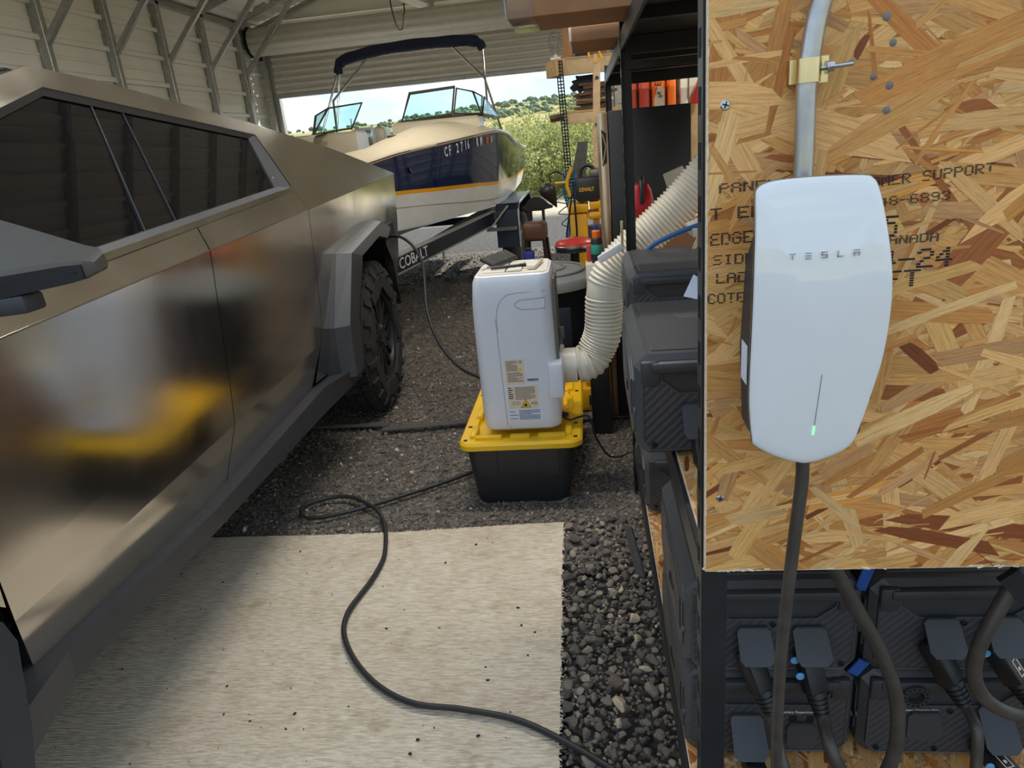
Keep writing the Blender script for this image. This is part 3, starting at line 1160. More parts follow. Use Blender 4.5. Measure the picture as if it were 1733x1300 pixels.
    for uc in (0.0, -3.635):
        mb = MB()
        n = 12
        arc = [(uc - 0.66, 0.45), (uc - 0.62, 0.75), (uc - 0.36, 1.02), (uc, 1.06), (uc + 0.36, 1.02), (uc + 0.56, 0.80), (uc + 0.62, 0.5)]
        mb.loft([[Vector((-0.03, u, z)) for u, z in arc], [Vector((-0.55, u, z)) for u, z in arc]], cap=False, closed=False)
        mb.prism([(-0.55, u, z) for u, z in arc], (-0.02, 0, 0))
        mb.build('wheel_well', 'truck_black', t, smooth=0)
    # rocker
    mb = MB()
    ring = []
    for (u, zt, zb, v) in ((-3.10, 0.600, 0.505, 0.035), (-2.875, 0.575, 0.500, -0.025), (-2.19, 0.522, 0.455, -0.028), (-1.12, 0.520, 0.405, -0.03), (-0.70, 0.490, 0.425, 0.03)):
        ring.append([(v, u, zt), (v - 0.008, u, zb), (v - 0.16, u, zb - 0.01), (v - 0.16, u, zt - 0.02), (v - 0.02, u, zt - 0.003)])
    mb.loft(ring); mb.build('rocker_panel', 'truck_plastic', t, smooth=0)

    # arch cladding
    def flare(uc, outer, inner, mats):
        for i in range(len(outer) - 1):
            (ua, za), (ub, zb) = outer[i], outer[i + 1]
            (ia, ja), (ib, jb) = inner[i], inner[i + 1]
            mb = MB()
            def mid(p, q, f): return (p[0] + (q[0] - p[0]) * f, p[1] + (q[1] - p[1]) * f)
            rings = []
            for o_, n_ in ((outer[i], inner[i]), (outer[i + 1], inner[i + 1])):
                m = mid(o_, n_, 0.14)
                rings.append([(-0.03, uc + o_[0], o_[1]), (0.038, uc + m[0], m[1]), (0.030, uc + n_[0], n_[1]), (-0.10, uc + n_[0], n_[1]), (-0.10, uc + o_[0], o_[1])])
            mb.loft(rings)
            mb.build('arch_cladding', mats[i], t, smooth=0)
    flare(0.0, [(-0.86, 0.47), (-0.84, 0.72), (-0.62, 1.04), (0.13, 1.118), (0.36, 1.05)],
          [(-0.66, 0.46), (-0.60, 0.72), (-0.36, 0.985), (0.06, 1.03), (0.26, 0.99)], ['truck_plastic', 'truck_plastic', 'truck_plastic_grey', 'truck_plastic_grey'])
    flare(-3.635, [(-0.66, 0.60), (-0.62, 0.85), (-0.45, 1.10), (0.25, 1.12), (0.600, 0.79), (0.612, 0.74), (0.575, 0.575), (0.55, 0.50)],
          [(-0.50, 0.60), (-0.50, 0.80), (-0.36, 0.98), (0.20, 1.0), (0.50, 0.74), (0.52, 0.68), (0.49, 0.55), (0.47, 0.48)],
          ['truck_plastic'] * 7)
    # charge port flap
    mb = MB(); mb.prism([(0.0, 0.38, 1.045), (0.0, 0.58, 1.055), (-0.01, 0.66, 0.97), (-0.01, 0.44, 0.96)], (-0.05, 0, 0)); mb.build('charge_port', 'truck_black', t, smooth=0)
    # mirror
    mb = MB()
    rings = []
    for v, fb, ft, bt, bb in ((-0.06, (-2.965, 1.312), (-2.965, 1.358), (-2.72, 1.478), (-2.70, 1.33)), (0.10, (-2.958, 1.322), (-2.958, 1.366), (-2.79, 1.437), (-2.78, 1.335)),
                              (0.27, (-2.947, 1.343), (-2.950, 1.3775), (-2.88, 1.397), (-2.87, 1.352)), (0.296, (-2.938, 1.348), (-2.942, 1.3765), (-2.888, 1.3915), (-2.88, 1.355)), (0.308, (-2.925, 1.356), (-2.93, 1.372), (-2.90, 1.382), (-2.895, 1.362))):
        def bl(p, q, f): return (v, p[0] + (q[0] - p[0]) * f, p[1] + (q[1] - p[1]) * f)
        rings.append([bl(fb, ft, .12), bl(fb, ft, .85), bl(ft, bt, .06), bl(ft, bt, .94), bl(bt, bb, .1), bl(bt, bb, .9), bl(bb, fb, .06), bl(bb, fb, .94)])
    mb.loft(rings); mi = mb.build('side_mirror', 'mirror_plastic', t, smooth=28)
    mb = MB()
    mb.loft([[(v, u - 0.0045, z0), (v, u - 0.0045, z1), (v, u + .006, z1), (v, u + .006, z0)] for v, u, z0, z1 in ((-0.06, -2.965, 1.313, 1.352), (0.10, -2.958, 1.323, 1.360), (0.27, -2.947, 1.344, 1.3725), (0.294, -2.940, 1.349, 1.371))]); mb.build('mirror_front', 'truck_black', mi, smooth=0)
    mb = MB()
    mb.loft([[(v, u - 0.0054, z - .0015), (v, u - 0.0054, z + .0015), (v, u + .004, z + .0015), (v, u + .004, z - .0015)] for v, u, z in ((-0.06, -2.965, 1.333), (0.10, -2.958, 1.343), (0.285, -2.944, 1.3605))]); mb.build('mirror_seam', 'slot_black', mi, smooth=0)
    mb = MB(); mb.box((0.07, -2.935, 1.312), (0.25, 0.05, 0.03), rot=(0, -0.05, 0), bevel=0.006); mb.build('mirror_arm', 'truck_plastic', mi)

    # wheels
    def wheel(uc):
        ax = Matrix.Translation((0.0, uc, 0.445)) @ Matrix.Rotation(R(90), 4, 'Y')   # local +z -> +x (outwards)
        mb = MB()
        r = 0.443
        prof = [(0.265, -0.27), (0.33, -0.285), (0.40, -0.28), (0.428, -0.255), (r - 0.008, -0.21), (r - 0.008, -0.07), (0.428, -0.025), (0.40, -0.004), (0.34, 0.0), (0.275, -0.015), (0.262, -0.03)]
        mb.lathe(prof, 56, ax, cap=False)
        w = mb.build('wheel', 'tyre_rubber', t, smooth=40)
        tb = MB()
        n = 44
        for k in range(n):
            a0 = 2 * math.pi * k / n
            for (x, wd, sh) in ((-0.055, 0.05, 0.0), (-0.115, 0.05, 0.4), (-0.17, 0.05, 0.1), (-0.228, 0.05, 0.6)):
                a = a0 + sh * 2 * math.pi / n
                b = bmesh.new(); bmesh.ops.create_cube(b, size=1)
                bmesh.ops.scale(b, vec=(0.018, 0.047, wd), verts=b.verts)
                bmesh.ops.transform(b, matrix=ax @ Matrix.Rotation(a, 4, 'Z') @ Matrix.Translation((r - 0.003, 0, x)), verts=b.verts)
                tb.bm(b)
            if k % 2 == 0:                                      # shoulder lugs
                b = bmesh.new(); bmesh.ops.create_cube(b, size=1)
                bmesh.ops.scale(b, vec=(0.055, 0.030, 0.02), verts=b.verts)
                bmesh.ops.transform(b, matrix=ax @ Matrix.Rotation(a0, 4, 'Z') @ Matrix.Translation((0.405, 0, -0.006)) @ Matrix.Rotation(R(28), 4, 'Y'), verts=b.verts)
                tb.bm(b)
        tag(tb.build('tread', 'tyre_rubber', w), kind='stuff')
        rim = MB()
        rim.lathe([(0.264, -0.25), (0.270, -0.03), (0.262, -0.018), (0.250, -0.022), (0.244, -0.06), (0.236, -0.20), (0.0, -0.21)], 48, ax, cap=False)
        rim.build('rim', 'wheel_black', w, smooth=30)
        for k in range(7):
            a = 2 * math.pi * k / 7 + 0.3
            sp = MB()
            for d in (-1, 1):
                m = ax @ Matrix.Rotation(a, 4, 'Z')
                pts = [(0.05, d * 0.016), (0.255, d * 0.085 + 0.0), (0.255, d * 0.085 - d * 0.035), (0.075, 0.0)]
                vs = [m @ Vector((x, y, z)) for z in (-0.035, -0.075) for x, y in pts]
                sp.add(vs, [(0, 1, 2, 3), (7, 6, 5, 4), (0, 4, 5, 1), (1, 5, 6, 2), (2, 6, 7, 3), (3, 7, 4, 0)])
            sp.build('spoke', 'wheel_black', w, smooth=0)
        hub = MB(); hub.lathe([(0.0, -0.02), (0.055, -0.02), (0.075, -0.035), (0.085, -0.09)], 14, ax, cap=False); hub.build('hub_cap', 'wheel_black', w, smooth=25)
        # sidewall blocks of the wheel cover
        for k in range(7):
            a = 2 * math.pi * (k + 0.5) / 7 + 0.3
            cv = MB()
            m = ax @ Matrix.Rotation(a, 4, 'Z')
            pts = [(0.27, -0.11), (0.345, -0.14), (0.36, 0.0), (0.345, 0.14), (0.27, 0.11), (0.262, 0.0)]
            vs = [m @ Vector((x, y, z)) for z in (0.006, -0.012) for x, y in pts]
            cv.add(vs, [(0, 1, 2, 3, 4, 5), (11, 10, 9, 8, 7, 6)] + [(i, i + 6, (i + 1) % 6 + 6, (i + 1) % 6) for i in range(6)])
            cv.build('sidewall_block', 'tyre_rubber', w, smooth=0)
        for k in range(5):
            a = 2 * math.pi * k / 5
            nu = MB(); p = ax @ (Matrix.Rotation(a, 4, 'Z') @ Vector((0.058, 0, -0.03))); q = ax @ (Matrix.Rotation(a, 4, 'Z') @ Vector((0.058, 0, -0.012)))
            nu.cyl(p, q, 0.010, 6); nu.build('lug_nut', 'wheel_black', w)
        return w
    wheel(0.0)
    wheel(-3.635)
    # far wheels, dark under the body
    for uc in (0.0, -3.635):
        mb = MB(); mb.lathe([(0.0, -1.98), (0.40, -1.98), (0.44, -1.95), (0.44, -1.74), (0.40, -1.71), (0.0, -1.71)], 36, Matrix.Translation((0, uc, 0.445)) @ Matrix.Rotation(R(90), 4, 'Y'), cap=False)
        mb.build('wheel', 'tyre_rubber', t, smooth=40)
    mb = MB(); mb.prism([(-0.20, -0.62, 0.28), (-0.20, -0.55, 0.50), (-0.06, -0.58, 0.50), (-0.06, -0.60, 0.30)], (0, 0.012, 0)); mb.build('mud_flap', 'truck_black', t, smooth=0)
    return t


truck()


# ------------------------------------------------------------------ OSB panel
def osb_materials():
    m = Mat('osb_strands', rgb(205, 155, 92), 0.62, spec=0.35)
    at = m.n('ShaderNodeAttribute'); at.attribute_name = 'tint'
    uv = m.n('ShaderNodeUVMap')
    mp = m.n('ShaderNodeMapping'); mp.inputs['Scale'].default_value = (14, 340, 1)
    m.l(uv.outputs[0], mp.inputs[0])
    no = m.n('ShaderNodeTexNoise', Scale=1.0, Detail=5, Roughness=0.6)
    m.l(mp.outputs[0], no.inputs['Vector'])
    mp2 = m.n('ShaderNodeMapping'); mp2.inputs['Scale'].default_value = (60, 900, 1)
    m.l(uv.outputs[0], mp2.inputs[0])
    no2 = m.n('ShaderNodeTexNoise', Scale=1.0, Detail=4, Roughness=0.7)
    m.l(mp2.outputs[0], no2.inputs['Vector'])
    g1 = m.ramp(no.outputs['Fac'], [(0.28, (0.66, 0.60, 0.54)), (0.5, (1.0, 1.0, 1.0)), (0.75, (1.16, 1.15, 1.12))])
    g2 = m.ramp(no2.outputs['Fac'], [(0.3, (0.78, 0.74, 0.70)), (0.55, (1.03, 1.03, 1.02)), (0.8, (1.1, 1.1, 1.1))])
    mx = m.n('ShaderNodeMix'); mx.data_type = 'RGBA'; mx.blend_type = 'MULTIPLY'; mx.inputs['Factor'].default_value = 1
    m.l(at.outputs['Color'], mx.inputs['A']); m.l(g1, mx.inputs['B'])
    mx2 = m.n('ShaderNodeMix'); mx2.data_type = 'RGBA'; mx2.blend_type = 'MULTIPLY'; mx2.inputs['Factor'].default_value = 1
    m.l(mx.outputs['Result'], mx2.inputs['A']); m.l(g2, mx2.inputs['B'])
    m.color(mx2.outputs['Result'])
    m.bump(no.outputs['Fac'], 0.25, 0.0008)
    M['osb_strands'] = m.m
    c = Mat('osb_core', rgb(176, 126, 74), 0.7)
    c.color(c.ramp(c.noise(90, 5, (1, 1, 3)), [(0.3, rgb(120, 80, 46)), (0.5, rgb(190, 146, 96)), (0.7, rgb(226, 198, 160))]))
    M['osb_core'] = c.m
    e = Mat('sawn_edge', rgb(226, 206, 176), 0.8)
    e.vary(0.2, 140)
    M['sawn_edge'] = e.m


osb_materials()
OSB_TINTS = [rgb(220, 168, 104), rgb(236, 190, 130), rgb(208, 150, 86), rgb(196, 132, 72), rgb(228, 184, 118), rgb(238, 200, 144), rgb(168, 104, 58), rgb(206, 160, 112), rgb(138, 78, 44), rgb(222, 162, 84)]
OSB_W = [.19, .18, .14, .09, .14, .08, .05, .07, .035, .025]


def strands(seed, n, w, h, lmin, lmax, lift):
    """overlapping wood strands on a w x h sheet (x, y), pressed flat; returns an MB in sheet coordinates"""
    rs = np.random.RandomState(seed)
    mb = MB(); mb.uv = []; mb.fc = []
    def clip(poly):
        for ax, lim, sg in ((0, 0, 1), (0, w, -1), (1, 0, 1), (1, h, -1)):
            out = []
            for i in range(len(poly)):
                p, q = poly[i], poly[(i + 1) % len(poly)]
                a = (p[ax] - lim) * sg; b = (q[ax] - lim) * sg
                if a >= 0: out.append(p)
                if (a >= 0) != (b >= 0):
                    t = a / (a - b)
                    out.append(tuple(p[k] + (q[k] - p[k]) * t for k in range(4)))
            poly = out
            if len(poly) < 3: return []
        return poly
    for i in range(n):
        big = rs.rand()
        f = i / n
        L = rs.uniform(lmin, lmax) * (1.25 if big < 0.15 else 1.0)
        W = rs.uniform(0.007, 0.027) * (1.6 if big < 0.07 else 1.0)
        if rs.rand() < 0.45 and f > 0.3:
            L *= rs.uniform(0.25, 0.7); W *= rs.uniform(0.15, 0.45)
        a = rs.normal(0.08, 0.40) if rs.rand() < 0.76 else rs.uniform(-1.5, 1.5)
        cx, cy = rs.uniform(-0.03, w + 0.03), rs.uniform(-0.03, h + 0.03)
        sk0, sk1 = rs.uniform(-0.9, 0.9, 2)
        t0, t1 = rs.uniform(0.5, 1.0, 2)
        bow = rs.normal(0, 0.06)
        ou, ov = rs.uniform(0, 50), rs.uniform(0, 50)
        pts = [(-L / 2 + sk0 * W * .5, -W / 2 * t0), (-L / 6, -W / 2 + bow * W), (L / 6, -W / 2 + bow * W), (L / 2 + sk1 * W * .5, -W / 2 * t1),
               (L / 2 - sk1 * W * .5 - rs.uniform(0, W), W / 2 * t1), (L / 6, W / 2 + bow * W), (-L / 6, W / 2 + bow * W), (-L / 2 - sk0 * W * .5 + rs.uniform(0, W), W / 2 * t0)]
        ca, sa = math.cos(a), math.sin(a)
        P = [(cx + x * ca - y * sa, cy + x * sa + y * ca, ou + x, ov + y) for x, y in pts]
        P = clip(P)
        if not P: continue
        z = lift * (0.1 + 0.9 * f)
        o = len(mb.v)
        mb.v += [(p[0], p[1], z) for p in P]
        mb.f.append(tuple(range(o, o + len(P))))
        mb.uv += [(p[2], p[3]) for p in P]
        c = np.array(OSB_TINTS[rs.choice(len(OSB_TINTS), p=OSB_W)]) * rs.uniform(0.80, 1.08) * np.array([0.97, 0.88, 0.76])
        mb.fc.append((*c, 1))
    return mb


def dup_sheet(o, name, parent, m):
    pass


FONT57 = {'A': '01110 10001 10001 11111 10001 10001 10001', 'B': '11110 10001 10001 11110 10001 10001 11110', 'C': '01110 10001 10000 10000 10000 10001 01110', 'D': '11110 10001 10001 10001 10001 10001 11110', 'E': '11111 10000 10000 11110 10000 10000 11111', 'F': '11111 10000 10000 11110 10000 10000 10000', 'G': '01110 10001 10000 10111 10001 10001 01110', 'I': '01110 00100 00100 00100 00100 00100 01110', 'L': '10000 10000 10000 10000 10000 10000 11111', 'M': '10001 11011 10101 10101 10001 10001 10001', 'N': '10001 11001 11001 10101 10011 10011 10001', 'O': '01110 10001 10001 10001 10001 10001 01110', 'P': '11110 10001 10001 11110 10000 10000 10000', 'R': '11110 10001 10001 11110 10100 10010 10001', 'S': '01111 10000 10000 01110 00001 00001 11110', 'T': '11111 00100 00100 00100 00100 00100 00100', 'U': '10001 10001 10001 10001 10001 10001 01110', '0': '01110 10001 10011 10101 11001 10001 01110', '1': '00100 01100 00100 00100 00100 00100 01110', '2': '01110 10001 00001 00110 01000 10000 11111', '3': '01110 10001 00001 00110 00001 10001 01110', '4': '00010 00110 01010 10010 11111 00010 00010', '5': '11111 10000 11110 00001 00001 10001 01110', '6': '01110 10000 10000 11110 10001 10001 01110', '8': '01110 10001 10001 01110 10001 10001 01110', '9': '01110 10001 10001 01111 00001 00001 01110', '-': '00000 00000 00000 11111 00000 00000 00000', ' ': '00000 00000 00000 00000 00000 00000 00000'}


def osb_panel():
    X0, X1, Z0, Z1, Yf, TH = 0.146, 1.10, 0.876, 1.90, 0.890, 0.011
    t = thing('chipboard_panel', 'upright oriented strand board panel screwed to the front of the black rack', 'board', (X0, Yf, Z0))
    w, h = X1 - X0, Z1 - Z0
    b = MB()
    rs = random.Random(2)
    # board body with a ragged sawn bottom edge
    nb = 90
    bot = [(w * i / nb, rs.uniform(-0.0022, 0.0012)) for i in range(nb + 1)]
    b.prism([(x, 0.0, z) for x, z in bot] + [(w, 0.0, h), (0, 0.0, h)], (0, TH, 0))
    b.build('board_core', 'osb_core', t, smooth=0)
    lift = 0.0016
    s = strands(5, 5600, w, h, 0.07, 0.20, lift)
    s.v = [(x, -z, y) for x, y, z in s.v]
    tag(s.build('wood_strands', 'osb_strands', t, smooth=0, fix=False), kind='stuff')
    e = MB()
    for i in range(nb):
        x0 = w * i / nb
        for k in range(2):
            hx = rs.uniform(0.002, 0.0055)
            e.box((x0 + rs.uniform(0, w / nb), rs.uniform(-0.0015, TH * 0.7), rs.uniform(-0.0012, 0.0026)), (hx * 2.2, 0.003, 0.0024), rot=(rs.uniform(-.5, .5), rs.uniform(-.5, .5), 0))
    e.box((w / 2, 0.0035, 0.0008), (w, 0.009, 0.0042))
    e.build('sawn_edge', 'sawn_edge', t, smooth=0)
    e = MB(); e.box((-0.0006, TH / 2 - 0.001, h / 2), (0.0022, TH, h)); e.build('sawn_edge', 'sawn_edge', t, smooth=0)
    # screws and the dents of older fixings
    for (x, z, r) in ((0.019, 0.638, 0.0062), (0.019, 0.120, 0.0055)):
        mb = MB()
        m = Matrix.Translation((x, -lift, z)) @ Matrix.Rotation(R(90), 4, 'X')
        mb.lathe([(0, 0), (r, 0), (r * 0.8, 0.0012), (0, 0.0014)], 14, m, cap=False)
        sc = mb.build('screw', 'bolt_zinc', t, smooth=40)
        cr = MB()
        for a in (0.3, 0.3 + math.pi / 2):
            cr.box((x, -lift - 0.0014, z), (r * 1.25, 0.0006, r * 0.24), rot=(0, a, 0))
        cr.build('screw_slot', 'slot_black', sc, smooth=0)
    for (x, z, r) in ((0.190, 0.713, 0.0048), (0.199, 0.686, 0.004), (0.156, 0.670, 0.0036), (0.181, 0.653, 0.0036), (0.199, 0.642, 0.0045), (0.198, 0.616, 0.0046)):
        mb = MB(); mb.lathe([(0, 0), (r, 0), (r * .7, 0.0005), (0, 0.0005)], 10, Matrix.Translation((x, -lift, z)) @ Matrix.Rotation(R(90), 4, 'X'), cap=False)
        mb.build('nail_head', 'fan_grey', t)
    # ink-jet lettering, dot matrix
    def stamp(s_, x, z, cw, ch, slant=0.0, rot=0.0, drop=0.06):
        mb = MB()
        px, pz = cw / 6.0, ch / 7.0
        for i, chr_ in enumerate(s_):
            rows = FONT57[chr_].split()
            for r_, row in enumerate(rows):
                for c_, bit in enumerate(row):
                    if bit == '1' and rs.random() > drop:
                        gx = i * cw + c_ * px + slant * (6 - r_) * pz
                        gz = (6 - r_) * pz
                        xx = x - X0 + gx * math.cos(rot) - gz * math.sin(rot); zz = z - Z0 + gx * math.sin(rot) + gz * math.cos(rot)
                        a, c2 = px * 0.64, pz * 0.36
                        y = -lift - 0.0003 - rs.random() * 0.00002
                        mb.add([(xx - a, y, zz - c2), (xx + a, y, zz - c2), (xx + a, y, zz + c2), (xx - a, y, zz + c2)], [(0, 1, 2, 3)])
        mb.build('stamped_lettering', 'print_black', t, smooth=0, fix=False)
    stamp('PANELS', 0.160, 1.4155, 0.0142, 0.0115)
    stamp('T END', 0.150, 1.3845, 0.0162, 0.0140)
    stamp('EDGES', 0.150, 1.3530, 0.0132, 0.0150, rot=0.02)
    stamp('SIDE TO', 0.1535, 1.3285, 0.0130, 0.0125)
    stamp('LADO', 0.1575, 1.3050, 0.0132, 0.0130)
    stamp('COTE BE', 0.1470, 1.2790, 0.0120, 0.0135)
    stamp('CUSTOMER SUPPORT', 0.2895, 1.4060, 0.0114, 0.0118, rot=0.045)
    stamp('848-6893', 0.3340, 1.3850, 0.0116, 0.0110, rot=0.02)
    stamp('25', 0.3380, 1.3490, 0.0170, 0.0260)
    stamp('CANADA', 0.3490, 1.3390, 0.0117, 0.0105)
    stamp('24-24', 0.3320, 1.3085, 0.0215, 0.0240, drop=0.02)
    stamp('4FT', 0.3380, 1.2860, 0.0225, 0.0215, drop=0.02)


osb_panel()


# ------------------------------------------------------------------ wall charger
def charger():
    t = thing('wall_charger', 'white glass electric vehicle wall charger hung on the strand board panel', 'charger', (0.258, 0.888, 1.255))
    # outline of the face: pixels of the photograph turned into the plane of the face, metres from its centre
    out = [(-0.0742, 0.1605), (-0.072, 0.1683), (-0.0642, 0.1733), (-0.046, 0.176), (-0.0036, 0.1762), (0.0383, 0.1739), (0.0481, 0.1701), (0.0543, 0.1593), (0.0618, 0.1279), (0.0706, 0.0762), (0.0736, 0.0295), (0.0714, -0.026), (0.064, -0.069), (0.0554, -0.1099), (0.0462, -0.1405), (0.0267, -0.1554), (-0.0003, -0.1647), (-0.0178, -0.1632), (-0.0462, -0.1524), (-0.0677, -0.1379), (-0.0714, -0.1274), (-0.076, -0.0844), (-0.0767, -0.0319), (-0.076, 0.0666), (-0.0747, 0.1321)]
    sp = spline([(x, z, 0) for x, z in out], 4, True)
    def yo(z):                      # depth of the face off the wall: fuller at the top
        return -0.082 - 0.016 * max(0.0, (z + 0.17) / 0.34) + 0.020 * max(0.0, (z - 0.02) / 0.15) ** 2
    # glass face, gently domed
    mb = MB()
    rings = []
    ks = [1.0, 0.985, 0.96, 0.9, 0.75, 0.5, 0.25, 0.02]
    for k in ks:
        lift = {1.0: 0.0, 0.985: 0.0016, 0.96: 0.0026}.get(k, 0.0026 + 0.006 * (1 - k * k))
        rings.append([(p.x * k, yo(p.y * k) - lift, p.y * k) for p in sp])
    rings.insert(0, [(p.x, yo(p.y) + 0.003, p.y) for p in sp])
    mb.loft(rings)
    face = mb.build('face_plate', 'white_glass', t, smooth=25)
    mb = MB()
    mb.loft([[(p.x * 1.012, yo(p.y) + 0.002, p.y * 1.006) for p in sp], [(p.x * 1.012, yo(p.y) + 0.006, p.y * 1.006) for p in sp]])
    mb.build('trim_ring', 'silver_trim', t, smooth=30)
    # grey housing behind
    mb = MB()
    def sq(sx, sz0, sz1, y): return [(-0.066 * sx, y, sz0), (0.060 * sx, y, sz0), (0.066 * sx, y, sz0 + 0.06), (0.066 * sx, y, sz1 - 0.02), (0.05 * sx, y, sz1), (-0.05 * sx, y, sz1), (-0.066 * sx, y, sz1 - 0.06), (-0.071 * sx, y, sz0 + 0.1)]
    mb.loft([sq(1.0, -0.135, 0.135, 0.0), sq(1.02, -0.135, 0.135, -0.045), sq(0.98, -0.13, 0.13, -0.072), sq(0.9, -0.13, 0.125, -0.079)])
    mb.build('housing', 'truck_plastic', t, smooth=20)
    mb = MB(); mb.box((-0.0725, -0.035, -0.045), (0.001, 0.03, 0.05)); mb.build('rating_label', 'label_white', t)
    mb = MB(); mb.box((-0.006, -0.05, -0.152), (0.03, 0.03, 0.03), bevel=0.006); mb.build('cable_gland', 'plug_black', t)
    # lettering, five widely spaced characters built from bars
    zc0 = 0.095
    yb = yo(zc0) - 0.0026 - 0.0058
    mb = MB()
    lw, lh, bt = 0.0062, 0.0068, 0.0011
    x = -0.0365
    def bar(cx, cz, sx, sz): mb.box((cx, yb - 0.0002, cz), (sx, 0.0006, sz))
    def hb(i, lv): bar(x0, zc0 + lv, lw, bt)
    for i, ch in enumerate('TESLA'):
        x0 = -0.0372 + i * 0.0168
        top, bo = lh / 2 - bt / 2, -lh / 2 + bt / 2
        if ch == 'T': hb(0, top); bar(x0, zc0 - bt * 0.8, bt, lh - bt * 1.6)
        if ch == 'E': hb(0, top); hb(0, 0); hb(0, bo)
        if ch == 'S': hb(0, top); hb(0, 0); hb(0, bo); bar(x0 - lw / 2 + bt / 2, zc0 + top / 2, bt, lh / 2); bar(x0 + lw / 2 - bt / 2, zc0 - top / 2, bt, lh / 2)
        if ch == 'L': hb(0, bo); bar(x0 - lw / 2 + bt / 2, zc0, bt, lh)
        if ch == 'A': hb(0, top); hb(0, 0); bar(x0 - lw / 2 + bt / 2, zc0 - top / 2 - bt * .2, bt, lh / 2 + bt * .4); bar(x0 + lw / 2 - bt / 2, zc0 - top / 2 - bt * .2, bt, lh / 2 + bt * .4)
    mb.build('lettering', 'logo_grey', t, smooth=0)
    # status light: a slim groove lit green at its foot
    def fy(z): return yo(z) - 0.0026 - 0.006 * (1 - min(1, abs(z) / 0.17) ** 2)
    mb = MB(); mb.loft([[(0.0020 + (z + .05) * 0.05 + dx, fy(z) - 0.0004 + dy, z) for dx, dy in ((-.0005, 0), (.0005, 0), (.0005, .002), (-.0005, .002))] for z in (-0.045, -0.07, -0.095, -0.116)]); mb.build('light_groove', 'logo_grey', t, smooth=0)
    mb = MB(); mb.loft([[(0.0020 + (z + .05) * 0.05 + dx, fy(z) - 0.0006 + dy, z) for dx, dy in ((-.001, 0), (.001, 0), (.001, .002), (-.001, .002))] for z in (-0.112, -0.124)]); mb.build('status_light', 'green_light', t, smooth=0)
    # hanging cable
    c = MB()
    c.tube(spline([(0.258, 0.842, 1.10), (0.259, 0.838, 1.05), (0.254, 0.836, 0.98), (0.248, 0.835, 0.88), (0.243, 0.835, 0.76), (0.243, 0.836, 0.62), (0.248, 0.838, 0.46), (0.252, 0.84, 0.3), (0.21, 0.84, 0.12), (0.10, 0.86, 0.012), (-0.02, 0.88, 0.012)], 8), 0.0085, 14)
    o = c.build('charging_cable', 'cable_worn', smooth=60)
    tag(o, 'thick black charging cable hanging straight down from the white wall charger', 'cable')


charger()


def conduit():
    t = thing('conduit_pipe', 'galvanised metal conduit pipe entering the wall charger from above', 'pipe', (0.250, 0.868, 1.40))
    mb = MB(); mb.tube(spline([(0.0, 0, -0.02), (0.0, 0, 0.06), (-0.001, 0, 0.125), (0.002, 0, 0.160), (0.008, 0, 0.200), (0.024, 0, 0.25), (0.042, 0, 0.31), (0.055, 0, 0.38), (0.060, 0, 0.50), (0.060, 0, 1.0), (0.060, 0, 1.70)], 6), 0.0112, 20)
    mb.build('pipe', 'conduit', t, smooth=60)
    c = MB()
    c.lathe([(0.0118, -0.0125), (0.0135, -0.0125), (0.0135, 0.0125), (0.0118, 0.0125)], 24, Matrix.Translation((0.0, 0, 0.141)), cap=False)
    c.box((0.0155, -0.001, 0.141), (0.010, 0.003, 0.027)); c.box((0.0155, 0.006, 0.141), (0.010, 0.003, 0.027)); c.box((-0.015, 0.014, 0.141), (0.006, 0.012, 0.025))
    cl = c.build('pipe_clamp', 'brass_zinc', t, smooth=30)
    b = MB(); b.cyl((0.012, -0.004, 0.142), (0.0455, -0.004, 0.1435), 0.0026, 10); b.build('bolt', 'bolt_zinc', cl)
    b = MB(); b.cyl((0.020, -0.004, 0.1424), (0.0255, -0.004, 0.1426), 0.0056, 6); b.build('nut', 'bolt_zinc', cl, smooth=0)
    b = MB(); b.cyl((0.0175, -0.004, 0.1423), (0.0192, -0.004, 0.1424), 0.0068, 14); b.build('washer', 'bolt_zinc', cl)


conduit()


# ------------------------------------------------------------------ steel rack
RX0, RX1 = 0.142, 0.90
MIDZ, LOWZ, TOPZ = 0.874, 0.235, 1.815


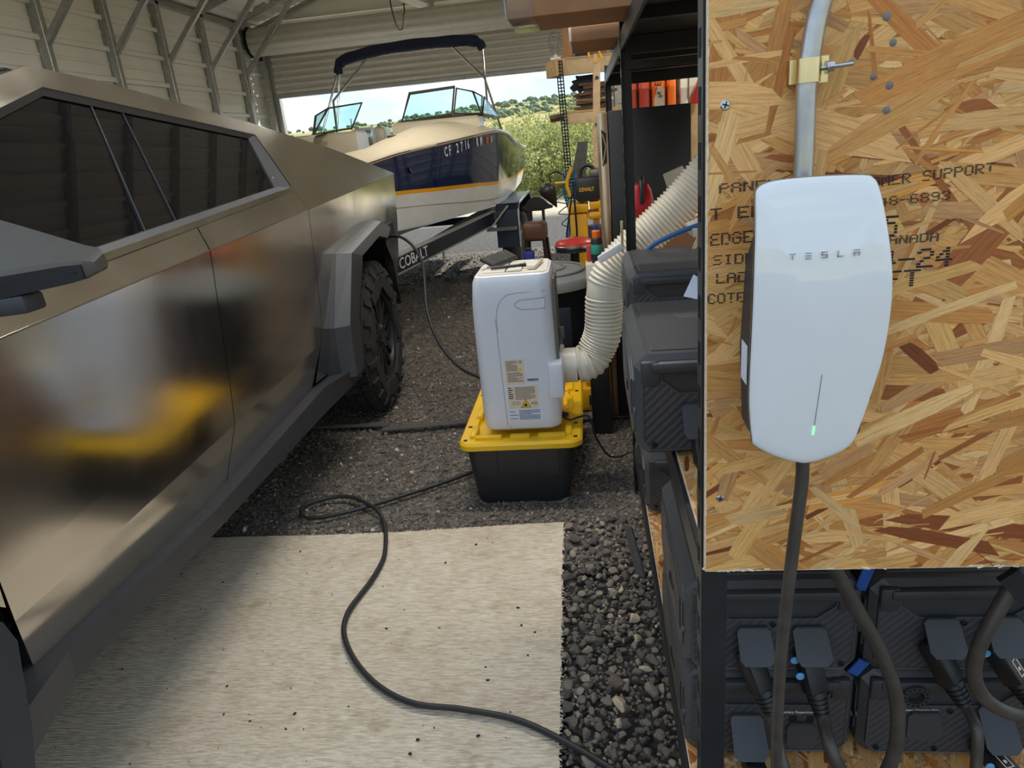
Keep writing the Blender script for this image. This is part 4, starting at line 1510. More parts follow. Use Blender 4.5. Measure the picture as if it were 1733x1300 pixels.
def rack(y0, y1, label, mid=True, front_post=True):
    t = thing('shelf_rack', label, 'shelf', (RX0, y0, 0))
    D = y1 - y0; W = RX1 - RX0
    def post(x, y, sx, sy):
        mb = MB()
        mb.box((x + sx * 0.019, y + sy * 0.001, 0.93), (0.038, 0.0025, 1.86))
        mb.box((x + sx * 0.001, y + sy * 0.019, 0.93), (0.0025, 0.038, 1.86))
        p = mb.build('post', 'black_steel', t, smooth=0)
        sl = MB()
        for k in range(28):
            z = 0.05 + k * 0.064
            sl.box((x - sx * 0.0004, y + sy * 0.016, z), (0.0012, 0.0045, 0.032)); sl.box((x - sx * 0.0004, y + sy * 0.028, z), (0.0012, 0.0045, 0.032))
        tag(sl.build('key_slots', 'slot_black', p, smooth=0), kind='stuff')
    for x, sx in ((0, 1), (W, -1)):
        if front_post: post(x, 0, sx, 1)
        post(x, D, sx, -1)
    levels = [(TOPZ, 'steel')] + ([(MIDZ, 'osb'), (LOWZ, 'osb')] if mid else [])
    for zt, kind in levels:
        hb = 0.058
        th = 0.0145
        for x in (0.006, W - 0.006):
            mb = MB(); mb.box((x, D / 2, zt - th - hb / 2 + 0.012), (0.010, D - 0.01, hb), bevel=0.002, seg=1); mb.build('side_beam', 'black_steel', t, smooth=0)
        for y in (0.012, D - 0.012):
            if zt == MIDZ and y < 0.1: continue
            mb = MB(); mb.box((W / 2, y, zt - th - hb / 2), (W - 0.03, 0.010, hb), bevel=0.002, seg=1); mb.build('end_beam', 'black_steel', t, smooth=0)
        for f in (0.33, 0.67):
            mb = MB(); mb.box((W / 2, D * f, zt - th - 0.015), (W - 0.02, 0.03, 0.028)); mb.build('cross_bar', 'black_steel', t, smooth=0)
        if kind == 'osb':
            mb = MB(); mb.box((W / 2 + 0.006, D / 2, zt - th / 2), (W - 0.014, D - 0.012, th)); sh = mb.build('shelf_board', 'osb_core', t, smooth=0)
            mb = MB(); mb.box((0.0118, D / 2, zt - th / 2), (0.0022, D - 0.012, th)); mb.build('sawn_edge', 'sawn_edge', sh, smooth=0)
            s = strands(17 + int(zt * 10), 1500, D - 0.012, W - 0.014, 0.06, 0.16, 0.0009)
            s.v = [(0.013 + y, 0.006 + x, zt + z) for x, y, z in s.v]
            tag(s.build('wood_strands', 'osb_strands', sh, smooth=0, fix=False), kind='stuff')
        else:
            mb = MB(); mb.box((W / 2, D / 2, zt - th / 2), (W - 0.02, D - 0.01, th)); mb.build('shelf_board', 'black_steel', t, smooth=0)
    if mid:
        mb = MB(); mb.box((W / 2, D - 0.012, 1.705), (W - 0.03, 0.012, 0.026)); mb.build('tie_bar', 'black_steel', t, smooth=0)
    return t


rack(0.905, 2.745, 'tall black steel rack with strand board shelves carrying the grey battery boxes')
rack(2.760, 4.62, 'second black steel rack standing behind the near one, over the fridge', mid=False, front_post=False)


# ------------------------------------------------------------------ battery boxes
BW, BD, BH = 0.332, 0.46, 0.2085


def battery(label, loc, kind):
    t = thing('battery_box', label, 'battery', loc, group=None)
    ch = 0.022
    # body: chamfered outline, hollow handle recess built as walls
    hz = BH
    rz = 0.135                         # bottom of the recess
    def outline(x0, x1, z0, z1, c): return [(x0 + c, z0), (x1 - c, z0), (x1, z0 + c), (x1, z1 - c), (x1 - c, z1), (x0 + c, z1), (x0, z1 - c), (x0, z0 + c)]
    o1 = outline(0, BW, 0, hz, ch); o0 = outline(0.012, BW - 0.012, 0.012, hz - 0.010, ch)
    mb = MB()
    fr = 0.010
    mb.loft([[(x, fr, z) for x, z in o0], [(x, fr + 0.012, z) for x, z in o1], [(x, BD - 0.02, z) for x, z in o1], [(x, BD, z) for x, z in o0]], cap=True)
    mb.build('shell', 'battery_shell', t, smooth=0)
    # front surround with the recess: four pieces standing proud
    rx0, rx1 = 0.050, BW - 0.050
    zr0, zr1 = 0.140, 0.182
    mb = MB()
    mb.box((0.030, 0.006, BH - 0.034), (0.036, 0.016, 0.050), bevel=0.005); mb.build('corner_block', 'battery_dark', t)
    mb = MB(); mb.box((BW - 0.030, 0.006, BH - 0.034), (0.036, 0.016, 0.050), bevel=0.005); mb.build('corner_block', 'battery_dark', t)
    mb = MB(); mb.box((BW / 2, 0.004, BH - 0.022), (BW - 0.06, 0.020, 0.022), bevel=0.006); mb.build('handle_bar', 'battery_dark', t)
    # front panel with carbon weave
    pts = [(0.014, 0.035), (0.030, 0.014), (BW - 0.030, 0.014), (BW - 0.014, 0.035), (BW - 0.014, 0.165), (BW - 0.026, 0.182), (BW - 0.048, 0.182), (BW - 0.050, 0.160), (BW - 0.085, zr0 - 0.008), (0.085, zr0 - 0.008), (0.050, 0.160), (0.048, 0.182), (0.026, 0.182), (0.014, 0.165)]
    mb = MB(); mb.prism([(x, 0.003, z) for x, z in pts], (0, 0.010, 0)); fp = mb.build('front_panel', 'carbon', t, smooth=0)
    mb = MB(); mb.tube([(x, 0.003, z) for x, z in pts[:5] + [(BW - 0.026, 0.182), (BW - 0.048, 0.182)]], 0.0022, 6); mb.tube([(x, 0.003, z) for x, z in [(0.048, 0.182), (0.026, 0.182), (0.014, 0.165), (0.014, 0.035), (0.030, 0.014)]], 0.0022, 6)
    mb.tube([(x, 0.0035, z) for x, z in [(BW - 0.048, 0.182), (BW - 0.050, 0.160), (BW - 0.085, zr0 - 0.008), (0.085, zr0 - 0.008), (0.050, 0.160), (0.048, 0.182)]], 0.0018, 6)
    mb.build('panel_rim', 'battery_shell', fp)
    mb = MB(); mb.prism([(0.052, 0.0095, 0.186), (BW - 0.052, 0.0095, 0.186), (BW - 0.054, 0.0095, 0.160), (BW - 0.087, 0.0095, zr0 - 0.006), (0.087, 0.0095, zr0 - 0.006), (0.054, 0.0095, 0.160)], (0, 0.002, 0)); mb.build('handle_recess', 'battery_dark', t, smooth=0)
    for x, z in ((0.028, 0.165), (BW - 0.028, 0.165), (0.034, 0.026), (BW - 0.034, 0.026), (BW / 2, 0.120), (BW / 2 - 0.02, 0.024)):
        m = Matrix.Translation((x, 0.003, z)) @ Matrix.Rotation(R(90), 4, 'X')
        mb = MB(); mb.lathe([(0.006, 0), (0.006, 0.0018), (0.0042, 0.0022), (0.0042, 0.0006), (0, 0.0006)], 12, m, cap=False); mb.build('screw', 'slot_black', fp, smooth=40)
    # side panels: sunk hexagon with vents
    for sx, x in ((-1, 0.0), (1, BW)):
        mb = MB()
        hx = [(0.03, 0.05), (0.08, 0.02), (BD - 0.08, 0.02), (BD - 0.03, 0.05), (BD - 0.03, BH - 0.055), (BD - 0.09, BH - 0.028), (0.09, BH - 0.028), (0.03, BH - 0.055)]
        mb.prism([(x, y, z) for y, z in hx], (sx * 0.0035, 0, 0)); sp = mb.build('side_panel', 'battery_shell', t, smooth=0)
        mb = MB(); mb.prism([(x + sx * 0.0035, y, z) for y, z in ((0.05, 0.150), (0.12, 0.170), (0.30, 0.170), (0.22, 0.120), (0.09, 0.060), (0.05, 0.075))], (sx * 0.0025, 0, 0)); mb.build('side_ridge', 'battery_dark', sp, smooth=0)
        for k in range(9):
            mb = MB(); mb.box((x + sx * 0.0045, 0.15 + k * 0.0105, 0.098 - k * 0.003), (0.003, 0.0045, 0.03), rot=(0.45, 0, 0)); mb.build('vent_slot', 'slot_black', sp, smooth=0)
        mb = MB(); mb.lathe([(0.0, 0.0), (0.009, 0.0), (0.007, 0.004), (0, 0.005)], 14, Matrix.Translation((x, 0.028, 0.09)) @ Matrix.Rotation(R(90) * sx, 4, 'Y'), cap=False); mb.build('side_knob', 'battery_shell', sp, smooth=40)
    # lid groove line on top
    mb = MB(); mb.box((BW / 2, BD / 2 + 0.01, BH + 0.0008), (BW - 0.07, BD - 0.06, 0.003), bevel=0.001, seg=1); mb.build('top_panel', 'battery_shell', t)
    mb = MB(); mb.tube([(0.026, 0.03, BH - 0.0005), (0.026, BD - 0.03, BH - 0.0005)], 0.0016, 6); mb.tube([(BW - 0.026, 0.03, BH - 0.0005), (BW - 0.026, BD - 0.03, BH - 0.0005)], 0.0016, 6); mb.build('edge_bead', 'battery_shell', t)

    def flap(x, z, opened, w=0.062, h=0.072):
        mb = MB()
        p = [(-w / 2, -0.008), (-w / 2 + 0.008, 0), (w / 2 - 0.008, 0), (w / 2, -0.008), (w / 2 + 0.004, -h + 0.012), (w / 2 - 0.008, -h), (-w / 2 + 0.008, -h), (-w / 2 - 0.0, -h + 0.012)]
        m = Matrix.Translation((x, 0.001, z)) @ Matrix.Rotation(R(-42 if opened else -2), 4, 'X')
        vs = [m @ Vector((a, d, b)) for d in (0.0, -0.004) for a, b in p]
        n = len(p)
        mb.add(vs, [tuple(range(n)), tuple(range(2 * n - 1, n - 1, -1))] + [(i, (i + 1) % n, (i + 1) % n + n, i + n) for i in range(n)])
        f = mb.build('port_cover', 'cover_grey', t, smooth=0)
        mb = MB(); mb.box((x, -0.001, z + 0.001), (w * 0.8, 0.006, 0.006)); mb.build('hinge', 'battery_dark', f)
        if opened:
            mb = MB(); mb.box((x, 0.002, z - h * 0.5), (w * 0.72, 0.003, h * 0.75), bevel=0.001, seg=1); mb.build('port', 'slot_black', f)
    if kind == 'two':
        flap(0.128, 0.115, True); flap(0.232, 0.115, True)
    elif kind == 'right_upper':
        flap(0.122, 0.132, True); flap(0.230, 0.134, True)
    elif kind == 'left_lower':
        flap(0.120, 0.110, True, 0.064, 0.086); flap(0.230, 0.088, False, 0.056, 0.062)
        text('lettering', 'Battery Expansion Port', 0.0085, 'letter_white', t, frame((0.190, 0.0022, 0.113), (1, 0, 0), (0, -1, 0)))
        for k in range(2):
            mb = MB(); mb.box((0.214 + k * 0.034, 0.0035, 0.099), (0.015, 0.003, 0.013)); mb.build('port', 'slot_black', t)
    elif kind == 'right_lower':
        flap(0.118, 0.118, False, 0.062, 0.066); flap(0.242, 0.136, True, 0.060, 0.086)
        text('lettering', 'Battery Expansion Port', 0.007, 'letter_white', t, frame((0.078, 0.0022, 0.121), (1, 0, 0), (0, -1, 0)))
        m = Matrix.Translation((0.092, 0.003, 0.168)) @ Matrix.Rotation(R(90), 4, 'X')
        mb = MB(); mb.lathe([(0.0, 0.001), (0.015, 0.001), (0.016, 0.016), (0.025, 0.016), (0.026, 0.0)], 26, m, cap=False); dl = mb.build('vent_ring', 'battery_dark', t, smooth=30)
        for k in range(14):
            a = 2 * math.pi * k / 14
            mb = MB(); mb.box((0.092 + 0.0205 * math.cos(a), -0.0134, 0.168 + 0.0205 * math.sin(a)), (0.004, 0.0016, 0.004)); mb.build('vent_hole', 'slot_black', dl, smooth=0)
    elif kind == 'mid':
        flap(0.118, 0.110, True); flap(0.225, 0.110, True)
    elif kind == 'shelf_back':
        flap(0.118, 0.108, False); flap(0.225, 0.108, False)
    return t


g = LOWZ + 0.002
FY = 1.145
battery('grey battery box on the lower shelf, upper one of the left front pair', (0.150, FY, g + BH + 0.004), 'two')
battery('grey battery box on the lower shelf, bottom one of the left front pair', (0.150, FY, g), 'left_lower')
battery('grey battery box on the lower shelf, upper one of the right front pair', (0.496, FY, g + BH + 0.004), 'right_upper')
battery('grey battery box with a round vent ring, bottom one of the right front pair', (0.496, FY, g), 'right_lower')
battery('big grey battery box overhanging the middle shelf beside the strand board', (0.074, 1.272, MIDZ + 0.003), 'mid')
b5 = battery('grey battery box at the far end of the middle shelf under the ribbed hose', (0.112, 2.07, MIDZ + 0.003), 'shelf_back')
battery('grey battery box far back on the lower shelf, seen as a narrow strip', (0.150, 2.14, g), 'shelf_back')


# cables plugged into the batteries
def plug_cable(label, plug, direction, path, r=0.0105, blue=None, mark=False):
    t = thing('battery_cable', label, 'cable', (0, 0, 0))
    p = Vector(plug); d = Vector(direction).normalized()
    mb = MB()
    rot = d.to_track_quat('Z', 'Y').to_matrix().to_4x4()
    b = bmesh.new(); bmesh.ops.create_cube(b, size=1); bmesh.ops.scale(b, vec=(0.042, 0.036, 0.085), verts=b.verts)
    bmesh.ops.bevel(b, geom=list(b.edges), offset=0.007, segments=2, profile=0.5, affect='EDGES')
    bmesh.ops.transform(b, matrix=Matrix.Translation(p + d * 0.02) @ rot, verts=b.verts)
    mb.bm(b)
    pg = mb.build('plug', 'plug_black', t)
    mb = MB()
    prof = [(0.019, 0.0)]
    for k in range(5):
        z = 0.004 + k * 0.009
        rr = 0.0195 - k * 0.0014
        prof += [(rr, z), (rr, z + 0.005), (rr - 0.0032, z + 0.006), (rr - 0.0032, z + 0.008)]
    prof.append((r, 0.052))
    mb.lathe(prof, 18, Matrix.Translation(p + d * 0.058) @ rot)
    mb.build('strain_relief', 'plug_black', pg, smooth=30)
    if blue:
        for off in blue:
            mb = MB(); mb.lathe([(0, 0), (0.008, 0), (0.008, 0.002), (0.006, 0.0028), (0, 0.0028)], 16, Matrix.Translation(p + Vector(off)) @ Matrix.Rotation(R(90), 4, 'X'), cap=False)
            mb.build('release_button', 'sky_blue', pg)
    if mark:
        mb = MB(); m4 = Matrix.Translation(p + d * 0.035) @ rot
        for cx, cz, sx, sz in ((0, 0.0, 0.0016, 0.030), (0.016, 0, 0.0016, 0.030), (0.008, 0.015, 0.0176, 0.0016), (0.008, -0.015, 0.0176, 0.0016), (0.008, 0.003, 0.006, 0.006)):
            b = bmesh.new(); bmesh.ops.create_cube(b, size=1); bmesh.ops.scale(b, vec=(sx, 0.0012, sz), verts=b.verts)
            bmesh.ops.transform(b, matrix=m4 @ Matrix.Translation((cx - 0.008, 0.0182 if (rot @ Vector((0, 1, 0))).y < 0 else -0.0182, cz)), verts=b.verts); mb.bm(b)
        mb.build('plug_mark', 'label_paper', pg, smooth=0)
    end = p + d * 0.105
    c = MB(); c.tube(spline([p + d * 0.06, end] + [Vector(q) for q in path], 9), r, 14)
    c.build('cable', 'cable_worn', t, smooth=60)
    return t


plug_cable('black plug and cable in the left port of the upper left battery box', (0.272, 1.131, 0.498), (0.30, -0.42, -0.85), [(0.318, 1.02, 0.33), (0.345, 0.97, 0.262), (0.362, 0.90, 0.250), (0.375, 0.86, 0.19), (0.385, 0.85, 0.02)], r=0.010)
plug_cable('black looped cable with light blue button in the upper left battery box', (0.380, 1.131, 0.498), (0.16, -0.42, -0.85), [(0.397, 1.03, 0.385), (0.42, 1.015, 0.335), (0.455, 1.01, 0.318), (0.488, 1.01, 0.345), (0.503, 1.015, 0.42), (0.497, 1.02, 0.51), (0.468, 1.025, 0.60), (0.428, 1.03, 0.68), (0.385, 1.04, 0.765), (0.365, 1.05, 0.80), (0.36, 1.07, 0.835)], r=0.0125, blue=[(-0.026, -0.004, 0.004), (-0.020, -0.022, -0.018)])
plug_cable('black plug and cable in the left port of the upper right battery box', (0.610, 1.131, 0.518), (0.38, -0.42, -0.80), [(0.650, 1.04, 0.42), (0.647, 1.02, 0.36), (0.638, 0.99, 0.30), (0.622, 0.92, 0.258), (0.605, 0.86, 0.20), (0.60, 0.845, 0.02)], r=0.010)
plug_cable('black plug with light blue button in the right port of the upper right battery box', (0.718, 1.131, 0.520), (0.45, -0.42, -0.80), [(0.80, 1.03, 0.40), (0.86, 1.02, 0.32), (0.87, 0.99, 0.262), (0.84, 0.94, 0.250)], r=0.010, blue=[(-0.026, -0.012, 0.004)], mark=True)
plug_cable('black plug in the covered left port of the bottom left battery box', (0.276, 1.125, 0.258), (0.10, -0.98, -0.03), [(0.300, 0.94, 0.250), (0.310, 0.865, 0.20), (0.315, 0.85, 0.02)], r=0.010)
plug_cable('black plug in the bottom right battery box with printed arrow box', (0.726, 1.125, 0.284), (0.32, -0.90, -0.16), [(0.79, 0.96, 0.256), (0.81, 0.88, 0.240), (0.82, 0.85, 0.15), (0.82, 0.845, 0.02)], r=0.010, blue=[(-0.020, -0.050, 0.012)], mark=True)
plug_cable('black plug and thick cable in the big battery box on the middle shelf', (0.198, 1.256, 0.932), (0.05, -0.42, -0.90), [(0.215, 1.14, 0.888), (0.25, 1.06, 0.889), (0.33, 1.02, 0.889), (0.42, 1.01, 0.889)], r=0.013)
c = MB(); c.tube(spline([(0.695, 1.06, 0.835), (0.675, 1.045, 0.755), (0.645, 1.035, 0.68), (0.625, 1.03, 0.62), (0.622, 1.03, 0.565), (0.640, 1.03, 0.515), (0.68, 1.035, 0.475), (0.74, 1.04, 0.452), (0.82, 1.05, 0.45), (0.90, 1.06, 0.47)], 9), 0.0125, 14)
tag(c.build('power_cable', 'cable_worn', smooth=60), 'thick black cable curving in front of the right battery boxes', 'cable')
mb = MB(); mb.box((0.69, 1.03, 0.715), (0.125, 0.012, 0.034), rot=(0, R(48), 0)); tag(mb.build('rack_brace', 'black_steel', smooth=0), 'black steel brace slanting under the strand board at right', 'brace')
for (x, z, w, h, a, lab) in ((0.484, 0.672, 0.020, 0.075, 0.2, 'torn blue masking tape between the two upper battery boxes'), (0.486, 0.455, 0.022, 0.04, 0.5, 'small piece of blue masking tape low between the battery boxes')):
    mb = MB(); mb.box((x, 1.16, z), (w, 0.004, h), rot=(0.1, a, 0))
    tag(mb.build('tape_strip', 'blue_tape', smooth=0), lab, 'tape')


# ------------------------------------------------------------------ rug, cables on the ground
def rug():
    t = thing('rug', 'stained cream rug lying on the gravel beside the truck', 'rug', (0, 0, 0))
    m = Mat('rug_pile', rgb(216, 202, 180), 0.95, spec=0.1)
    n1 = m.noise(3.0, 6); n2 = m.noise(10, 5)
    base = m.ramp(m.noise(34, 6, (0.8, 5.5, 1)), [(0.34, rgb(206, 190, 164)), (0.5, rgb(230, 215, 191)), (0.66, rgb(243, 232, 213))])
    st = m.ramp(n2, [(0.56, (1, 1, 1)), (0.72, (0.80, 0.76, 0.70))])
    mx = m.n('ShaderNodeMix'); mx.data_type = 'RGBA'; mx.blend_type = 'MULTIPLY'; mx.inputs['Factor'].default_value = 1
    m.l(base, mx.inputs['A']); m.l(st, mx.inputs['B'])
    mx2 = m.n('ShaderNodeMix'); mx2.data_type = 'RGBA'; mx2.blend_type = 'MULTIPLY'; mx2.inputs['Factor'].default_value = 1
    m.l(mx.outputs['Result'], mx2.inputs['A']); m.l(m.ramp(n1, [(0.38, (0.92, 0.90, 0.88)), (0.6, (1, 1, 1))]), mx2.inputs['B'])
    m.color(mx2.outputs['Result'])
    m.bump(m.noise(95, 3, (0.28, 1.9, 1)), 1.0, 0.009)
    M['rug_pile'] = m.m
    x0, y0, x1, y1 = RUG
    rs = random.Random(8)
    nx, ny = 110, 100
    mb = MB()
    vs, fs = [], []
    def top(i, j):
        x = x0 + (x1 - x0) * i / nx; y = y0 + (y1 - y0) * j / ny
        if j == ny: y += -0.02 * math.sin((x - x0) * 2.2) + 0.03 * (x - x0) / (x1 - x0)- 0.015 + rs.uniform(-.003, .003)
        if i == nx: x += rs.uniform(-.003, .003) + 0.012 * math.sin(y * 1.7)
        z = 0.010 + 0.004 * math.sin(x * 5 + y * 2.3) * math.sin(y * 4.1) + rs.uniform(-.0008, .0008)
        return (x, y, z)
    for j in range(ny + 1):
        for i in range(nx + 1): vs.append(top(i, j))
    W = nx + 1
    for j in range(ny):
        for i in range(nx):
            a = j * W + i; fs.append((a, a + 1, a + W + 1, a + W))
    o = len(vs)
    rim = [(i, 0) for i in range(nx)] + [(nx, j) for j in range(ny)] + [(i, ny) for i in range(nx, 0, -1)] + [(0, j) for j in range(ny, 0, -1)]
    for (i, j) in rim:
        v = vs[j * W + i]; vs.append((v[0], v[1], -0.004))
    k = len(rim)
    for q in range(k):
        a = rim[q]; b = rim[(q + 1) % k]
        fs.append((a[1] * W + a[0], o + q, o + (q + 1) % k, b[1] * W + b[0]))
    mb.add(vs, fs); mb.build('pile', 'rug_pile', t, smooth=80)
    fr = MB()
    for q in range(520):
        if q < 260:
            y = rs.uniform(y0, y1); p = Vector((x1 + 0.012 * math.sin(y * 1.7), y, 0.008)); d = Vector((1, rs.uniform(-.6, .6), rs.uniform(-.5, .3)))
        else:
            x = rs.uniform(x0, x1); p = Vector((x, y1 - 0.02 * math.sin((x - x0) * 2.2) + 0.03 * (x - x0) / (x1 - x0) - 0.015, 0.008)); d = Vector((rs.uniform(-.6, .6), 1, rs.uniform(-.5, .3)))
        fr.tube([p - d * 0.004, p + d * rs.uniform(0.003, 0.008)], 0.0016, 4)
    tag(fr.build('frayed_edge', 'rug_pile', t), kind='stuff')
    # bits of gravel trodden onto it
    V, F = rock_shapes(1, 1, 15)[0]
    d = MB()
    spots = [(-.36, 1.40), (-.52, 1.385), (-.53, 1.34), (-.36, 1.6), (-.30, 1.93), (-.9, 1.47), (-.55, 1.83), (-.73, 1.83), (-.60, 2.2), (-.5, 2.32), (-.28, 1.84)]
    for i in range(90): spots.append((rs.uniform(-1.75, -0.18), rs.uniform(1.05, 2.40)))
    for i, (x, y) in enumerate(spots):
        s = 0.008 if i < 11 else rs.choice([0.0025, 0.003, 0.004, 0.006])
        a = rs.uniform(0, 6)
        ca, sa = math.cos(a), math.sin(a)
        d.add([(x + (v[0] * ca - v[1] * sa) * s, y + (v[0] * sa + v[1] * ca) * s, 0.013 + v[2] * s) for v in V], [tuple(f) for f in F])
    tag(d.build('gravel_crumbs', 'debris'), 'dark gravel crumbs scattered over the cream rug', 'gravel', kind='stuff')


rug()
p = [(0.14, 1.14, 0.02), (0.06, 1.235, 0.022), (-0.025, 1.304, 0.024), (-0.153, 1.388, 0.025), (-0.267, 1.445, 0.025), (-0.419, 1.478, 0.025), (-0.559, 1.498, 0.025), (-0.681, 1.565, 0.025), (-0.788, 1.674, 0.025), (-0.862, 1.796, 0.025), (-0.882, 1.901, 0.025), (-0.867, 2.0, 0.025), (-0.852, 2.084, 0.025), (-0.845, 2.2, 0.025), (-0.859, 2.295, 0.025), (-0.90, 2.44, 0.028), (-0.96, 2.56, 0.03), (-1.026, 2.627, 0.034), (-1.149, 2.714, 0.028), (-1.258, 2.704, 0.025), (-1.335, 2.634, 0.025), (-1.278, 2.545, 0.022), (-1.109, 2.591, 0.02), (-0.853, 2.75, 0.02), (-0.607, 2.937, 0.02), (-0.4, 3.2, 0.02)]
mb = MB(); mb.tube(spline(p, 8), 0.0088, 12)
tag(mb.build('extension_cable', 'cable_black', smooth=60), 'black cable snaking across the cream rug and looping on the gravel', 'cable')
mb = MB(); mb.tube(spline([(-1.345, 4.42, 0.965), (-1.253, 4.32, 0.985), (-1.17, 4.26, 0.99), (-1.099, 4.2, 0.964), (-1.03, 4.1, 0.92), (-0.977, 4.0, 0.850), (-0.955, 3.9, 0.75), (-0.938, 3.8, 0.637), (-0.90, 3.72, 0.53), (-0.826, 3.6, 0.440), (-0.73, 3.5, 0.37), (-0.641, 3.42, 0.345), (-0.55, 3.35, 0.332), (-0.45, 3.27, 0.328)], 8), 0.0095, 10)
tag(mb.build('charging_lead', 'cable_black', smooth=60), 'black charging lead arching from the truck fender down to the tote', 'cable')
for (a, b, lab) in (((-1.9, 3.60), (-1.19, 3.565), 'flat grey strap on the gravel, running under the truck'), ((-1.21, 3.495), (-0.60, 3.575), 'flat grey strap on the gravel, running behind the tote')):
    mb = MB()
    q = spline([(a[0], a[1], 0.02), ((a[0] + b[0]) / 2, (a[1] + b[1]) / 2 - 0.008, 0.024), (b[0], b[1], 0.02)], 6)
    mb.loft([[(v.x, v.y - 0.028, v.z), (v.x, v.y - 0.028, v.z + 0.006), (v.x, v.y + 0.028, v.z + 0.006), (v.x, v.y + 0.028, v.z)] for v in q])
    tag(mb.build('flat_strap', 'strap_grey', smooth=0), lab, 'strap')
mb = MB(); mb.box((0.03, 3.55, 0.02), (0.30, 0.05, 0.008), rot=(0, 0, 0.1)); tag(mb.build('flat_strap', 'strap_grey', smooth=0), 'flat grey strap on the gravel between the tote and the batteries', 'strap')
mb = MB(); mb.prism([(0.072, 2.21, 0.15), (0.098, 2.19, 0.15), (0.135, 2.10, 0.0), (0.105, 2.12, 0.0)], (0.004, 0.014, 0)); tag(mb.build('slate_offcut', 'strap_grey', smooth=0), 'thin grey offcut of board leaning against the lower rack shelf', 'board')


# ------------------------------------------------------------------ tote
def rrect(x0, y0, x1, y1, r, z, n=5):
    out = []
    for cx, cy, a0 in ((x1 - r, y0 + r, -90), (x1 - r, y1 - r, 0), (x0 + r, y1 - r, 90), (x0 + r, y0 + r, 180)):
        for k in range(n + 1):
            a = R(a0 + 90 * k / n)
            out.append((cx + r * math.cos(a), cy + r * math.sin(a), z))
    return out


def tote():
    t = thing('storage_tote', 'black storage tote with a bright yellow lid under the air conditioner', 'storage box', (-0.333, 3.02, 0.0))
    mb = MB()
    mb.loft([rrect(-.205, -.345, .190, .345, .04, 0.0), rrect(-.212, -.352, .197, .352, .045, 0.02), rrect(-.238, -.365, .238, .365, .05, 0.262), rrect(-.238, -.365, .238, .365, .05, 0.275)])
    b = mb.build('bin', 'tote_black', t, smooth=40)
    for x0, x1, z0, z1 in ((-0.172, -0.105, 0.135, 0.262), (0.09, 0.158, 0.135, 0.262)):
        mb = MB(); mb.prism([(x0 + .004, -.3605 - .0 , z0), (x1, -.3605, z0), (x1, -.3725, z1), (x0 - .004, -.3725, z1)], (0, 0.02, 0)); mb.build('stiffener', 'tote_black', b, smooth=0)
    lid = MB()
    lid.loft([rrect(-.255, -.378, .255, .378, .05, 0.262), rrect(-.264, -.387, .264, .387, .055, 0.268), rrect(-.264, -.387, .264, .387, .055, 0.288), rrect(-.256, -.379, .256, .379, .05, 0.300), rrect(-.205, -.330, .205, .330, .04, 0.300), rrect(-.198, -.322, .198, .322, .035, 0.286)])
    l = lid.build('lid', 'tote_yellow', t, smooth=30)
    for (x, y, sx, sy) in ((-.135, -.335, .115, .03), (0, -.335, .085, .03), (.135, -.335, .115, .03), (-.205, -.275, .028, .11), (.205, -.275, .028, .11), (-.205, 0.0, .028, .22), (.205, 0.0, .028, .22), (.205, .26, .028, .12), (-.205, .26, .028, .12), (-.1, .335, .16, .03), (.1, .335, .16, .03)):
        mb = MB(); mb.box((x, y, 0.300), (sx, sy, 0.030), bevel=0.005); mb.build('lid_rib', 'tote_yellow', l)
    for a in (0.6, -0.6):
        mb = MB(); mb.box((0.06, 0.1 + a * 0.1, 0.288), (0.3, 0.012, 0.008), rot=(0, 0, a)); mb.build('lid_rib', 'tote_yellow', l)
    for x in (-.235, .235):
        for y in (-.345, -.20, .2, .35):
            mb = MB(); mb.box((x, y, 0.2995), (0.016, 0.016, 0.004)); mb.build('tie_hole', 'slot_black', l)


tote()


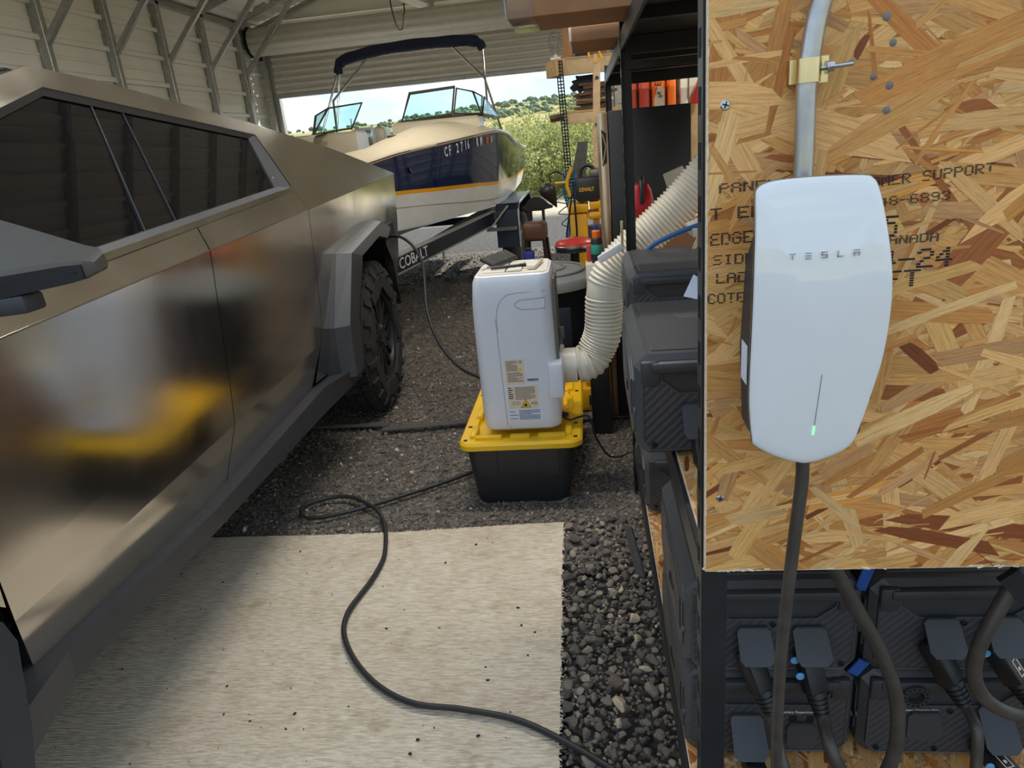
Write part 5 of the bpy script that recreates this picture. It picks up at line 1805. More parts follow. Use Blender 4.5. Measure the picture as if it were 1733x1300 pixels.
# ------------------------------------------------------------------ portable air conditioner
def aircon():
    z0 = 0.318
    t = thing('portable_air_conditioner', 'white portable air conditioner standing on the yellow tote lid', 'air conditioner', (-0.322, 2.88, z0))
    W, D, H = 0.168, 0.17, 0.68
    mb = MB()
    def ring(z, gx0, gx1, gy, r): return rrect(-gx0, -gy, gx1, gy, r, z, 6)
    mb.loft([ring(0.0, W - .018, W - .010, D - .02, .05), ring(0.012, W - .004, W - .002, D - .006, .055), ring(0.05, W, W, D, .055), ring(0.45, W + .002, W - .002, D, .055), ring(0.56, W - .002, W - .006, D, .05), ring(0.645, W - .012, W - .008, D - .002, .045), ring(0.668, W - .022, W - .012, D - .010, .04), ring(0.672, W - .032, W - .018, D - .016, .035)])
    body = mb.build('casing', 'white_plastic', t, smooth=30)
    tp = MB(); tp.loft([ring(0.670, W - .034, W - .020, D - .018, .03), ring(0.676, W - .036, W - .022, D - .020, .03)]); tp.build('top_panel', 'cream_plastic', t, smooth=30)
    yf = -D
    # seams moulded in the side facing the camera
    def seam(name, pts, r=0.0013): 
        mb = MB(); mb.tube(pts, r, 6); mb.build(name, 'groove_grey', body)
    seam('seam', [(-0.062, yf - 0.0002, 0.03), (-0.071, yf - 0.0002, 0.50)])
    seam('seam', spline([(-0.066, yf - .0002, 0.44), (-0.066, yf - .0002, 0.50), (-0.058, yf - .0002, 0.545), (-0.03, yf - .0002, 0.585), (0.01, yf - .0002, 0.598), (0.14, yf + 0.004, 0.602)], 6))
    seam('handle_groove', spline([(0.135, yf + .002, 0.575), (0.08, yf - .0002, 0.572), (0.035, yf - .0002, 0.570), (0.012, yf - .0002, 0.552), (0.035, yf - .0002, 0.533), (0.08, yf - .0002, 0.531), (0.135, yf + .002, 0.531)], 6), 0.0016)
    mb = MB(); mb.box((0.128, yf + 0.004, 0.553), (0.014, 0.012, 0.036), bevel=0.004); mb.build('handle_end', 'white_plastic', body)
    # adhesive labels
    def lab(x0, x1, za, zb, mat='label_paper'):
        mb = MB(); mb.box(((x0 + x1) / 2, yf - 0.0008, (za + zb) / 2), (x1 - x0, 0.0014, za - zb)); return mb.build('sticker', mat, t, smooth=0)
    def lines(x0, x1, za, zb, n, mat, par, fill=0.95, seed=1):
        rs = random.Random(seed); mb = MB(); st = (za - zb) / n
        for k in range(n):
            w = (x1 - x0) * (rs.uniform(0.55, 1.0) if rs.random() < .3 else fill)
            mb.box((x0 + w / 2, yf - 0.0018, za - (k + .5) * st), (w, 0.0008, st * 0.42))
        mb.build('print_lines', mat, par, smooth=0)
    s1 = lab(-0.052, 0.028, 0.322, 0.212)
    lines(-0.046, 0.004, 0.318, 0.272, 8, 'print_grey', s1, seed=2); lines(-0.044, 0.024, 0.268, 0.224, 9, 'print_grey', s1, seed=3)
    mb = MB(); mb.lathe([(0.0055, 0), (0.0055, 0.0008), (0.0035, 0.0008), (0.0035, 0)], 16, Matrix.Translation((0.014, yf - 0.0014, 0.312)) @ Matrix.Rotation(R(90), 4, 'X'), cap=False); mb.build('seal_mark', 'print_black', s1)
    mb = MB(); mb.prism([(0.004, yf - .0016, 0.273), (0.020, yf - .0016, 0.273), (0.012, yf - .0016, 0.287)], (0, -0.0006, 0)); mb.build('warning_mark', 'warning_yellow', s1)
    s2 = lab(-0.049, 0.076, 0.204, 0.105)
    lines(-0.046, -0.025, 0.202, 0.148, 6, 'print_black', s2, seed=4); lines(-0.018, 0.070, 0.202, 0.145, 11, 'print_grey', s2, seed=5)
    mb = MB(); mb.prism([(0.003, yf - .0016, 0.110), (0.044, yf - .0016, 0.110), (0.0235, yf - .0016, 0.146)], (0, -0.0006, 0)); wm = mb.build('warning_mark', 'warning_yellow', s2)
    mb = MB(); mb.tube([(0.003, yf - .0022, 0.110), (0.044, yf - .0022, 0.110), (0.0235, yf - .0022, 0.146)], 0.0014, 6, closed=True)
    mb.prism([(0.018, yf - .0020, 0.115), (0.029, yf - .0020, 0.115), (0.030, yf - .0020, 0.121), (0.026, yf - .0020, 0.125), (0.024, yf - .0020, 0.131), (0.019, yf - .0020, 0.124), (0.0165, yf - .0020, 0.119)], (0, -0.0006, 0)); mb.build('flame_mark', 'print_black', s2, smooth=0)
    text('lettering', 'A2L', 0.018, 'print_black', s2, frame((0.046, yf - 0.0018, 0.122), (1, 0, 0), (0, -1, 0)))
    for x in (-0.034, -0.022, -0.010):
        mb = MB(); mb.tube([(x, yf - .0018, 0.124), (x + 0.009, yf - .0018, 0.124), (x + 0.009, yf - .0018, 0.136), (x, yf - .0018, 0.136)], 0.0007, 4, closed=True); mb.build('icon', 'print_black', s2)
    s3 = lab(-0.052, 0.090, 0.100, 0.052, 'label_white')
    for k, w_ in enumerate(('WARNING', 'AVERTISSEMENT', 'ADVERTENCIA')):
        text('lettering', w_, 0.0085, 'print_black', s3, frame((-0.049, yf - 0.0018, 0.088 - k * 0.0155), (1, 0, 0), (0, -1, 0)), sx=0.62)
    lines(-0.008, 0.086, 0.099, 0.054, 8, 'print_blue', s3, seed=6)
    mb = MB()
    rs = random.Random(4)
    x = 0.038
    while x < 0.084:
        w = rs.choice([0.001, 0.0016, 0.0024]); mb.box((x, yf - 0.0006, 0.231), (w, 0.0012, 0.010)); x += w + rs.choice([0.001, 0.0016])
    mb.build('barcode', 'print_black', t, smooth=0)
    mb = MB(); mb.lathe([(0, 0), (0.0035, 0), (0.0025, 0.001), (0, 0.001)], 10, Matrix.Translation((-0.05, yf, 0.022)) @ Matrix.Rotation(R(90), 4, 'X'), cap=False); mb.build('screw', 'bolt_zinc', t)
    # top: open louvre flap, buttons and display
    mb = MB(); mb.box((-0.060, 0.050, 0.706), (0.07, 0.21, 0.012), rot=(0.0, 0.45, -0.42), bevel=0.003); fl_ = mb.build('louvre_flap', 'tool_black', t)
    for k in range(12):
        mb = MB(); mb.box((-0.060 + (-0.09 + k * 0.0165) * 0.41, 0.050 + (-0.09 + k * 0.0165) * 0.91, 0.7125), (0.060, 0.007, 0.005), rot=(0.0, 0.45, -0.42)); mb.build('louvre_rib', 'fan_grey', fl_)
    mb = MB(); mb.box((-0.060, 0.0, 0.678), (0.10, 0.24, 0.006), bevel=0.002); mb.build('outlet_grille', 'cream_plastic', t)
    mb = MB(); mb.box((-0.018, 0.0, 0.6795), (0.004, 0.24, 0.006)); mb.build('panel_gap', 'slot_black', t)
    mb = MB(); mb.box((0.018, -0.02, 0.681), (0.055, 0.20, 0.008), bevel=0.003); mb.build('control_panel', 'cream_plastic', t)
    # back grille on the right flank with wire mesh and exhaust adaptor
    mb = MB()
    for k in range(26):
        mb.box((W + 0.001, 0.0, 0.27 + k * 0.0145), (0.008, 2 * D - 0.07, 0.004))
    mb.box((W + 0.001, 0, 0.45), (0.004, 0.01, 0.38)); mb.box((W + 0.003, -D + 0.04, 0.45), (0.01, 0.006, 0.38))
    tag(mb.build('rear_grille', 'fan_grey', t, smooth=0), kind='stuff')
    mb = MB(); mb.box((W - 0.010, -0.05, 0.228), (0.062, 0.30, 0.152), bevel=0.012); mb.build('exhaust_adaptor', 'white_plastic', t)
    mb = MB(); mb.lathe([(0.073, 0.0), (0.075, 0.0), (0.075, 0.062), (0.071, 0.062), (0.071, 0.0)], 28, Matrix.Translation((W + 0.015, -0.03, 0.240)) @ Matrix.Rotation(R(90), 4, 'Y'), cap=False); mb.build('exhaust_collar', 'cream_plastic', t, smooth=40)
    mb = MB(); mb.box((W + 0.018, -0.02, 0.385), (0.022, 0.02, 0.05), bevel=0.003); mb.box((W + 0.012, -0.02, 0.35), (0.016, 0.02, 0.03)); mb.build('drain_clip', 'fan_grey', t)
    mb = MB(); mb.cyl((W - 0.01, -0.06, 0.03), (W + 0.025, -0.07, 0.025), 0.010, 10); mb.build('drain_plug', 'plug_black', t)
    # power lead
    mb = MB(); mb.tube(spline([(W - 0.02, -0.06, 0.028), (W + 0.03, -0.09, 0.010), (W + 0.07, -0.07, 0.012), (W + 0.115, -0.05, 0.002), (W + 0.14, -0.04, -0.10), (W + 0.20, 0.05, -0.24), (W + 0.28, 0.15, -0.28), (W + 0.36, 0.2, -0.26)], 8), 0.0045, 8); mb.build('power_lead', 'cable_black', t)
    # things lying on top
    r_ = thing('remote_control', 'small white remote control lying on top of the air conditioner', 'remote', (-0.226, 2.858, z0 + 0.6765), R(-8))
    mb = MB(); mb.box((0, 0, 0.010), (0.038, 0.17, 0.018), bevel=0.007); mb.build('case', 'cream_plastic', r_)
    mb = MB(); mb.box((0, 0.058, 0.0195), (0.026, 0.03, 0.002)); mb.build('display', 'print_grey', r_)
    for k in range(4):
        mb = MB(); mb.box((-0.007 + 0.014 * (k % 2), 0.02 - 0.022 * (k // 2), 0.0195), (0.009, 0.012, 0.003), bevel=0.001, seg=1); mb.build('button', 'white_plastic', r_)
    p_ = thing('marker_pen', 'slim black stick lying across the top of the air conditioner', 'pen', (-0.338, 2.80, z0 + 0.690))
    mb = MB(); mb.cyl((-0.065, 0, 0), (0.05, 0.02, 0.0), 0.0065, 10); mb.build('barrel', 'tool_black', p_)
    mb = MB(); mb.cyl((0.05, 0.02, 0), (0.078, 0.025, 0), 0.0075, 10); mb.build('cap', 'slot_black', p_)


aircon()


# ------------------------------------------------------------------ exhaust hose
def exhaust_hose():
    path = spline([(-0.075, 2.85, 0.560), (-0.045, 2.85, 0.564), (-0.015, 2.86, 0.580), (0.010, 2.87, 0.622), (0.036, 2.87, 0.680), (0.045, 2.87, 0.745), (0.048, 2.87, 0.800), (0.055, 2.87, 0.865), (0.075, 2.87, 0.925), (0.11, 2.87, 0.976), (0.196, 2.87, 1.054), (0.292, 2.87, 1.134), (0.384, 2.87, 1.218), (0.463, 2.87, 1.301), (0.55, 2.88, 1.39), (0.72, 2.9, 1.56), (1.05, 2.95, 1.86), (1.5, 3.0, 2.05), (2.0, 3.0, 2.12), (2.40, 3.0, 2.14)], 22)
    # walk the path, one corrugation every 13 mm
    acc = 0.0
    pts, rr = [], []
    pitch = 0.0165
    prev = path[0]
    for q in path:
        acc += (q - prev).length
        prev = q
        ph = (acc / pitch) % 1.0
        smooth_bit = 0.40 < acc < 0.455 or acc < 0.012
        r = 0.0745 + (0.0085 * (0.5 - 0.5 * math.cos(2 * math.pi * ph)) if not smooth_bit else 0.004)
        pts.append(q); rr.append(r)
    # resample finer along the axis
    P, RR = [], []
    tot = 0
    seg = [0.0]
    for a, b in zip(path[:-1], path[1:]):
        tot += (b - a).length; seg.append(tot)
    n = int(tot / 0.0028)
    j = 0
    for k in range(n + 1):
        s_ = tot * k / n
        while j < len(seg) - 2 and seg[j + 1] < s_: j += 1
        f = (s_ - seg[j]) / max(1e-6, seg[j + 1] - seg[j])
        P.append(path[j].lerp(path[j + 1], min(1, f)))
        ph = (s_ / pitch) % 1.0
        band = 0.345 < s_ < 0.40
        RR.append(0.072 + 0.009 * (0.5 - 0.5 * math.cos(2 * math.pi * ph)) ** 0.7 if not band else 0.077)
    mb = MB(); mb.tube(P, RR, 40)
    tag(mb.build('exhaust_hose', 'hose_ivory', smooth=70), 'ivory ribbed exhaust hose curving up from the white air conditioner behind the rack post', 'hose')


exhaust_hose()


# ------------------------------------------------------------------ bowrider boat on its trailer (bow towards the truck)
def boat():
    t = thing('motor_boat', 'navy and cream motor boat with folded canopy, behind the truck', 'boat', (0, 0, 0))
    CX = -1.955
    #      y     half-beam gunwale_z stripe  white  chine  keel
    ST = [(5.02, 0.02, 1.352, 1.22, 1.15, 1.02, 0.98),
          (5.12, 0.14, 1.366, 1.20, 1.10, 0.95, 0.88),
          (5.32, 0.235, 1.392, 1.185, 1.06, 0.90, 0.80),
          (5.60, 0.335, 1.428, 1.175, 1.045, 0.87, 0.735),
          (5.90, 0.47, 1.467, 1.165, 1.03, 0.85, 0.71),
          (6.20, 0.71, 1.506, 1.150, 1.01, 0.85, 0.71),
          (6.70, 0.945, 1.549, 1.130, 0.97, 0.86, 0.73),
          (7.30, 1.09, 1.576, 1.100, 0.93, 0.86, 0.76),
          (7.80, 1.145, 1.54, 1.090, 0.92, 0.87, 0.79),
          (8.30, 1.155, 1.465, 1.085, 0.915, 0.88, 0.80),
          (9.20, 1.15, 1.40, 1.08, 0.91, 0.89, 0.82),
          (10.30, 1.12, 1.36, 1.08, 0.91, 0.90, 0.84)]
    # finer stations
    import bisect
    ys = [s[0] for s in ST]
    def at(y):
        i = max(0, min(len(ST) - 2, bisect.bisect(ys, y) - 1))
        f = (y - ys[i]) / (ys[i + 1] - ys[i])
        # smooth (catmull) on each column
        o = []
        for k in range(1, 7):
            p0 = ST[max(0, i - 1)][k]; p1 = ST[i][k]; p2 = ST[i + 1][k]; p3 = ST[min(len(ST) - 1, i + 2)][k]
            o.append(0.5 * (2 * p1 + (p2 - p0) * f + (2 * p0 - 5 * p1 + 4 * p2 - p3) * f * f + (3 * p1 - p0 - 3 * p2 + p3) * f ** 3))
        return o
    YS = [5.02 + (10.30 - 5.02) * (k / 44.0) ** 1.25 for k in range(45)]
    def width_at(y, z):
        b, zg, zs, zw, zch, zk = at(y)
        f = (zg - z) / (zg - zch)
        k = max(0.35, min(1.0, 1.0 - (y - 6.2) * 0.55))
        return b * (1.0 - k * (0.06 * f + 0.16 * f * f))
    def band(name, mat, zf0, zf1, n=4, out=0.0, sides=(1, -1)):
        for s in sides:
            mb = MB()
            vs = []
            for y in YS:
                c = at(y)
                z0, z1 = zf0(c), zf1(c)
                for k in range(n + 1):
                    z = z0 + (z1 - z0) * k / n
                    vs.append((CX + s * (width_at(y, z) + out), y, z))
            fs = []
            for i in range(len(YS) - 1):
                for k in range(n):
                    a = i * (n + 1) + k; fs.append((a, a + 1, a + n + 2, a + n + 1))
            mb.add(vs, fs)
            o = mb.build(name, mat, t, smooth=80, fix=False)
            if s == -1: o.data.flip_normals()
    band('hull_side', 'navy_gelcoat', lambda c: c[2], lambda c: c[1], 8)
    band('hull_stripe', 'boat_yellow', lambda c: c[2] - 0.032, lambda c: c[2], 1, 0.001)
    band('hull_band', 'boat_white', lambda c: c[3], lambda c: c[2] - 0.032, 3)
    band('hull_band', 'boat_white', lambda c: c[4], lambda c: c[3], 3, -0.012)
    # bottom with strakes
    for s in (1, -1):
        mb = MB(); vs = []
        K = 8
        for y in YS:
            c = at(y); w = width_at(y, c[4]) - 0.012
            for k in range(K + 1):
                f = k / K
                z = c[4] + (c[5] - c[4]) * f + (0.0 if k % 2 else -0.012)
                vs.append((CX + s * w * (1 - f), y, z))
        fs = [(i * (K + 1) + k, i * (K + 1) + k + 1, (i + 1) * (K + 1) + k + 1, (i + 1) * (K + 1) + k) for i in range(len(YS) - 1) for k in range(K)]
        mb.add(vs, fs); mb.build('hull_bottom', 'boat_white', t, smooth=20)
    # rub rail
    for s in (1, -1):
        mb = MB(); mb.tube([(CX + s * (at(y)[0] + 0.004), y, at(y)[1] + 0.004) for y in YS], 0.020, 8); mb.build('rub_rail', 'boat_cream', t)
        mb = MB(); mb.tube([(CX + s * (at(y)[0] + 0.022), y, at(y)[1] + 0.004) for y in YS], 0.006, 6); mb.build('rail_insert', 'stainless_tube', t)
    # transom
    c = at(10.30)
    mb = MB(); mb.prism([(CX - c[0], 10.3, c[1]), (CX + c[0], 10.3, c[1]), (CX + c[0] * .86, 10.3, c[4]), (CX, 10.3, c[5]), (CX - c[0] * .86, 10.3, c[4])], (0, -0.03, 0)); mb.build('transom', 'navy_gelcoat', t, smooth=0)
    # foredeck: rises from the gunwale to the coaming, open in the middle
    WSY = 7.30
    def deck(s):
        mb = MB(); vs = []
        yy = [y for y in YS if y <= 8.4]
        K = 5
        for y in yy:
            c = at(y)
            b = c[0] - 0.005
            inner = max(0.0, min(b * 0.55, 0.62)) if y > 5.7 else max(0.0, b * 0.2)
            rise = 0.125 * min(1, (y - 5.02) / 1.4)
            for k in range(K + 1):
                f = k / K
                vs.append((CX + s * (b + (inner - b) * f), y, c[1] + 0.012 + rise * math.sin(f * math.pi / 2)))
        fs = [(i * (K + 1) + k, i * (K + 1) + k + 1, (i + 1) * (K + 1) + k + 1, (i + 1) * (K + 1) + k) for i in range(len(yy) - 1) for k in range(K)]
        mb.add(vs, fs)
        return mb.build('foredeck', 'boat_cream', t, smooth=60)
    deck(1); deck(-1)
    # bow cockpit liner and consoles under the windscreen
    mb = MB(); mb.box((CX, 6.75, 1.30), (0.8, 0.9, 0.3), bevel=0.05); mb.build('bow_liner', 'boat_cream', t)
    for (x0, x1, zt) in ((-2.93, -2.24, 1.705), (-1.885, -1.00, 1.74)):
        mb = MB()
        z0 = 1.35
        ya, yb = WSY - 0.12, WSY + 0.25
        mb.loft([[(x0, ya - 0.05, z0), (x1, ya - 0.05, z0), (x1, yb, z0), (x0, yb, z0)], [(x0 + .01, ya - 0.01, zt - 0.03), (x1 - .01, ya - 0.01, zt - 0.03), (x1 - .01, yb, zt - 0.03), (x0 + .01, yb, zt - 0.03)], [(x0 + .03, ya + 0.03, zt), (x1 - .03, ya + 0.03, zt), (x1 - .03, yb, zt), (x0 + .03, yb, zt)]])
        mb.build('console', 'boat_cream', t, smooth=40)
    for x in (-2.60, -2.56):
        mb = MB(); mb.lathe([(0.012, 0), (0.016, 0), (0.016, 0.003), (0.012, 0.003)], 12, Matrix.Translation((x, WSY - 0.165, 1.62)) @ Matrix.Rotation(R(90), 4, 'X'), cap=False); mb.build('console_ring', 'stainless_tube', t)
    # seat behind
    mb = MB(); mb.box((-2.42, 8.05, 1.60), (0.24, 0.16, 0.30), bevel=0.03); se = mb.build('seat_back', 'boat_white', t)
    mb = MB(); mb.box((-2.40, 7.965, 1.62), (0.16, 0.02, 0.20), bevel=0.004); mb.build('seat_panel', 'stainless_tube', se)
    mb = MB(); mb.box((-2.28, 8.2, 1.62), (0.16, 0.3, 0.26), bevel=0.06); mb.build('seat_back', 'boat_cream', t)
    # windscreen
    def pane(pts, fr=0.014):
        g_ = MB()
        n = (Vector(pts[1]) - Vector(pts[0])).cross(Vector(pts[2]) - Vector(pts[0])).normalized() * 0.006
        g_.prism(pts, n); g_.build('windscreen_pane', 'tinted_glass', t, smooth=0)
        f_ = MB(); f_.tube(pts, fr, 6, closed=True); f_.build('windscreen_frame', 'bronze_frame', t)
    y0, y1 = WSY, WSY + 0.22
    # left of the walk-through
    pane([(-2.74, y0 + .02, 1.712), (-2.325, y0, 1.735), (-2.250, y1, 1.975), (-2.62, y1 + .02, 1.958)], 0.010)
    pane([(-2.745, y0 + .03, 1.712), (-2.63, y1 + .03, 1.957), (-2.83, y1 + .2, 1.908)], 0.009)
    pane([(-2.76, y0 + .05, 1.710), (-2.84, y1 + .2, 1.905), (-3.03, y1 + .5, 1.62)], 0.009)
    # walk-through pane, swung open, and the corner panes on the near side
    pane([(-1.80, y0 - .02, 1.742), (-1.285, y0 - .02, 1.768), (-1.262, y1 - .06, 2.030), (-1.725, y1 - .06, 2.012)], 0.016)
    pane([(-1.268, y0, 1.775), (-1.00, y0 + .02, 1.755), (-1.09, y1 + .0, 1.975), (-1.250, y1 - .01, 2.020)], 0.010)
    pane([(-0.998, y0 + .02, 1.755), (-1.005, y1 + .05, 1.925), (-1.085, y1, 1.974)], 0.008)
    pane([(-0.992, y0 + .06, 1.752), (-0.900, y0 + .75, 1.72), (-0.99, y1 + .08, 1.918)], 0.009)
    mb = MB(); mb.tube([(-2.36, y0 + .1, 1.70), (-2.355, y0 + .1, 1.83)], 0.006, 6); mb.build('grab_pole', 'stainless_tube', t)
    mb = MB(); mb.tube([(-1.84, y0, 1.72), (-1.25, y0 - 0.01, 1.755), (-0.99, y0 + .06, 1.742), (-0.93, y0 + .4, 1.73)], 0.016, 6); mb.build('windscreen_base', 'bronze_frame', t)
    # bimini: rolled canvas on a bowed tube
    BY = 8.2
    arch = spline([(-2.672, BY, 2.340), (-2.655, BY, 2.41), (-2.60, BY, 2.462), (-2.46, BY, 2.495), (-2.20, BY, 2.528), (-1.78, BY, 2.545), (-1.40, BY, 2.538), (-1.17, BY, 2.525), (-1.07, BY, 2.490), (-1.035, BY, 2.43)], 6)
    n = len(arch)
    rs = random.Random(3)
    mb = MB(); mb.tube(arch, [0.048 + 0.003 * math.sin(k * 0.9) + (0.010 if 8 < k < n - 8 else 0) for k in range(n)], 12); mb.build('folded_canopy', 'navy_canvas', t)
    for k in range(5, n - 4, 7):
        mb = MB(); mb.box(arch[k] + Vector((0, -0.05, -0.02)), (0.012, 0.03, 0.09), bevel=0.003); mb.build('canopy_strap', 'navy_canvas', t)
    for a, b in (((-2.672, BY, 2.36), (-2.905, BY - .2, 1.72)), ((-2.650, BY, 2.36), (-2.76, BY - .1, 1.74)), ((-2.29, BY, 2.49), (-2.745, BY - .1, 2.06)), ((-2.745, BY - .1, 2.06), (-2.69, BY - .3, 1.72)),
                 ((-1.38, BY, 2.50), (-1.043, BY - .02, 2.14)), ((-1.032, BY, 2.43), (-1.045, BY, 1.72)), ((-1.046, BY, 2.15), (-0.93, BY + .2, 1.60))):
        mb = MB(); mb.tube([a, b], 0.0125, 8); mb.build('canopy_pole', 'stainless_tube', t)
    # registration lettering follows the hull
    s = 1
    def hull_text(name, s_, size, y, z, mat, sx=1.0):
        e = 0.25
        p = Vector((CX + width_at(y, z) + 0.006, y, z)); q = Vector((CX + width_at(y + e, z + 0.02) + 0.006, y + e, z + 0.04))
        d = (q - p).normalized()
        up = Vector((CX + width_at(y, z + .08) - (CX + width_at(y, z)), 0, 0.08)).normalized()
        nrm = d.cross(up).normalized()
        return text(name, s_, size, mat, t, frame(p, d, nrm), 0.0008, sx=sx, bold=0.002)
    for s_, y, z, m_ in (('C', 6.28, 1.395, 'letter_white'), ('F', 6.34, 1.405, 'letter_white'), ('2', 6.44, 1.418, 'letter_white'), ('7', 6.50, 1.426, 'letter_white'), ('1', 6.56, 1.434, 'letter_white'), ('6', 6.60, 1.440, 'letter_white'), ('R', 6.76, 1.452, 'letter_white'), ('M', 6.84, 1.458, 'letter_white')):
        hull_text('lettering', s_, 0.115, y, z, m_, 0.62)
    for y, z, m_ in ((6.98, 1.468, 'sticker_red'), (7.10, 1.472, 'sticker_green')):
        x = CX + width_at(y, z) + 0.004; x2 = CX + width_at(y + .07, z) + 0.004
        mb = MB(); mb.prism([(x, y, z), (x2, y + .07, z + 0.004), (x2 + .003, y + .07, z + .065), (x + .003, y, z + .06)], (0.002, 0, 0)); mb.build('sticker', m_, t)
    mb = MB(); x = CX + width_at(5.95, 1.33); mb.lathe([(0, 0), (0.03, 0), (0.024, 0.008), (0, 0.01)], 16, Matrix.Translation((x + .002, 5.95, 1.32)) @ Matrix.Rotation(R(70), 4, 'Y') @ Matrix.Rotation(R(-30), 4, 'X'), cap=False); mb.build('hull_badge', 'stainless_tube', t)
    # cleat
    mb = MB(); mb.tube([(-1.63, 6.05, 1.60), (-1.55, 6.2, 1.60)], 0.010, 6); mb.cyl((-1.59, 6.12, 1.55), (-1.59, 6.12, 1.60), 0.008, 6); mb.build('cleat', 'bronze_frame', t)
    return t


boat()


def trailer():
    t = thing('boat_trailer', 'dark navy boat trailer carrying the motor boat', 'trailer', (0, 0, 0))
    A, B = Vector((-1.78, 4.75, 0.575)), Vector((-0.985, 7.42, 0.735))
    def beam(name, a, b, h, w, mat='trailer_navy'):
        a, b = Vector(a), Vector(b)
        d = (b - a).normalized(); sd = d.cross(Vector((0, 0, 1))).normalized(); up = sd.cross(d)
        mb = MB()
        mb.loft([[p + sd * w / 2 + up * h / 2, p - sd * w / 2 + up * h / 2, p - sd * w / 2 - up * h / 2, p + sd * w / 2 - up * h / 2] for p in (a, b)])
        return mb.build(name, mat, t, smooth=0)
    bm = beam('main_beam', A, B, 0.125, 0.06)
    for off in (0.067, -0.067):
        beam('beam_edge', A + Vector((0.012, 0, off)), B + Vector((0.012, 0, off)), 0.010, 0.07, 'jamb_steel')
    beam('main_beam', (-2.13, 4.75, 0.575), (-2.92, 7.42, 0.735), 0.125, 0.06)
    beam('tongue', (-1.955, 3.9 + 1.0, 0.50), (-1.955, 6.8, 0.60), 0.1, 0.08)
    beam('side_rail', B, (-0.985, 9.9, 0.62), 0.125, 0.06)
    beam('side_rail', (-2.92, 7.42, 0.735), (-2.92, 9.9, 0.62), 0.125, 0.06)
    beam('cross_member', (-2.92, 8.6, 0.60), (-0.985, 8.6, 0.60), 0.08, 0.06)
    for s in (1, -1):
        bk = beam('bunk', (-1.955 + s * 0.50, 5.9, 0.655), (-1.955 + s * 0.98, 7.9, 0.82), 0.06, 0.10)
        for f in (0.35, 0.6, 0.85):
            p = Vector((-1.955 + s * 0.50, 5.9, 0.66)).lerp(Vector((-1.955 + s * 0.98, 7.9, 0.84)), f)
            mb = MB(); mb.box(p + Vector((0, 0, -0.07)), (0.02, 0.02, 0.14)); mb.build('bunk_bracket', 'trailer_navy', t)
    # lettering on the visible beam
    d = (B - A).normalized(); nrm = d.cross(Vector((0, 0, 1))).normalized()
    up = nrm.cross(d)
    # place so that the word starts close to the tail of the truck
    p = A.lerp(B, 0.275) + nrm * 0.033 - up * 0.042
    text('lettering', 'COBALT', 0.128, 'letter_white', t, frame(p, d, nrm), 0.0008, sx=1.0, bold=0.001)
    # wheels and mudguards
    for x in (-0.84, -3.07):
        for y in (7.80, 8.62):
            mb = MB(); mb.lathe([(0.0, -0.10), (0.20, -0.10), (0.30, -0.09), (0.325, -0.06), (0.325, 0.06), (0.30, 0.09), (0.20, 0.10), (0.0, 0.10)], 32, Matrix.Translation((x, y, 0.325)) @ Matrix.Rotation(R(90), 4, 'Y'), cap=False)
            w = mb.build('wheel', 'tyre_rubber', t)
            mb = MB(); mb.lathe([(0.0, 0.09), (0.06, 0.10), (0.18, 0.085), (0.19, 0.104), (0.2, 0.1)], 20, Matrix.Translation((x, y, 0.325)) @ Matrix.Rotation(R(90), 4, 'Y'), cap=False); mb.build('rim', 'galvanised_steel', w)
        mb = MB()
        prof = [(7.33, 0.42), (7.36, 0.80), (7.46, 0.86), (8.96, 0.86), (9.08, 0.78), (9.10, 0.42)]
        ins = [(7.36, 0.42), (7.385, 0.785), (7.47, 0.835), (8.95, 0.835), (9.055, 0.77), (9.07, 0.42)]
        mb.loft([[(x - .115, y, z) for y, z in prof] + [(x - .115, y, z) for y, z in ins[::-1]], [(x + .125, y, z) for y, z in prof] + [(x + .125, y, z) for y, z in ins[::-1]]])
        mb.build('mudguard', 'trailer_navy', t, smooth=0)
        mb = MB(); mb.tube([(x + .125, y, z) for y, z in prof], 0.012, 6); mb.build('mudguard_edge', 'stainless_tube', t)
        mb = MB(); mb.box((x - 0.04, 7.20, 0.63), (0.30, 0.14, 0.02)); mb.build('step', 'fan_grey', t)
        mb = MB(); mb.tube([(x - .14, 7.15, 0.66), (x + .02, 7.35, 0.84)], 0.012, 6); mb.build('step_strut', 'stainless_tube', t)
    mb = MB(); mb.box((-1.955, 5.05, 0.64), (0.10, 0.10, 0.26)); mb.build('winch_post', 'trailer_navy', t, smooth=0)
    mb = MB(); mb.box((-1.955, 5.2, 0.245), (0.07, 0.07, 0.49)); mb.build('jack_stand', 'trailer_navy', t, smooth=0)
    mb = MB(); mb.cyl((-1.34, 6.35, 0.60), (-1.34, 6.35, 0.47), 0.012, 8); mb.build('drain_pipe', 'boat_white', t)
    return t


trailer()


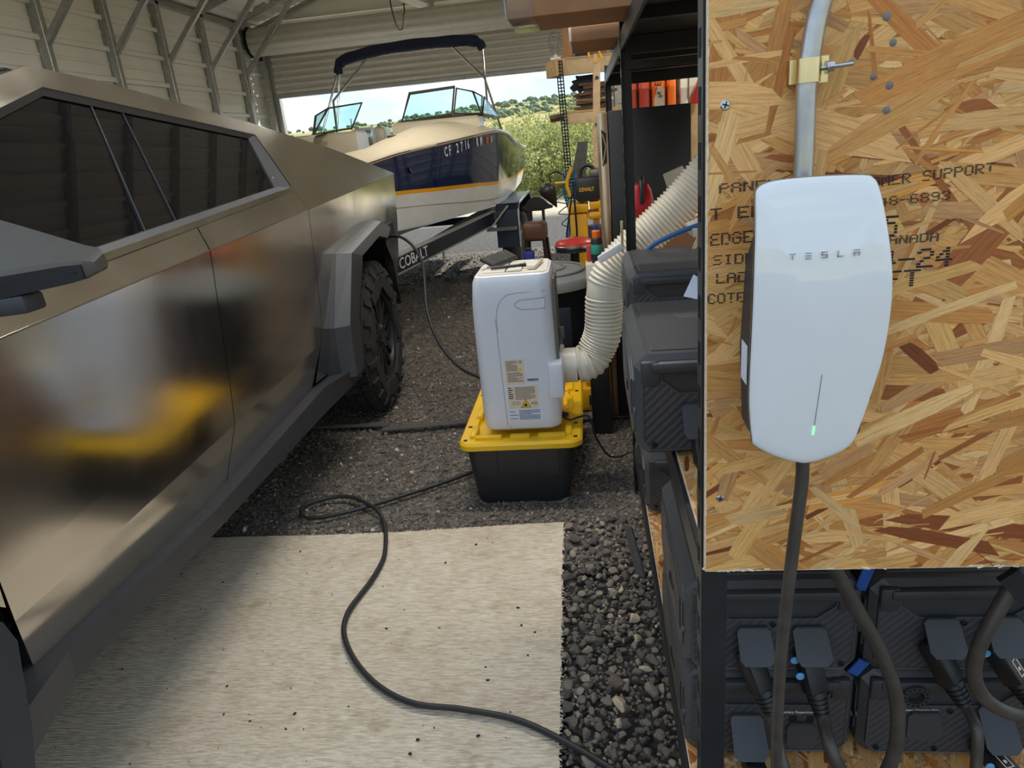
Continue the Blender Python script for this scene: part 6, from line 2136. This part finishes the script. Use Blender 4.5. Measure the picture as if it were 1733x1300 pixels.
# ------------------------------------------------------------------ stool with a curved back, by the trailer
def stool():
    t = thing('bar_stool', 'brown leather bar stool with a curved back beside the trailer', 'stool', (-0.465, 6.3, 0.0), R(-6))
    mb = MB()
    pr = [(-0.145, 0.90), (-0.10, 0.925), (-0.065, 0.965), (-0.02, 0.985), (0.03, 0.982), (0.07, 0.955), (0.105, 0.915), (0.140, 0.895), (0.135, 0.875), (0.09, 0.872), (0.05, 0.862), (-0.05, 0.862), (-0.10, 0.865), (-0.14, 0.88)]
    mb.loft([[(x, y + 0.04 * (x / 0.14) ** 2, z) for x, z in pr] for y in (0.10, 0.14)]); b = mb.build('backrest', 'dark_bronze', t)
    for x in (-0.075, 0.055):
        mb = MB(); mb.tube(spline([(x, 0.12, 0.88), (x * 1.02, 0.115, 0.80), (x * 1.1, 0.11, 0.70)], 4), 0.014, 8); mb.build('back_post', 'dark_bronze', t)
    mb = MB(); mb.box((-0.01, 0, 0.70), (0.205, 0.22, 0.165), bevel=0.04, seg=3); mb.build('seat', 'leather_brown', t)
    for x in (-0.095, 0.085):
        for y in (-0.09, 0.09):
            mb = MB(); mb.tube([(x * 0.9, y * 0.9, 0.63), (x * 1.35, y * 1.35, 0.0)], 0.016, 8); mb.build('leg', 'dark_bronze', t)
    mb = MB(); mb.tube([(-.11, -.11, .25), (.10, -.11, .25), (.10, .11, .25), (-.11, .11, .25)], 0.009, 6, closed=True); mb.build('foot_ring', 'dark_bronze', t)
    o = MB(); o.box((-0.525, 6.02, 0.285), (0.10, 0.09, 0.57), bevel=0.015); o.build('can_body', 'deep_blue', tag_b := thing('blue_canister', 'tall blue canister standing in front of the brown stool', 'canister', (0, 0, 0)))
    o = MB(); o.box((-0.525, 6.02, 0.583), (0.05, 0.05, 0.03), bevel=0.008); o.build('lid', 'tool_black', tag_b)


stool()


# ------------------------------------------------------------------ bin, fridge, gas can and the rest of the right side
def trash_can():
    t = thing('trash_can', 'round black trash can with a grey lid behind the air conditioner', 'bin', (-0.28, 4.08, 0.0))
    mb = MB(); mb.lathe([(0.0, 0.0), (0.235, 0.0), (0.245, 0.02), (0.268, 0.50), (0.275, 0.66), (0.288, 0.68), (0.288, 0.70), (0, 0.70)], 40, cap=False); mb.build('drum', 'navy_plastic', t)
    mb = MB(); mb.lathe([(0.290, 0.66), (0.304, 0.665), (0.304, 0.715), (0.296, 0.725), (0.255, 0.735), (0.240, 0.748), (0.16, 0.756), (0.12, 0.758), (0.108, 0.768), (0.0, 0.772)], 44, cap=False)
    l = mb.build('lid', 'grey_lid', t, smooth=40)
    for r in (0.24, 0.13):
        mb = MB(); mb.tube([(r * math.cos(a * math.pi / 24), r * math.sin(a * math.pi / 24), 0.752 if r > .2 else 0.762) for a in range(48)], 0.008, 6, closed=True); mb.build('lid_ring', 'grey_lid', l)
    mb = MB(); mb.box((0.06, -0.268, 0.38), (0.20, 0.02, 0.40), bevel=0.04); mb.build('moulded_panel', 'navy_plastic', t)
    for s in (1, -1):
        mb = MB(); mb.box((s * 0.31, 0, 0.58), (0.03, 0.14, 0.05), bevel=0.01); mb.build('handle', 'grey_lid', t)


trash_can()


def fridge():
    t = thing('refrigerator', 'matte black refrigerator with a steel door, behind the rack', 'fridge', (0.075, 3.55, 0.0))
    mb = MB(); mb.box((0.235, 0.30, 0.795), (0.385, 0.62, 1.57), bevel=0.006); mb.build('cabinet', 'fridge_black', t)
    mb = MB(); mb.box((0.020, 0.30, 0.80), (0.042, 0.61, 1.55), bevel=0.008); d = mb.build('door', 'fridge_steel', t)
    for z0, z1 in ((1.33, 1.48),):
        mb = MB(); mb.prism([(0.008, -0.0062, z0), (0.030, -0.0062, z0 + 0.02), (0.030, -0.0062, z1), (0.008, -0.0062, z1 + 0.02)], (0, 0.004, 0)); mb.build('handle_recess', 'slot_black', d)
        mb = MB(); mb.tube([(0.010, -0.008, z0 + 0.01), (0.028, -0.008, z1 - 0.06), (0.012, -0.008, z1)], 0.004, 6); mb.build('handle', 'fridge_steel', d)


fridge()


def gas_can():
    bx = thing('cardboard_box', 'brown cardboard box under the red fuel can', 'box', (0.362, 3.27, 0.0))
    for i, (h0, h1) in enumerate(((0.0, 0.54), (0.55, 1.105))):
        if i == 0:
            mb = MB(); mb.box((0, 0, 0.27), (0.34, 0.30, 0.54), bevel=0.004); tag(mb.build('cardboard_box', 'cardboard_brown'), 'lower brown cardboard box stacked behind the rack post', 'box').location = (0.362, 3.27, 0.0)
        else:
            mb = MB(); mb.box((0, 0, 0.828), (0.33, 0.29, 0.55), bevel=0.004); mb.build('carton', 'cardboard_brown', bx)
            mb = MB(); mb.box((-0.10, 0, 1.1045), (0.06, 0.29, 0.002)); mb.build('packing_tape', 'label_paper', bx)
            mb = MB(); mb.box((0.08, -0.02, 1.106), (0.11, 0.14, 0.004)); mb.build('paper_note', 'label_paper', bx)
    t = thing('fuel_can', 'red plastic fuel can standing on the brown cardboard box', 'can', (0.235, 3.20, 1.108))
    mb = MB(); mb.loft([rrect(-.05, -.07, .05, .07, .03, 0.0), rrect(-.052, -.075, .052, .075, .03, 0.02), rrect(-.052, -.075, .052, .075, .03, 0.085), rrect(-.045, -.065, .045, .065, .03, 0.125), rrect(-.035, -.05, .035, .05, .025, 0.150), rrect(-.018, -.02, .018, .02, .012, 0.157)])
    mb.build('tank', 'can_red', t)
    mb = MB(); mb.box((0, 0, 0.055), (0.108, 0.156, 0.006), bevel=0.002); mb.build('seam_rib', 'can_red', t)
    mb = MB(); mb.cyl((0.0, -0.02, 0.15), (0.0, -0.02, 0.19), 0.016, 12); mb.build('spout', 'tool_black', t)
    mb = MB(); mb.tube(spline([(0.0, -0.075, 0.075), (0.0, -0.078, 0.12), (0.0, -0.05, 0.165), (0.0, 0.0, 0.17)], 5), 0.010, 8); mb.build('handle', 'tool_black', t)


gas_can()
mb = MB()
mb.prism([(0.315, 3.02, 1.300), (0.345, 3.02, 1.205), (0.44, 3.10, 1.255), (0.405, 3.10, 1.325)], (0.0, 0.012, 0.004))
tag(mb.build('window_kit_panel', 'cream_plastic', smooth=0), 'cream plastic window kit panel lying on the ribbed hose', 'panel')
mb = MB(); mb.box((0.082, 2.77, 1.040), (0.105, 0.018, 0.030), rot=(0, R(-28), 0), bevel=0.003); tag(mb.build('metal_channel', 'lamp_white'), 'short metal channel, highlight painted white, resting on the ribbed hose', 'metal strip')  # white base colour stands in for the highlight on the metal
mb = MB(); mb.box((0.1285, 2.772, 1.10), (0.010, 0.012, 0.12), bevel=0.002); tag(mb.build('wooden_stick', 'wood_pale'), 'thin pale wooden stick leaning on the far rack post', 'stick')
mb = MB(); mb.tube(spline([(0.16, 2.53, 1.04), (0.19, 2.51, 1.072), (0.232, 2.5, 1.107), (0.314, 2.5, 1.140), (0.40, 2.5, 1.166), (0.50, 2.5, 1.20)], 8), 0.0085, 10); tag(mb.build('air_line', 'hose_blue'), 'blue cable crossing in front of the ribbed hose', 'cable')
mb = MB(); mb.box((0.385, 2.53, 1.150), (0.075, 0.06, 0.045), rot=(0.2, -0.3, 0.2), bevel=0.008); tag(mb.build('plug_adaptor', 'cream_plastic'), 'pale plug adaptor at the end of the blue cable', 'plug')
mb = MB(); mb.box((0.36, 2.45, 1.095), (0.012, 0.012, 0.10), rot=(0, 0.4, 0)); tag(mb.build('wooden_peg', 'wood_pale'), 'thin pale peg under the blue cable', 'stick')
mb = MB(); mb.prism([(0.235, 1.80, 1.0755), (0.30, 1.70, 1.0755), (0.33, 1.84, 1.0755), (0.275, 1.90, 1.110)], (0, 0, 0.001)); tag(mb.build('paper_sheet', 'label_white', smooth=0), 'white sheet of paper lying behind the big battery box', 'paper')
mb = MB()
for k in range(7): mb.box((0.19 + 0.008 * k, 1.56, MIDZ + 0.003 + BH + 0.0026), (0.0028, 0.05, 0.0006), rot=(0, 0, 0.3))
mb.box((0.262, 1.56, MIDZ + 0.003 + BH + 0.0026), (0.05, 0.055, 0.0006))
tag(mb.build('warning_sticker', 'fan_grey', smooth=0), 'grey warning sticker on top of the big battery box', 'sticker')

# panels and boards standing at the back of the rack
def panels():
    y = 4.75
    for i, (x0, x1, mat, lab) in enumerate(((0.26, 0.345, 'orange_red_panel', 'salmon red panel standing behind the rack, leftmost of the red and orange row'), (0.352, 0.425, 'orange_red_panel', 'salmon red panel standing behind the rack, second from the left'), (0.432, 0.520, 'orange_panel', 'orange panel with black lettering behind the rack'), (0.526, 0.582, 'orange_panel', 'narrow orange panel rightmost of the orange ones behind the rack'))):
        t = thing('upright_panel', lab, 'panel', (0, y, 0))
        mb = MB(); mb.box(((x0 + x1) / 2, 0.1, 0.98), (x1 - x0, 0.2, 1.96), bevel=0.012); mb.build('case', mat, t)
        mb = MB(); mb.box((x0 + 0.010, -0.004, 0.98), (0.010, 0.012, 1.9)); mb.build('edge_rib', mat, t)
        if i == 2:
            text('lettering', 'ERY', 0.055, 'print_black', t, frame((0.490, -0.002, 1.72), (0.05, 0, 1), (0, -1, 0)))
            mb = MB(); mb.prism([(0.438, -0.003, 1.56), (0.512, -0.003, 1.58), (0.512, -0.003, 1.71), (0.47, -0.003, 1.72), (0.445, -0.003, 1.64)], (0, 0.002, 0)); mb.build('sticker', 'label_paper', t)
            text('lettering', '%', 0.05, 'print_black', t, frame((0.465, -0.0045, 1.655), (1, 0, 0), (0, -1, 0)))
    mb = MB(); mb.box((0.635, 4.80, 1.0), (0.045, 0.05, 2.0), bevel=0.003); tag(mb.build('white_post', 'white_trim'), 'white trim post standing right of the orange panels', 'post')
    mb = MB(); mb.box((0.600, 4.84, 1.0), (0.022, 0.05, 2.0), bevel=0.003); tag(mb.build('grey_post', 'fan_grey'), 'narrow grey post between the orange panel and the white post', 'post')
    mb = MB(); mb.box((0.705, 4.83, 1.0), (0.075, 0.05, 2.0), bevel=0.003); tag(mb.build('timber_stud', 'wood_tan'), 'brown timber stud right of the white post', 'timber')
    mb = MB(); mb.prism([(0.672, 4.79, 1.60), (0.735, 4.79, 1.60), (0.735, 4.79, 1.72), (0.72, 4.79, 1.73)], (0, -0.02, 0)); tag(mb.build('red_pennant', 'can_red', smooth=0), 'red triangle of cloth low on the timber stud', 'cloth')
    mb = MB(); mb.prism([(0.665, 4.785, 1.64), (0.715, 4.785, 1.74), (0.70, 4.785, 1.79), (0.668, 4.785, 1.79)], (0, -0.02, 0)); tag(mb.build('plastic_wrap', 'white_trim', smooth=0), 'crumpled pale plastic wrap hanging above the red cloth', 'plastic')
    t = thing('plywood_sheet', 'tall beige plywood sheet standing at the back of the rack', 'board', (1.25, 4.90, 0.0))
    mb = MB(); mb.box((0, 0, 1.1), (1.1, 0.02, 2.2)); mb.build('board', 'beige_panel', t, smooth=0)
    mb = MB(); mb.lathe([(0, 0), (0.012, 0), (0.008, 0.004), (0, 0.004)], 10, Matrix.Translation((-0.42, -0.010, 1.79)) @ Matrix.Rotation(R(90), 4, 'X'), cap=False); mb.build('screw', 'fan_grey', t)


panels()

# loads on top of the racks
t = thing('long_carton', 'long plastic-wrapped cardboard carton lying across the rack top', 'box', (0.2, 2.35, TOPZ + 0.002))
mb = MB(); mb.box((0.0, 0.0, 0.075), (0.80, 0.30, 0.15), bevel=0.004); mb.build('carton', 'cardboard_brown', t)
mb = MB()
rs = random.Random(6)
for k in range(10):
    pts = [(-0.402, -0.152, 0.0 + rs.uniform(0, 0.15)), (-0.408, -0.1 + rs.uniform(-.05, .05), rs.uniform(0, .15)), (-0.402, 0.1, rs.uniform(0, .15))]
    mb.tube(spline(pts, 4), 0.003, 5)
mb.box((-0.36, 0, 0.075), (0.08, 0.304, 0.154), bevel=0.006)
mb.build('plastic_wrap', 'film', t)
text('lettering', 'HEAVY', 0.035, 'print_black', t, frame((-0.30, -0.1515, 0.085), (1, 0, 0.02), (0, -1, 0)))
t = thing('flat_carton', 'flat carton wrapped in clear plastic on the rear rack top', 'box', (0.22, 3.10, TOPZ + 0.002))
mb = MB(); mb.box((0, 0, 0.025), (0.50, 0.42, 0.05), bevel=0.003); mb.build('carton', 'cardboard_brown', t)
mb = MB(); mb.box((-0.250, 0, 0.03), (0.012, 0.42, 0.055), bevel=0.003); mb.build('edge_strip', 'white_trim', t)
b = bmesh.new(); bmesh.ops.create_icosphere(b, subdivisions=4, radius=1)
from mathutils import noise as mn
for v in b.verts:
    d = mn.noise(v.co * 2.3) * 0.35 + mn.noise(v.co * 6) * 0.12
    v.co = Vector((v.co.x * 0.11, v.co.y * 0.15, max(-0.02, v.co.z * 0.11))) * (1 + d)
o = MB(); o.bm(b)
bagm = o.build('plastic_bag', 'film', smooth=25); bagm.location = (0.125, 2.63, TOPZ + 0.075)
tag(bagm, 'crumpled clear plastic bag on the near rack top', 'bag')
b = bmesh.new(); bmesh.ops.create_icosphere(b, subdivisions=3, radius=1)
for v in b.verts:
    v.co = Vector((v.co.x * 0.085, v.co.y * 0.13, max(-0.03, v.co.z * 0.085))) * (1 + mn.noise(v.co * 2.0) * 0.25)
o = MB(); o.bm(b); o = o.build('dark_bundle', 'dark_bag', smooth=25); o.location = (0.130, 2.64, TOPZ + 0.070); o.parent = None
tag(o, 'dark bundle inside the clear plastic bag', 'bundle')


# ------------------------------------------------------------------ lumber shelf, tools by the roll-up door
def lumber_shelf():
    t = thing('lumber_shelf', 'timber shelf with a perforated steel post by the roll-up door', 'shelf', (0.05, 6.4, 0.0))
    for z0, z1 in ((1.955, 2.075), (1.565, 1.655)):
        mb = MB(); mb.box((0.12, 0.03, (z0 + z1) / 2), (0.66, 0.05, z1 - z0), bevel=0.004); mb.build('joist', 'wood_pale', t)
        mb = MB(); mb.box((0.12, 0.25, z1 + 0.008), (0.66, 0.5, 0.016)); mb.build('shelf_board', 'wood_tan', t)
    mb = MB(); mb.box((-0.255, 0.10, 2.02), (0.10, 0.24, 0.13), rot=(0, 0, 0.4), bevel=0.004); mb.build('block', 'wood_tan', t)
    mb = MB(); mb.cyl((-0.33, 0.16, 1.625), (-0.16, 0.12, 1.640), 0.034, 6); mb.build('stub', 'wood_dark', t)
    ps = MB()
    a, c = Vector((-0.225, -0.02, 2.07)), Vector((-0.165, -0.02, 0.0))
    for k in range(80):
        p = a.lerp(c, (k + 0.5) / 80)
        for dx in (-0.024, 0.0, 0.024):
            ps.box(p + Vector((dx, 0, 0)), (0.010, 0.004, 0.028))
        ps.box(p + Vector((0, 0, 0.009)), (0.05, 0.004, 0.009))
    ps.build('perforated_post', 'tool_black', t, smooth=0)
    mb = MB(); mb.box((0.42, 0.2, 1.03), (0.05, 0.05, 2.06)); mb.build('post', 'wood_tan', t)
    # stack of offcuts on the lower shelf
    rs = random.Random(12)
    for k in range(9):
        w = rs.uniform(0.18, 0.34)
        mb = MB(); mb.box((0, 0, 0.011), (w, rs.uniform(0.2, 0.4), 0.022), rot=(0, rs.uniform(-.05, .05), rs.uniform(-.2, .2)))
        o = mb.build('wood_offcut', 'wood_dark' if k != 3 else 'wood_pale', smooth=0); o.location = (0.17 - w * 0.25 + rs.uniform(-.03, .03), 6.62, 1.676 + k * 0.0235)
        tag(o, 'dark timber offcut, ' + ('lowest', 'second lowest', 'third lowest', '', 'fifth from the bottom', 'sixth from the bottom', 'third from the top', 'second from the top', 'topmost')[k] + ', of the stack on the lower lumber shelf', 'timber', 'timber offcuts on the lower shelf') if k != 3 else tag(o, 'pale timber offcut inside the dark stack on the lower lumber shelf', 'timber')
    mb = MB()
    pts = [(0.0, 0.0), (0.04, 0.03), (0.02, 0.05), (0.07, 0.06), (0.06, 0.09), (0.1, 0.085), (0.28, 0.09), (0.28, -0.02), (0.12, -0.03), (0.09, -0.05), (0.07, -0.02), (0.03, -0.03)]
    mb.prism([(x * 0.9 - 0.1, 6.55, 1.865 + z) for x, z in pts], (0, 0.2, 0)); tag(mb.build('bark_slab', 'slot_black', smooth=0), 'ragged dark bark slab wedged over the offcut stack', 'timber')


lumber_shelf()
mb = MB(); mb.box((0, 0, 0.16), (0.085, 0.25, 0.33), bevel=0.004); o = mb.build('tall_carton', 'cardboard'); o.location = (-0.098, 6.64, 2.093); tag(o, 'tall tan cardboard carton at the left end of the upper lumber shelf', 'box')
mb = MB(); mb.box((0, 0, 0.16), (0.26, 0.25, 0.33), bevel=0.004); o = mb.build('tall_carton', 'cardboard_brown'); o.location = (0.10, 6.68, 2.093); tag(o, 'wide brown carton behind the dark bag on the upper lumber shelf', 'box')
mb = MB(); mb.box((0, 0, 0.10), (0.13, 0.06, 0.20), bevel=0.015); o = mb.build('dark_pouch', 'dark_bag'); o.location = (0.025, 6.51, 2.093); tag(o, 'dark blue bag standing on the upper lumber shelf', 'bag')
t = thing('desk_fan', 'small round desk fan on the upper lumber shelf end', 'fan', (-0.205, 6.52, 2.088))
mb = MB(); mb.tube([(0.05 * math.cos(a * math.pi / 12), -0.02, 0.135 + 0.085 * math.sin(a * math.pi / 12)) for a in range(24)], 0.005, 6, closed=True); mb.tube([(0.03 * math.cos(a * math.pi / 12), -0.02, 0.135 + 0.05 * math.sin(a * math.pi / 12)) for a in range(24)], 0.003, 6, closed=True); g1 = mb.build('guard', 'fan_grey', t)
for k in range(4):
    mb = MB(); a = k * math.pi / 2 + .4
    mb.prism([(0, -.02, .135), (0.045 * math.cos(a), -.02, .135 + .07 * math.sin(a)), (0.045 * math.cos(a + .7), -.02, .135 + .07 * math.sin(a + .7))], (0, 0.006, 0)); mb.build('blade', 'fan_grey', t)
mb = MB(); mb.box((0, 0, 0.012), (0.09, 0.09, 0.024), bevel=0.008); mb.cyl((0, 0, 0.02), (0, -0.01, 0.06), 0.014, 8); mb.build('base', 'white_trim', t)


def ladder():
    t = thing('step_ladder', 'tan ladder rail leaning upright behind the fridge', 'ladder', (0.07, 5.6, 0.0))
    a, c = Vector((0.055, 0, 2.02)), Vector((-0.045, 0, 0.0))
    mb = MB()
    mb.loft([[p + Vector((-0.024, -0.015, 0)), p + Vector((0.024, -0.015, 0)), p + Vector((0.024, 0.02, 0)), p + Vector((-0.024, 0.02, 0))] for p in (a, c)]); mb.build('rail', 'wood_pale', t, smooth=0)
    mb = MB()
    mb.loft([[p + Vector((-0.024, 0.40, 0)), p + Vector((0.024, 0.40, 0)), p + Vector((0.024, 0.43, 0)), p + Vector((-0.024, 0.43, 0))] for p in (a, c)]); mb.build('rail', 'wood_pale', t, smooth=0)
    for k in range(6):
        p = c.lerp(a, (k + 0.8) / 6.3)
        mb = MB(); mb.cyl(p + Vector((0, -0.022, 0)), p + Vector((0, 0.42, 0)), 0.013, 8); mb.build('rung', 'tool_black', t)
    mb = MB(); mb.tube([p + a for p in (Vector((-.06, -.02, -.02)), Vector((-.06, -.02, .06)), Vector((0, -.02, .05)), Vector((.03, -.02, -.03)), Vector((-.02, -.02, -.06)))], 0.009, 6); mb.build('yellow_clip', 'tool_yellow', t)


ladder()
mb = MB(); mb.prism([(-0.17, 6.0, 0.98), (-0.05, 6.0, 1.42), (0.03, 6.0, 1.42), (-0.02, 6.0, 0.98)], (0, 0.03, 0)); tag(mb.build('grey_board', 'strap_grey', smooth=0), 'grey board leaning behind the black tool bag', 'board')


def tools():
    # yellow tool chest with black case on top
    t = thing('tool_chest', 'yellow plastic tool chest standing behind the red stool', 'tool chest', (-0.02, 5.2, 0.0))
    mb = MB(); mb.box((-0.045, 0, 0.475), (0.125, 0.26, 0.95), bevel=0.012); mb.build('body', 'tool_yellow', t)
    mb = MB(); mb.box((-0.045, -0.005, 0.985), (0.145, 0.27, 0.06), bevel=0.012); mb.build('lid', 'tool_yellow', t)
    mb = MB(); mb.box((0.070, 0.0, 0.42), (0.11, 0.24, 0.84), bevel=0.01); mb.build('side_body', 'tool_black', t)
    mb = MB(); mb.box((0.068, -0.02, 0.93), (0.095, 0.24, 0.055), bevel=0.02); mb.build('handle', 'tool_yellow', t)
    mb = MB(); mb.box((0.08, -0.02, 1.00), (0.09, 0.24, 0.05), bevel=0.01); mb.build('latch', 'tool_yellow', t)
    k = thing('tool_case', 'black tool case with yellow lettering on top of the yellow chest', 'tool case', (0.01, 5.2, 1.026))
    mb = MB(); mb.box((0, 0, 0.085), (0.175, 0.22, 0.165), bevel=0.022); mb.build('case', 'tool_black', k)
    mb = MB(); mb.tube(spline([(-0.05, 0, 0.16), (-0.045, 0, 0.215), (-0.01, 0, 0.245), (0.04, 0, 0.225), (0.06, 0, 0.16)], 5), 0.014, 8); mb.build('handle', 'tool_black', k)
    mb = MB(); mb.box((0.06, 0, 0.19), (0.09, 0.15, 0.05), bevel=0.015); mb.build('motor_head', 'fan_grey', k)
    text('lettering', 'DEWALT', 0.036, 'tool_yellow', k, frame((-0.062, -0.1125, 0.075), (1, 0, 0), (0, -1, 0)), sx=0.72, bold=0.001)
    mb = MB(); mb.tube(spline([(-0.09, 4.98, 1.18), (-0.085, 4.96, 1.0), (-0.085, 4.96, 0.80), (-0.125, 4.95, 0.74), (-0.155, 4.95, 0.80), (-0.13, 4.95, 0.95), (-0.10, 4.96, 1.10)], 7), 0.007, 8); tag(mb.build('cord_loop', 'slot_black'), 'black cord loop hanging beside the yellow chest', 'cord')
    # coiled teal air hose
    mb = MB()
    pts = []
    for q in range(360):
        f = q / 360
        a = q * 0.45
        r = 0.045 + 0.015 * math.sin(f * 9)
        pts.append((-0.125 + r * math.cos(a) + 0.03 * f, 5.42 + 0.04 * math.sin(a), 1.22 - 0.60 * f + 0.025 * math.sin(a * 1.0)))
    mb.tube(pts, 0.0055, 6); tag(mb.build('coiled_air_hose', 'air_teal'), 'teal coiled air hose hanging on the perforated post', 'hose')
    mb = MB(); mb.tube(spline([(-0.12, 5.4, 1.1), (-0.19, 5.4, 1.06), (-0.235, 5.4, 1.02), (-0.15, 5.4, 0.99), (-0.22, 5.4, 0.93), (-0.14, 5.4, 0.91), (-0.2, 5.4, 0.85), (-0.14, 5.4, 0.82)], 7), 0.0045, 6); tag(mb.build('loose_hose', 'air_teal'), 'loose teal hose strand dangling left of the coil', 'hose')
    # yellow clamp
    t = thing('bar_clamp', 'yellow clamp hung on the perforated post', 'clamp', (-0.13, 5.36, 1.15))
    mb = MB(); mb.tube([(0.03, 0, 0.11), (-0.01, 0, 0.02), (-0.015, 0, -0.02), (0.005, 0, -0.10)], 0.013, 8); mb.build('bar', 'tool_yellow', t)
    mb = MB(); mb.tube([(-0.10, -0.005, 0.005), (-0.015, 0, 0.005)], 0.010, 8); mb.build('jaw', 'tool_yellow', t)
    # dark face shield
    b = bmesh.new(); bmesh.ops.create_uvsphere(b, u_segments=18, v_segments=12, radius=1)
    for v in b.verts:
        x, y, z = v.co
        k = 1 - 0.75 * max(0, -z) ** 1.2
        v.co = Vector((x * 0.062 * k + (0.03 * -z if z < 0 else 0), y * 0.05 * k, z * (0.135 if z < 0 else 0.06)))
    m_ = MB(); m_.bm(b); o = m_.build('face_shield', 'dark_bronze', smooth=60); o.location = (-0.29, 5.38, 1.10); o.rotation_euler = (0, R(-14), 0)
    tag(o, 'dark brown face shield hanging at the end of the yellow clamp', 'face shield')
    mb = MB(); mb.tube(spline([(-0.26, 5.38, 1.16), (-0.27, 5.38, 1.21), (-0.22, 5.38, 1.235), (-0.17, 5.38, 1.21), (-0.14, 5.37, 1.18)], 6), 0.005, 6); tag(mb.build('shield_cord', 'slot_black'), 'black cord joining the face shield and the clamp', 'cord')
    # red stool
    t = thing('shop_stool', 'round red shop stool with a chrome rim behind the trash can', 'stool', (-0.10, 4.72, 0.0))
    mb = MB(); mb.lathe([(0.0, 0.835), (0.095, 0.83), (0.125, 0.81), (0.130, 0.795), (0.0, 0.795)], 32, cap=False); mb.build('seat', 'seat_red', t)
    mb = MB(); mb.lathe([(0.129, 0.795), (0.134, 0.79), (0.134, 0.778), (0.128, 0.775), (0.0, 0.775)], 32, cap=False); mb.build('rim', 'bolt_zinc', t)
    mb = MB(); mb.lathe([(0.126, 0.776), (0.126, 0.75), (0.03, 0.74), (0.03, 0.05), (0.2, 0.03), (0.2, 0.0), (0, 0.0)], 24, cap=False); mb.build('pedestal', 'tool_black', t)
    # bottle on a white carton
    mb = MB(); mb.box((0.02, 3.44, 0.36), (0.10, 0.16, 0.72), bevel=0.01); tag(mb.build('black_crate', 'tool_black'), 'tall narrow black crate under the white carton by the fridge', 'crate')
    mb = MB(); mb.box((0.02, 3.44, 0.806), (0.085, 0.12, 0.168), bevel=0.004); tag(mb.build('white_carton', 'cream_plastic'), 'small white carton under the teal bottle, left of the fridge door', 'box')
    t = thing('spray_bottle', 'teal and black bottle with an orange cap on the white carton', 'bottle', (0.035, 3.42, 0.892))
    mb = MB(); mb.lathe([(0, 0), (0.027, 0), (0.028, 0.04), (0.028, 0.10), (0.024, 0.115), (0.018, 0.12), (0, 0.12)], 20, cap=False); mb.build('flask', 'tool_black', t)
    mb = MB(); mb.lathe([(0.0285, 0.042), (0.0292, 0.045), (0.0292, 0.085), (0.0285, 0.088)], 20, cap=False); mb.build('band', 'teal', t)
    mb = MB(); mb.lathe([(0, 0.12), (0.020, 0.12), (0.021, 0.15), (0.014, 0.156), (0, 0.156)], 16, cap=False); mb.build('cap', 'orange_panel', t)
    mb = MB(); mb.lathe([(0, 0.156), (0.012, 0.156), (0.010, 0.176), (0, 0.178)], 12, cap=False); mb.build('nozzle', 'deep_blue', t)
    mb = MB(); mb.box((-0.005, 3.47, 0.93), (0.022, 0.03, 0.08), bevel=0.004); tag(mb.build('pink_tin', 'sticker_red'), 'small pinkish red tin beside the teal bottle', 'tin')
    mb = MB(); mb.box((0.02, 3.02, 0.36), (0.16, 0.2, 0.05), bevel=0.01)
    # yellow jack-like thing on the ground behind the tote
    t = thing('cordless_tool', 'yellow power tool on the gravel behind the tote', 'tool', (-0.02, 3.75, 0.0))
    mb = MB(); mb.box((0, 0, 0.07), (0.16, 0.14, 0.14), bevel=0.02); mb.build('housing', 'tool_yellow', t)
    mb = MB(); mb.box((0.01, -0.01, 0.17), (0.10, 0.08, 0.07), bevel=0.02); mb.build('head', 'tool_yellow', t)
    mb = MB(); mb.box((0.0, -0.072, 0.07), (0.05, 0.012, 0.06), bevel=0.005); mb.build('grip', 'tool_black', t)


tools()

# seen roof-hung light, added fill lights, wire hook
def strip_light(x, y, z, label, watts, rz=R(80)):
    t = thing('strip_light', label, 'lamp', (x, y, z), rz)
    mb = MB(); mb.box((0, 0.0, 0.03), (1.2, 0.075, 0.03), bevel=0.006); mb.build('housing', 'lamp_white', t)
    for k in range(6):
        mb = MB(); mb.box((0.606, -0.03 + k * 0.012, 0.02), (0.012, 0.006, 0.014)); mb.build('end_tooth', 'tool_black', t)
    for dx in (-0.45, 0.3):
        mb = MB(); mb.tube([(dx, 0, 0.045), (dx, 0, 1.15)], 0.003, 6); mb.build('hanger', 'galvanised_steel', t)
    ld = bpy.data.lights.new('lamp', 'AREA'); ld.shape = 'RECTANGLE'; ld.size = 1.15; ld.size_y = 0.06; ld.energy = watts; ld.color = (1.0, 0.95, 0.86)
    lo = bpy.data.objects.new('lamp', ld); lo.location = (0, 0, 0.012); lo.parent = t; C.objects.link(lo)


strip_light(-1.40, 5.91, 2.585, 'white strip light hanging under the garage roof in front of the door', 7.0)
strip_light(-0.45, 2.95, 3.02, 'added fill strip light under the roof above the tote, out of view', 24.0, 0.0)  # this and the next two are unseen lamps added to brighten the interior
strip_light(1.70, 4.6, 2.75, 'added fill strip light under the roof beside the right wall, out of view', 34.0)
strip_light(1.30, 7.4, 2.95, 'added fill strip light under the roof beside the lumber shelf, out of view', 14.0)
mb = MB(); mb.tube(spline([(-1.575, 6.5, 3.70), (-1.57, 6.5, 3.0), (-1.569, 6.5, 2.687), (-1.555, 6.5, 2.55), (-1.53, 6.5, 2.467), (-1.51, 6.5, 2.455), (-1.49, 6.5, 2.47), (-1.47, 6.5, 2.56), (-1.453, 6.5, 2.70), (-1.45, 6.5, 3.70)], 6), 0.0055, 6)
tag(mb.build('wire_hook', 'slot_black'), 'thin dark wire hook hanging beside the strip light', 'hook')
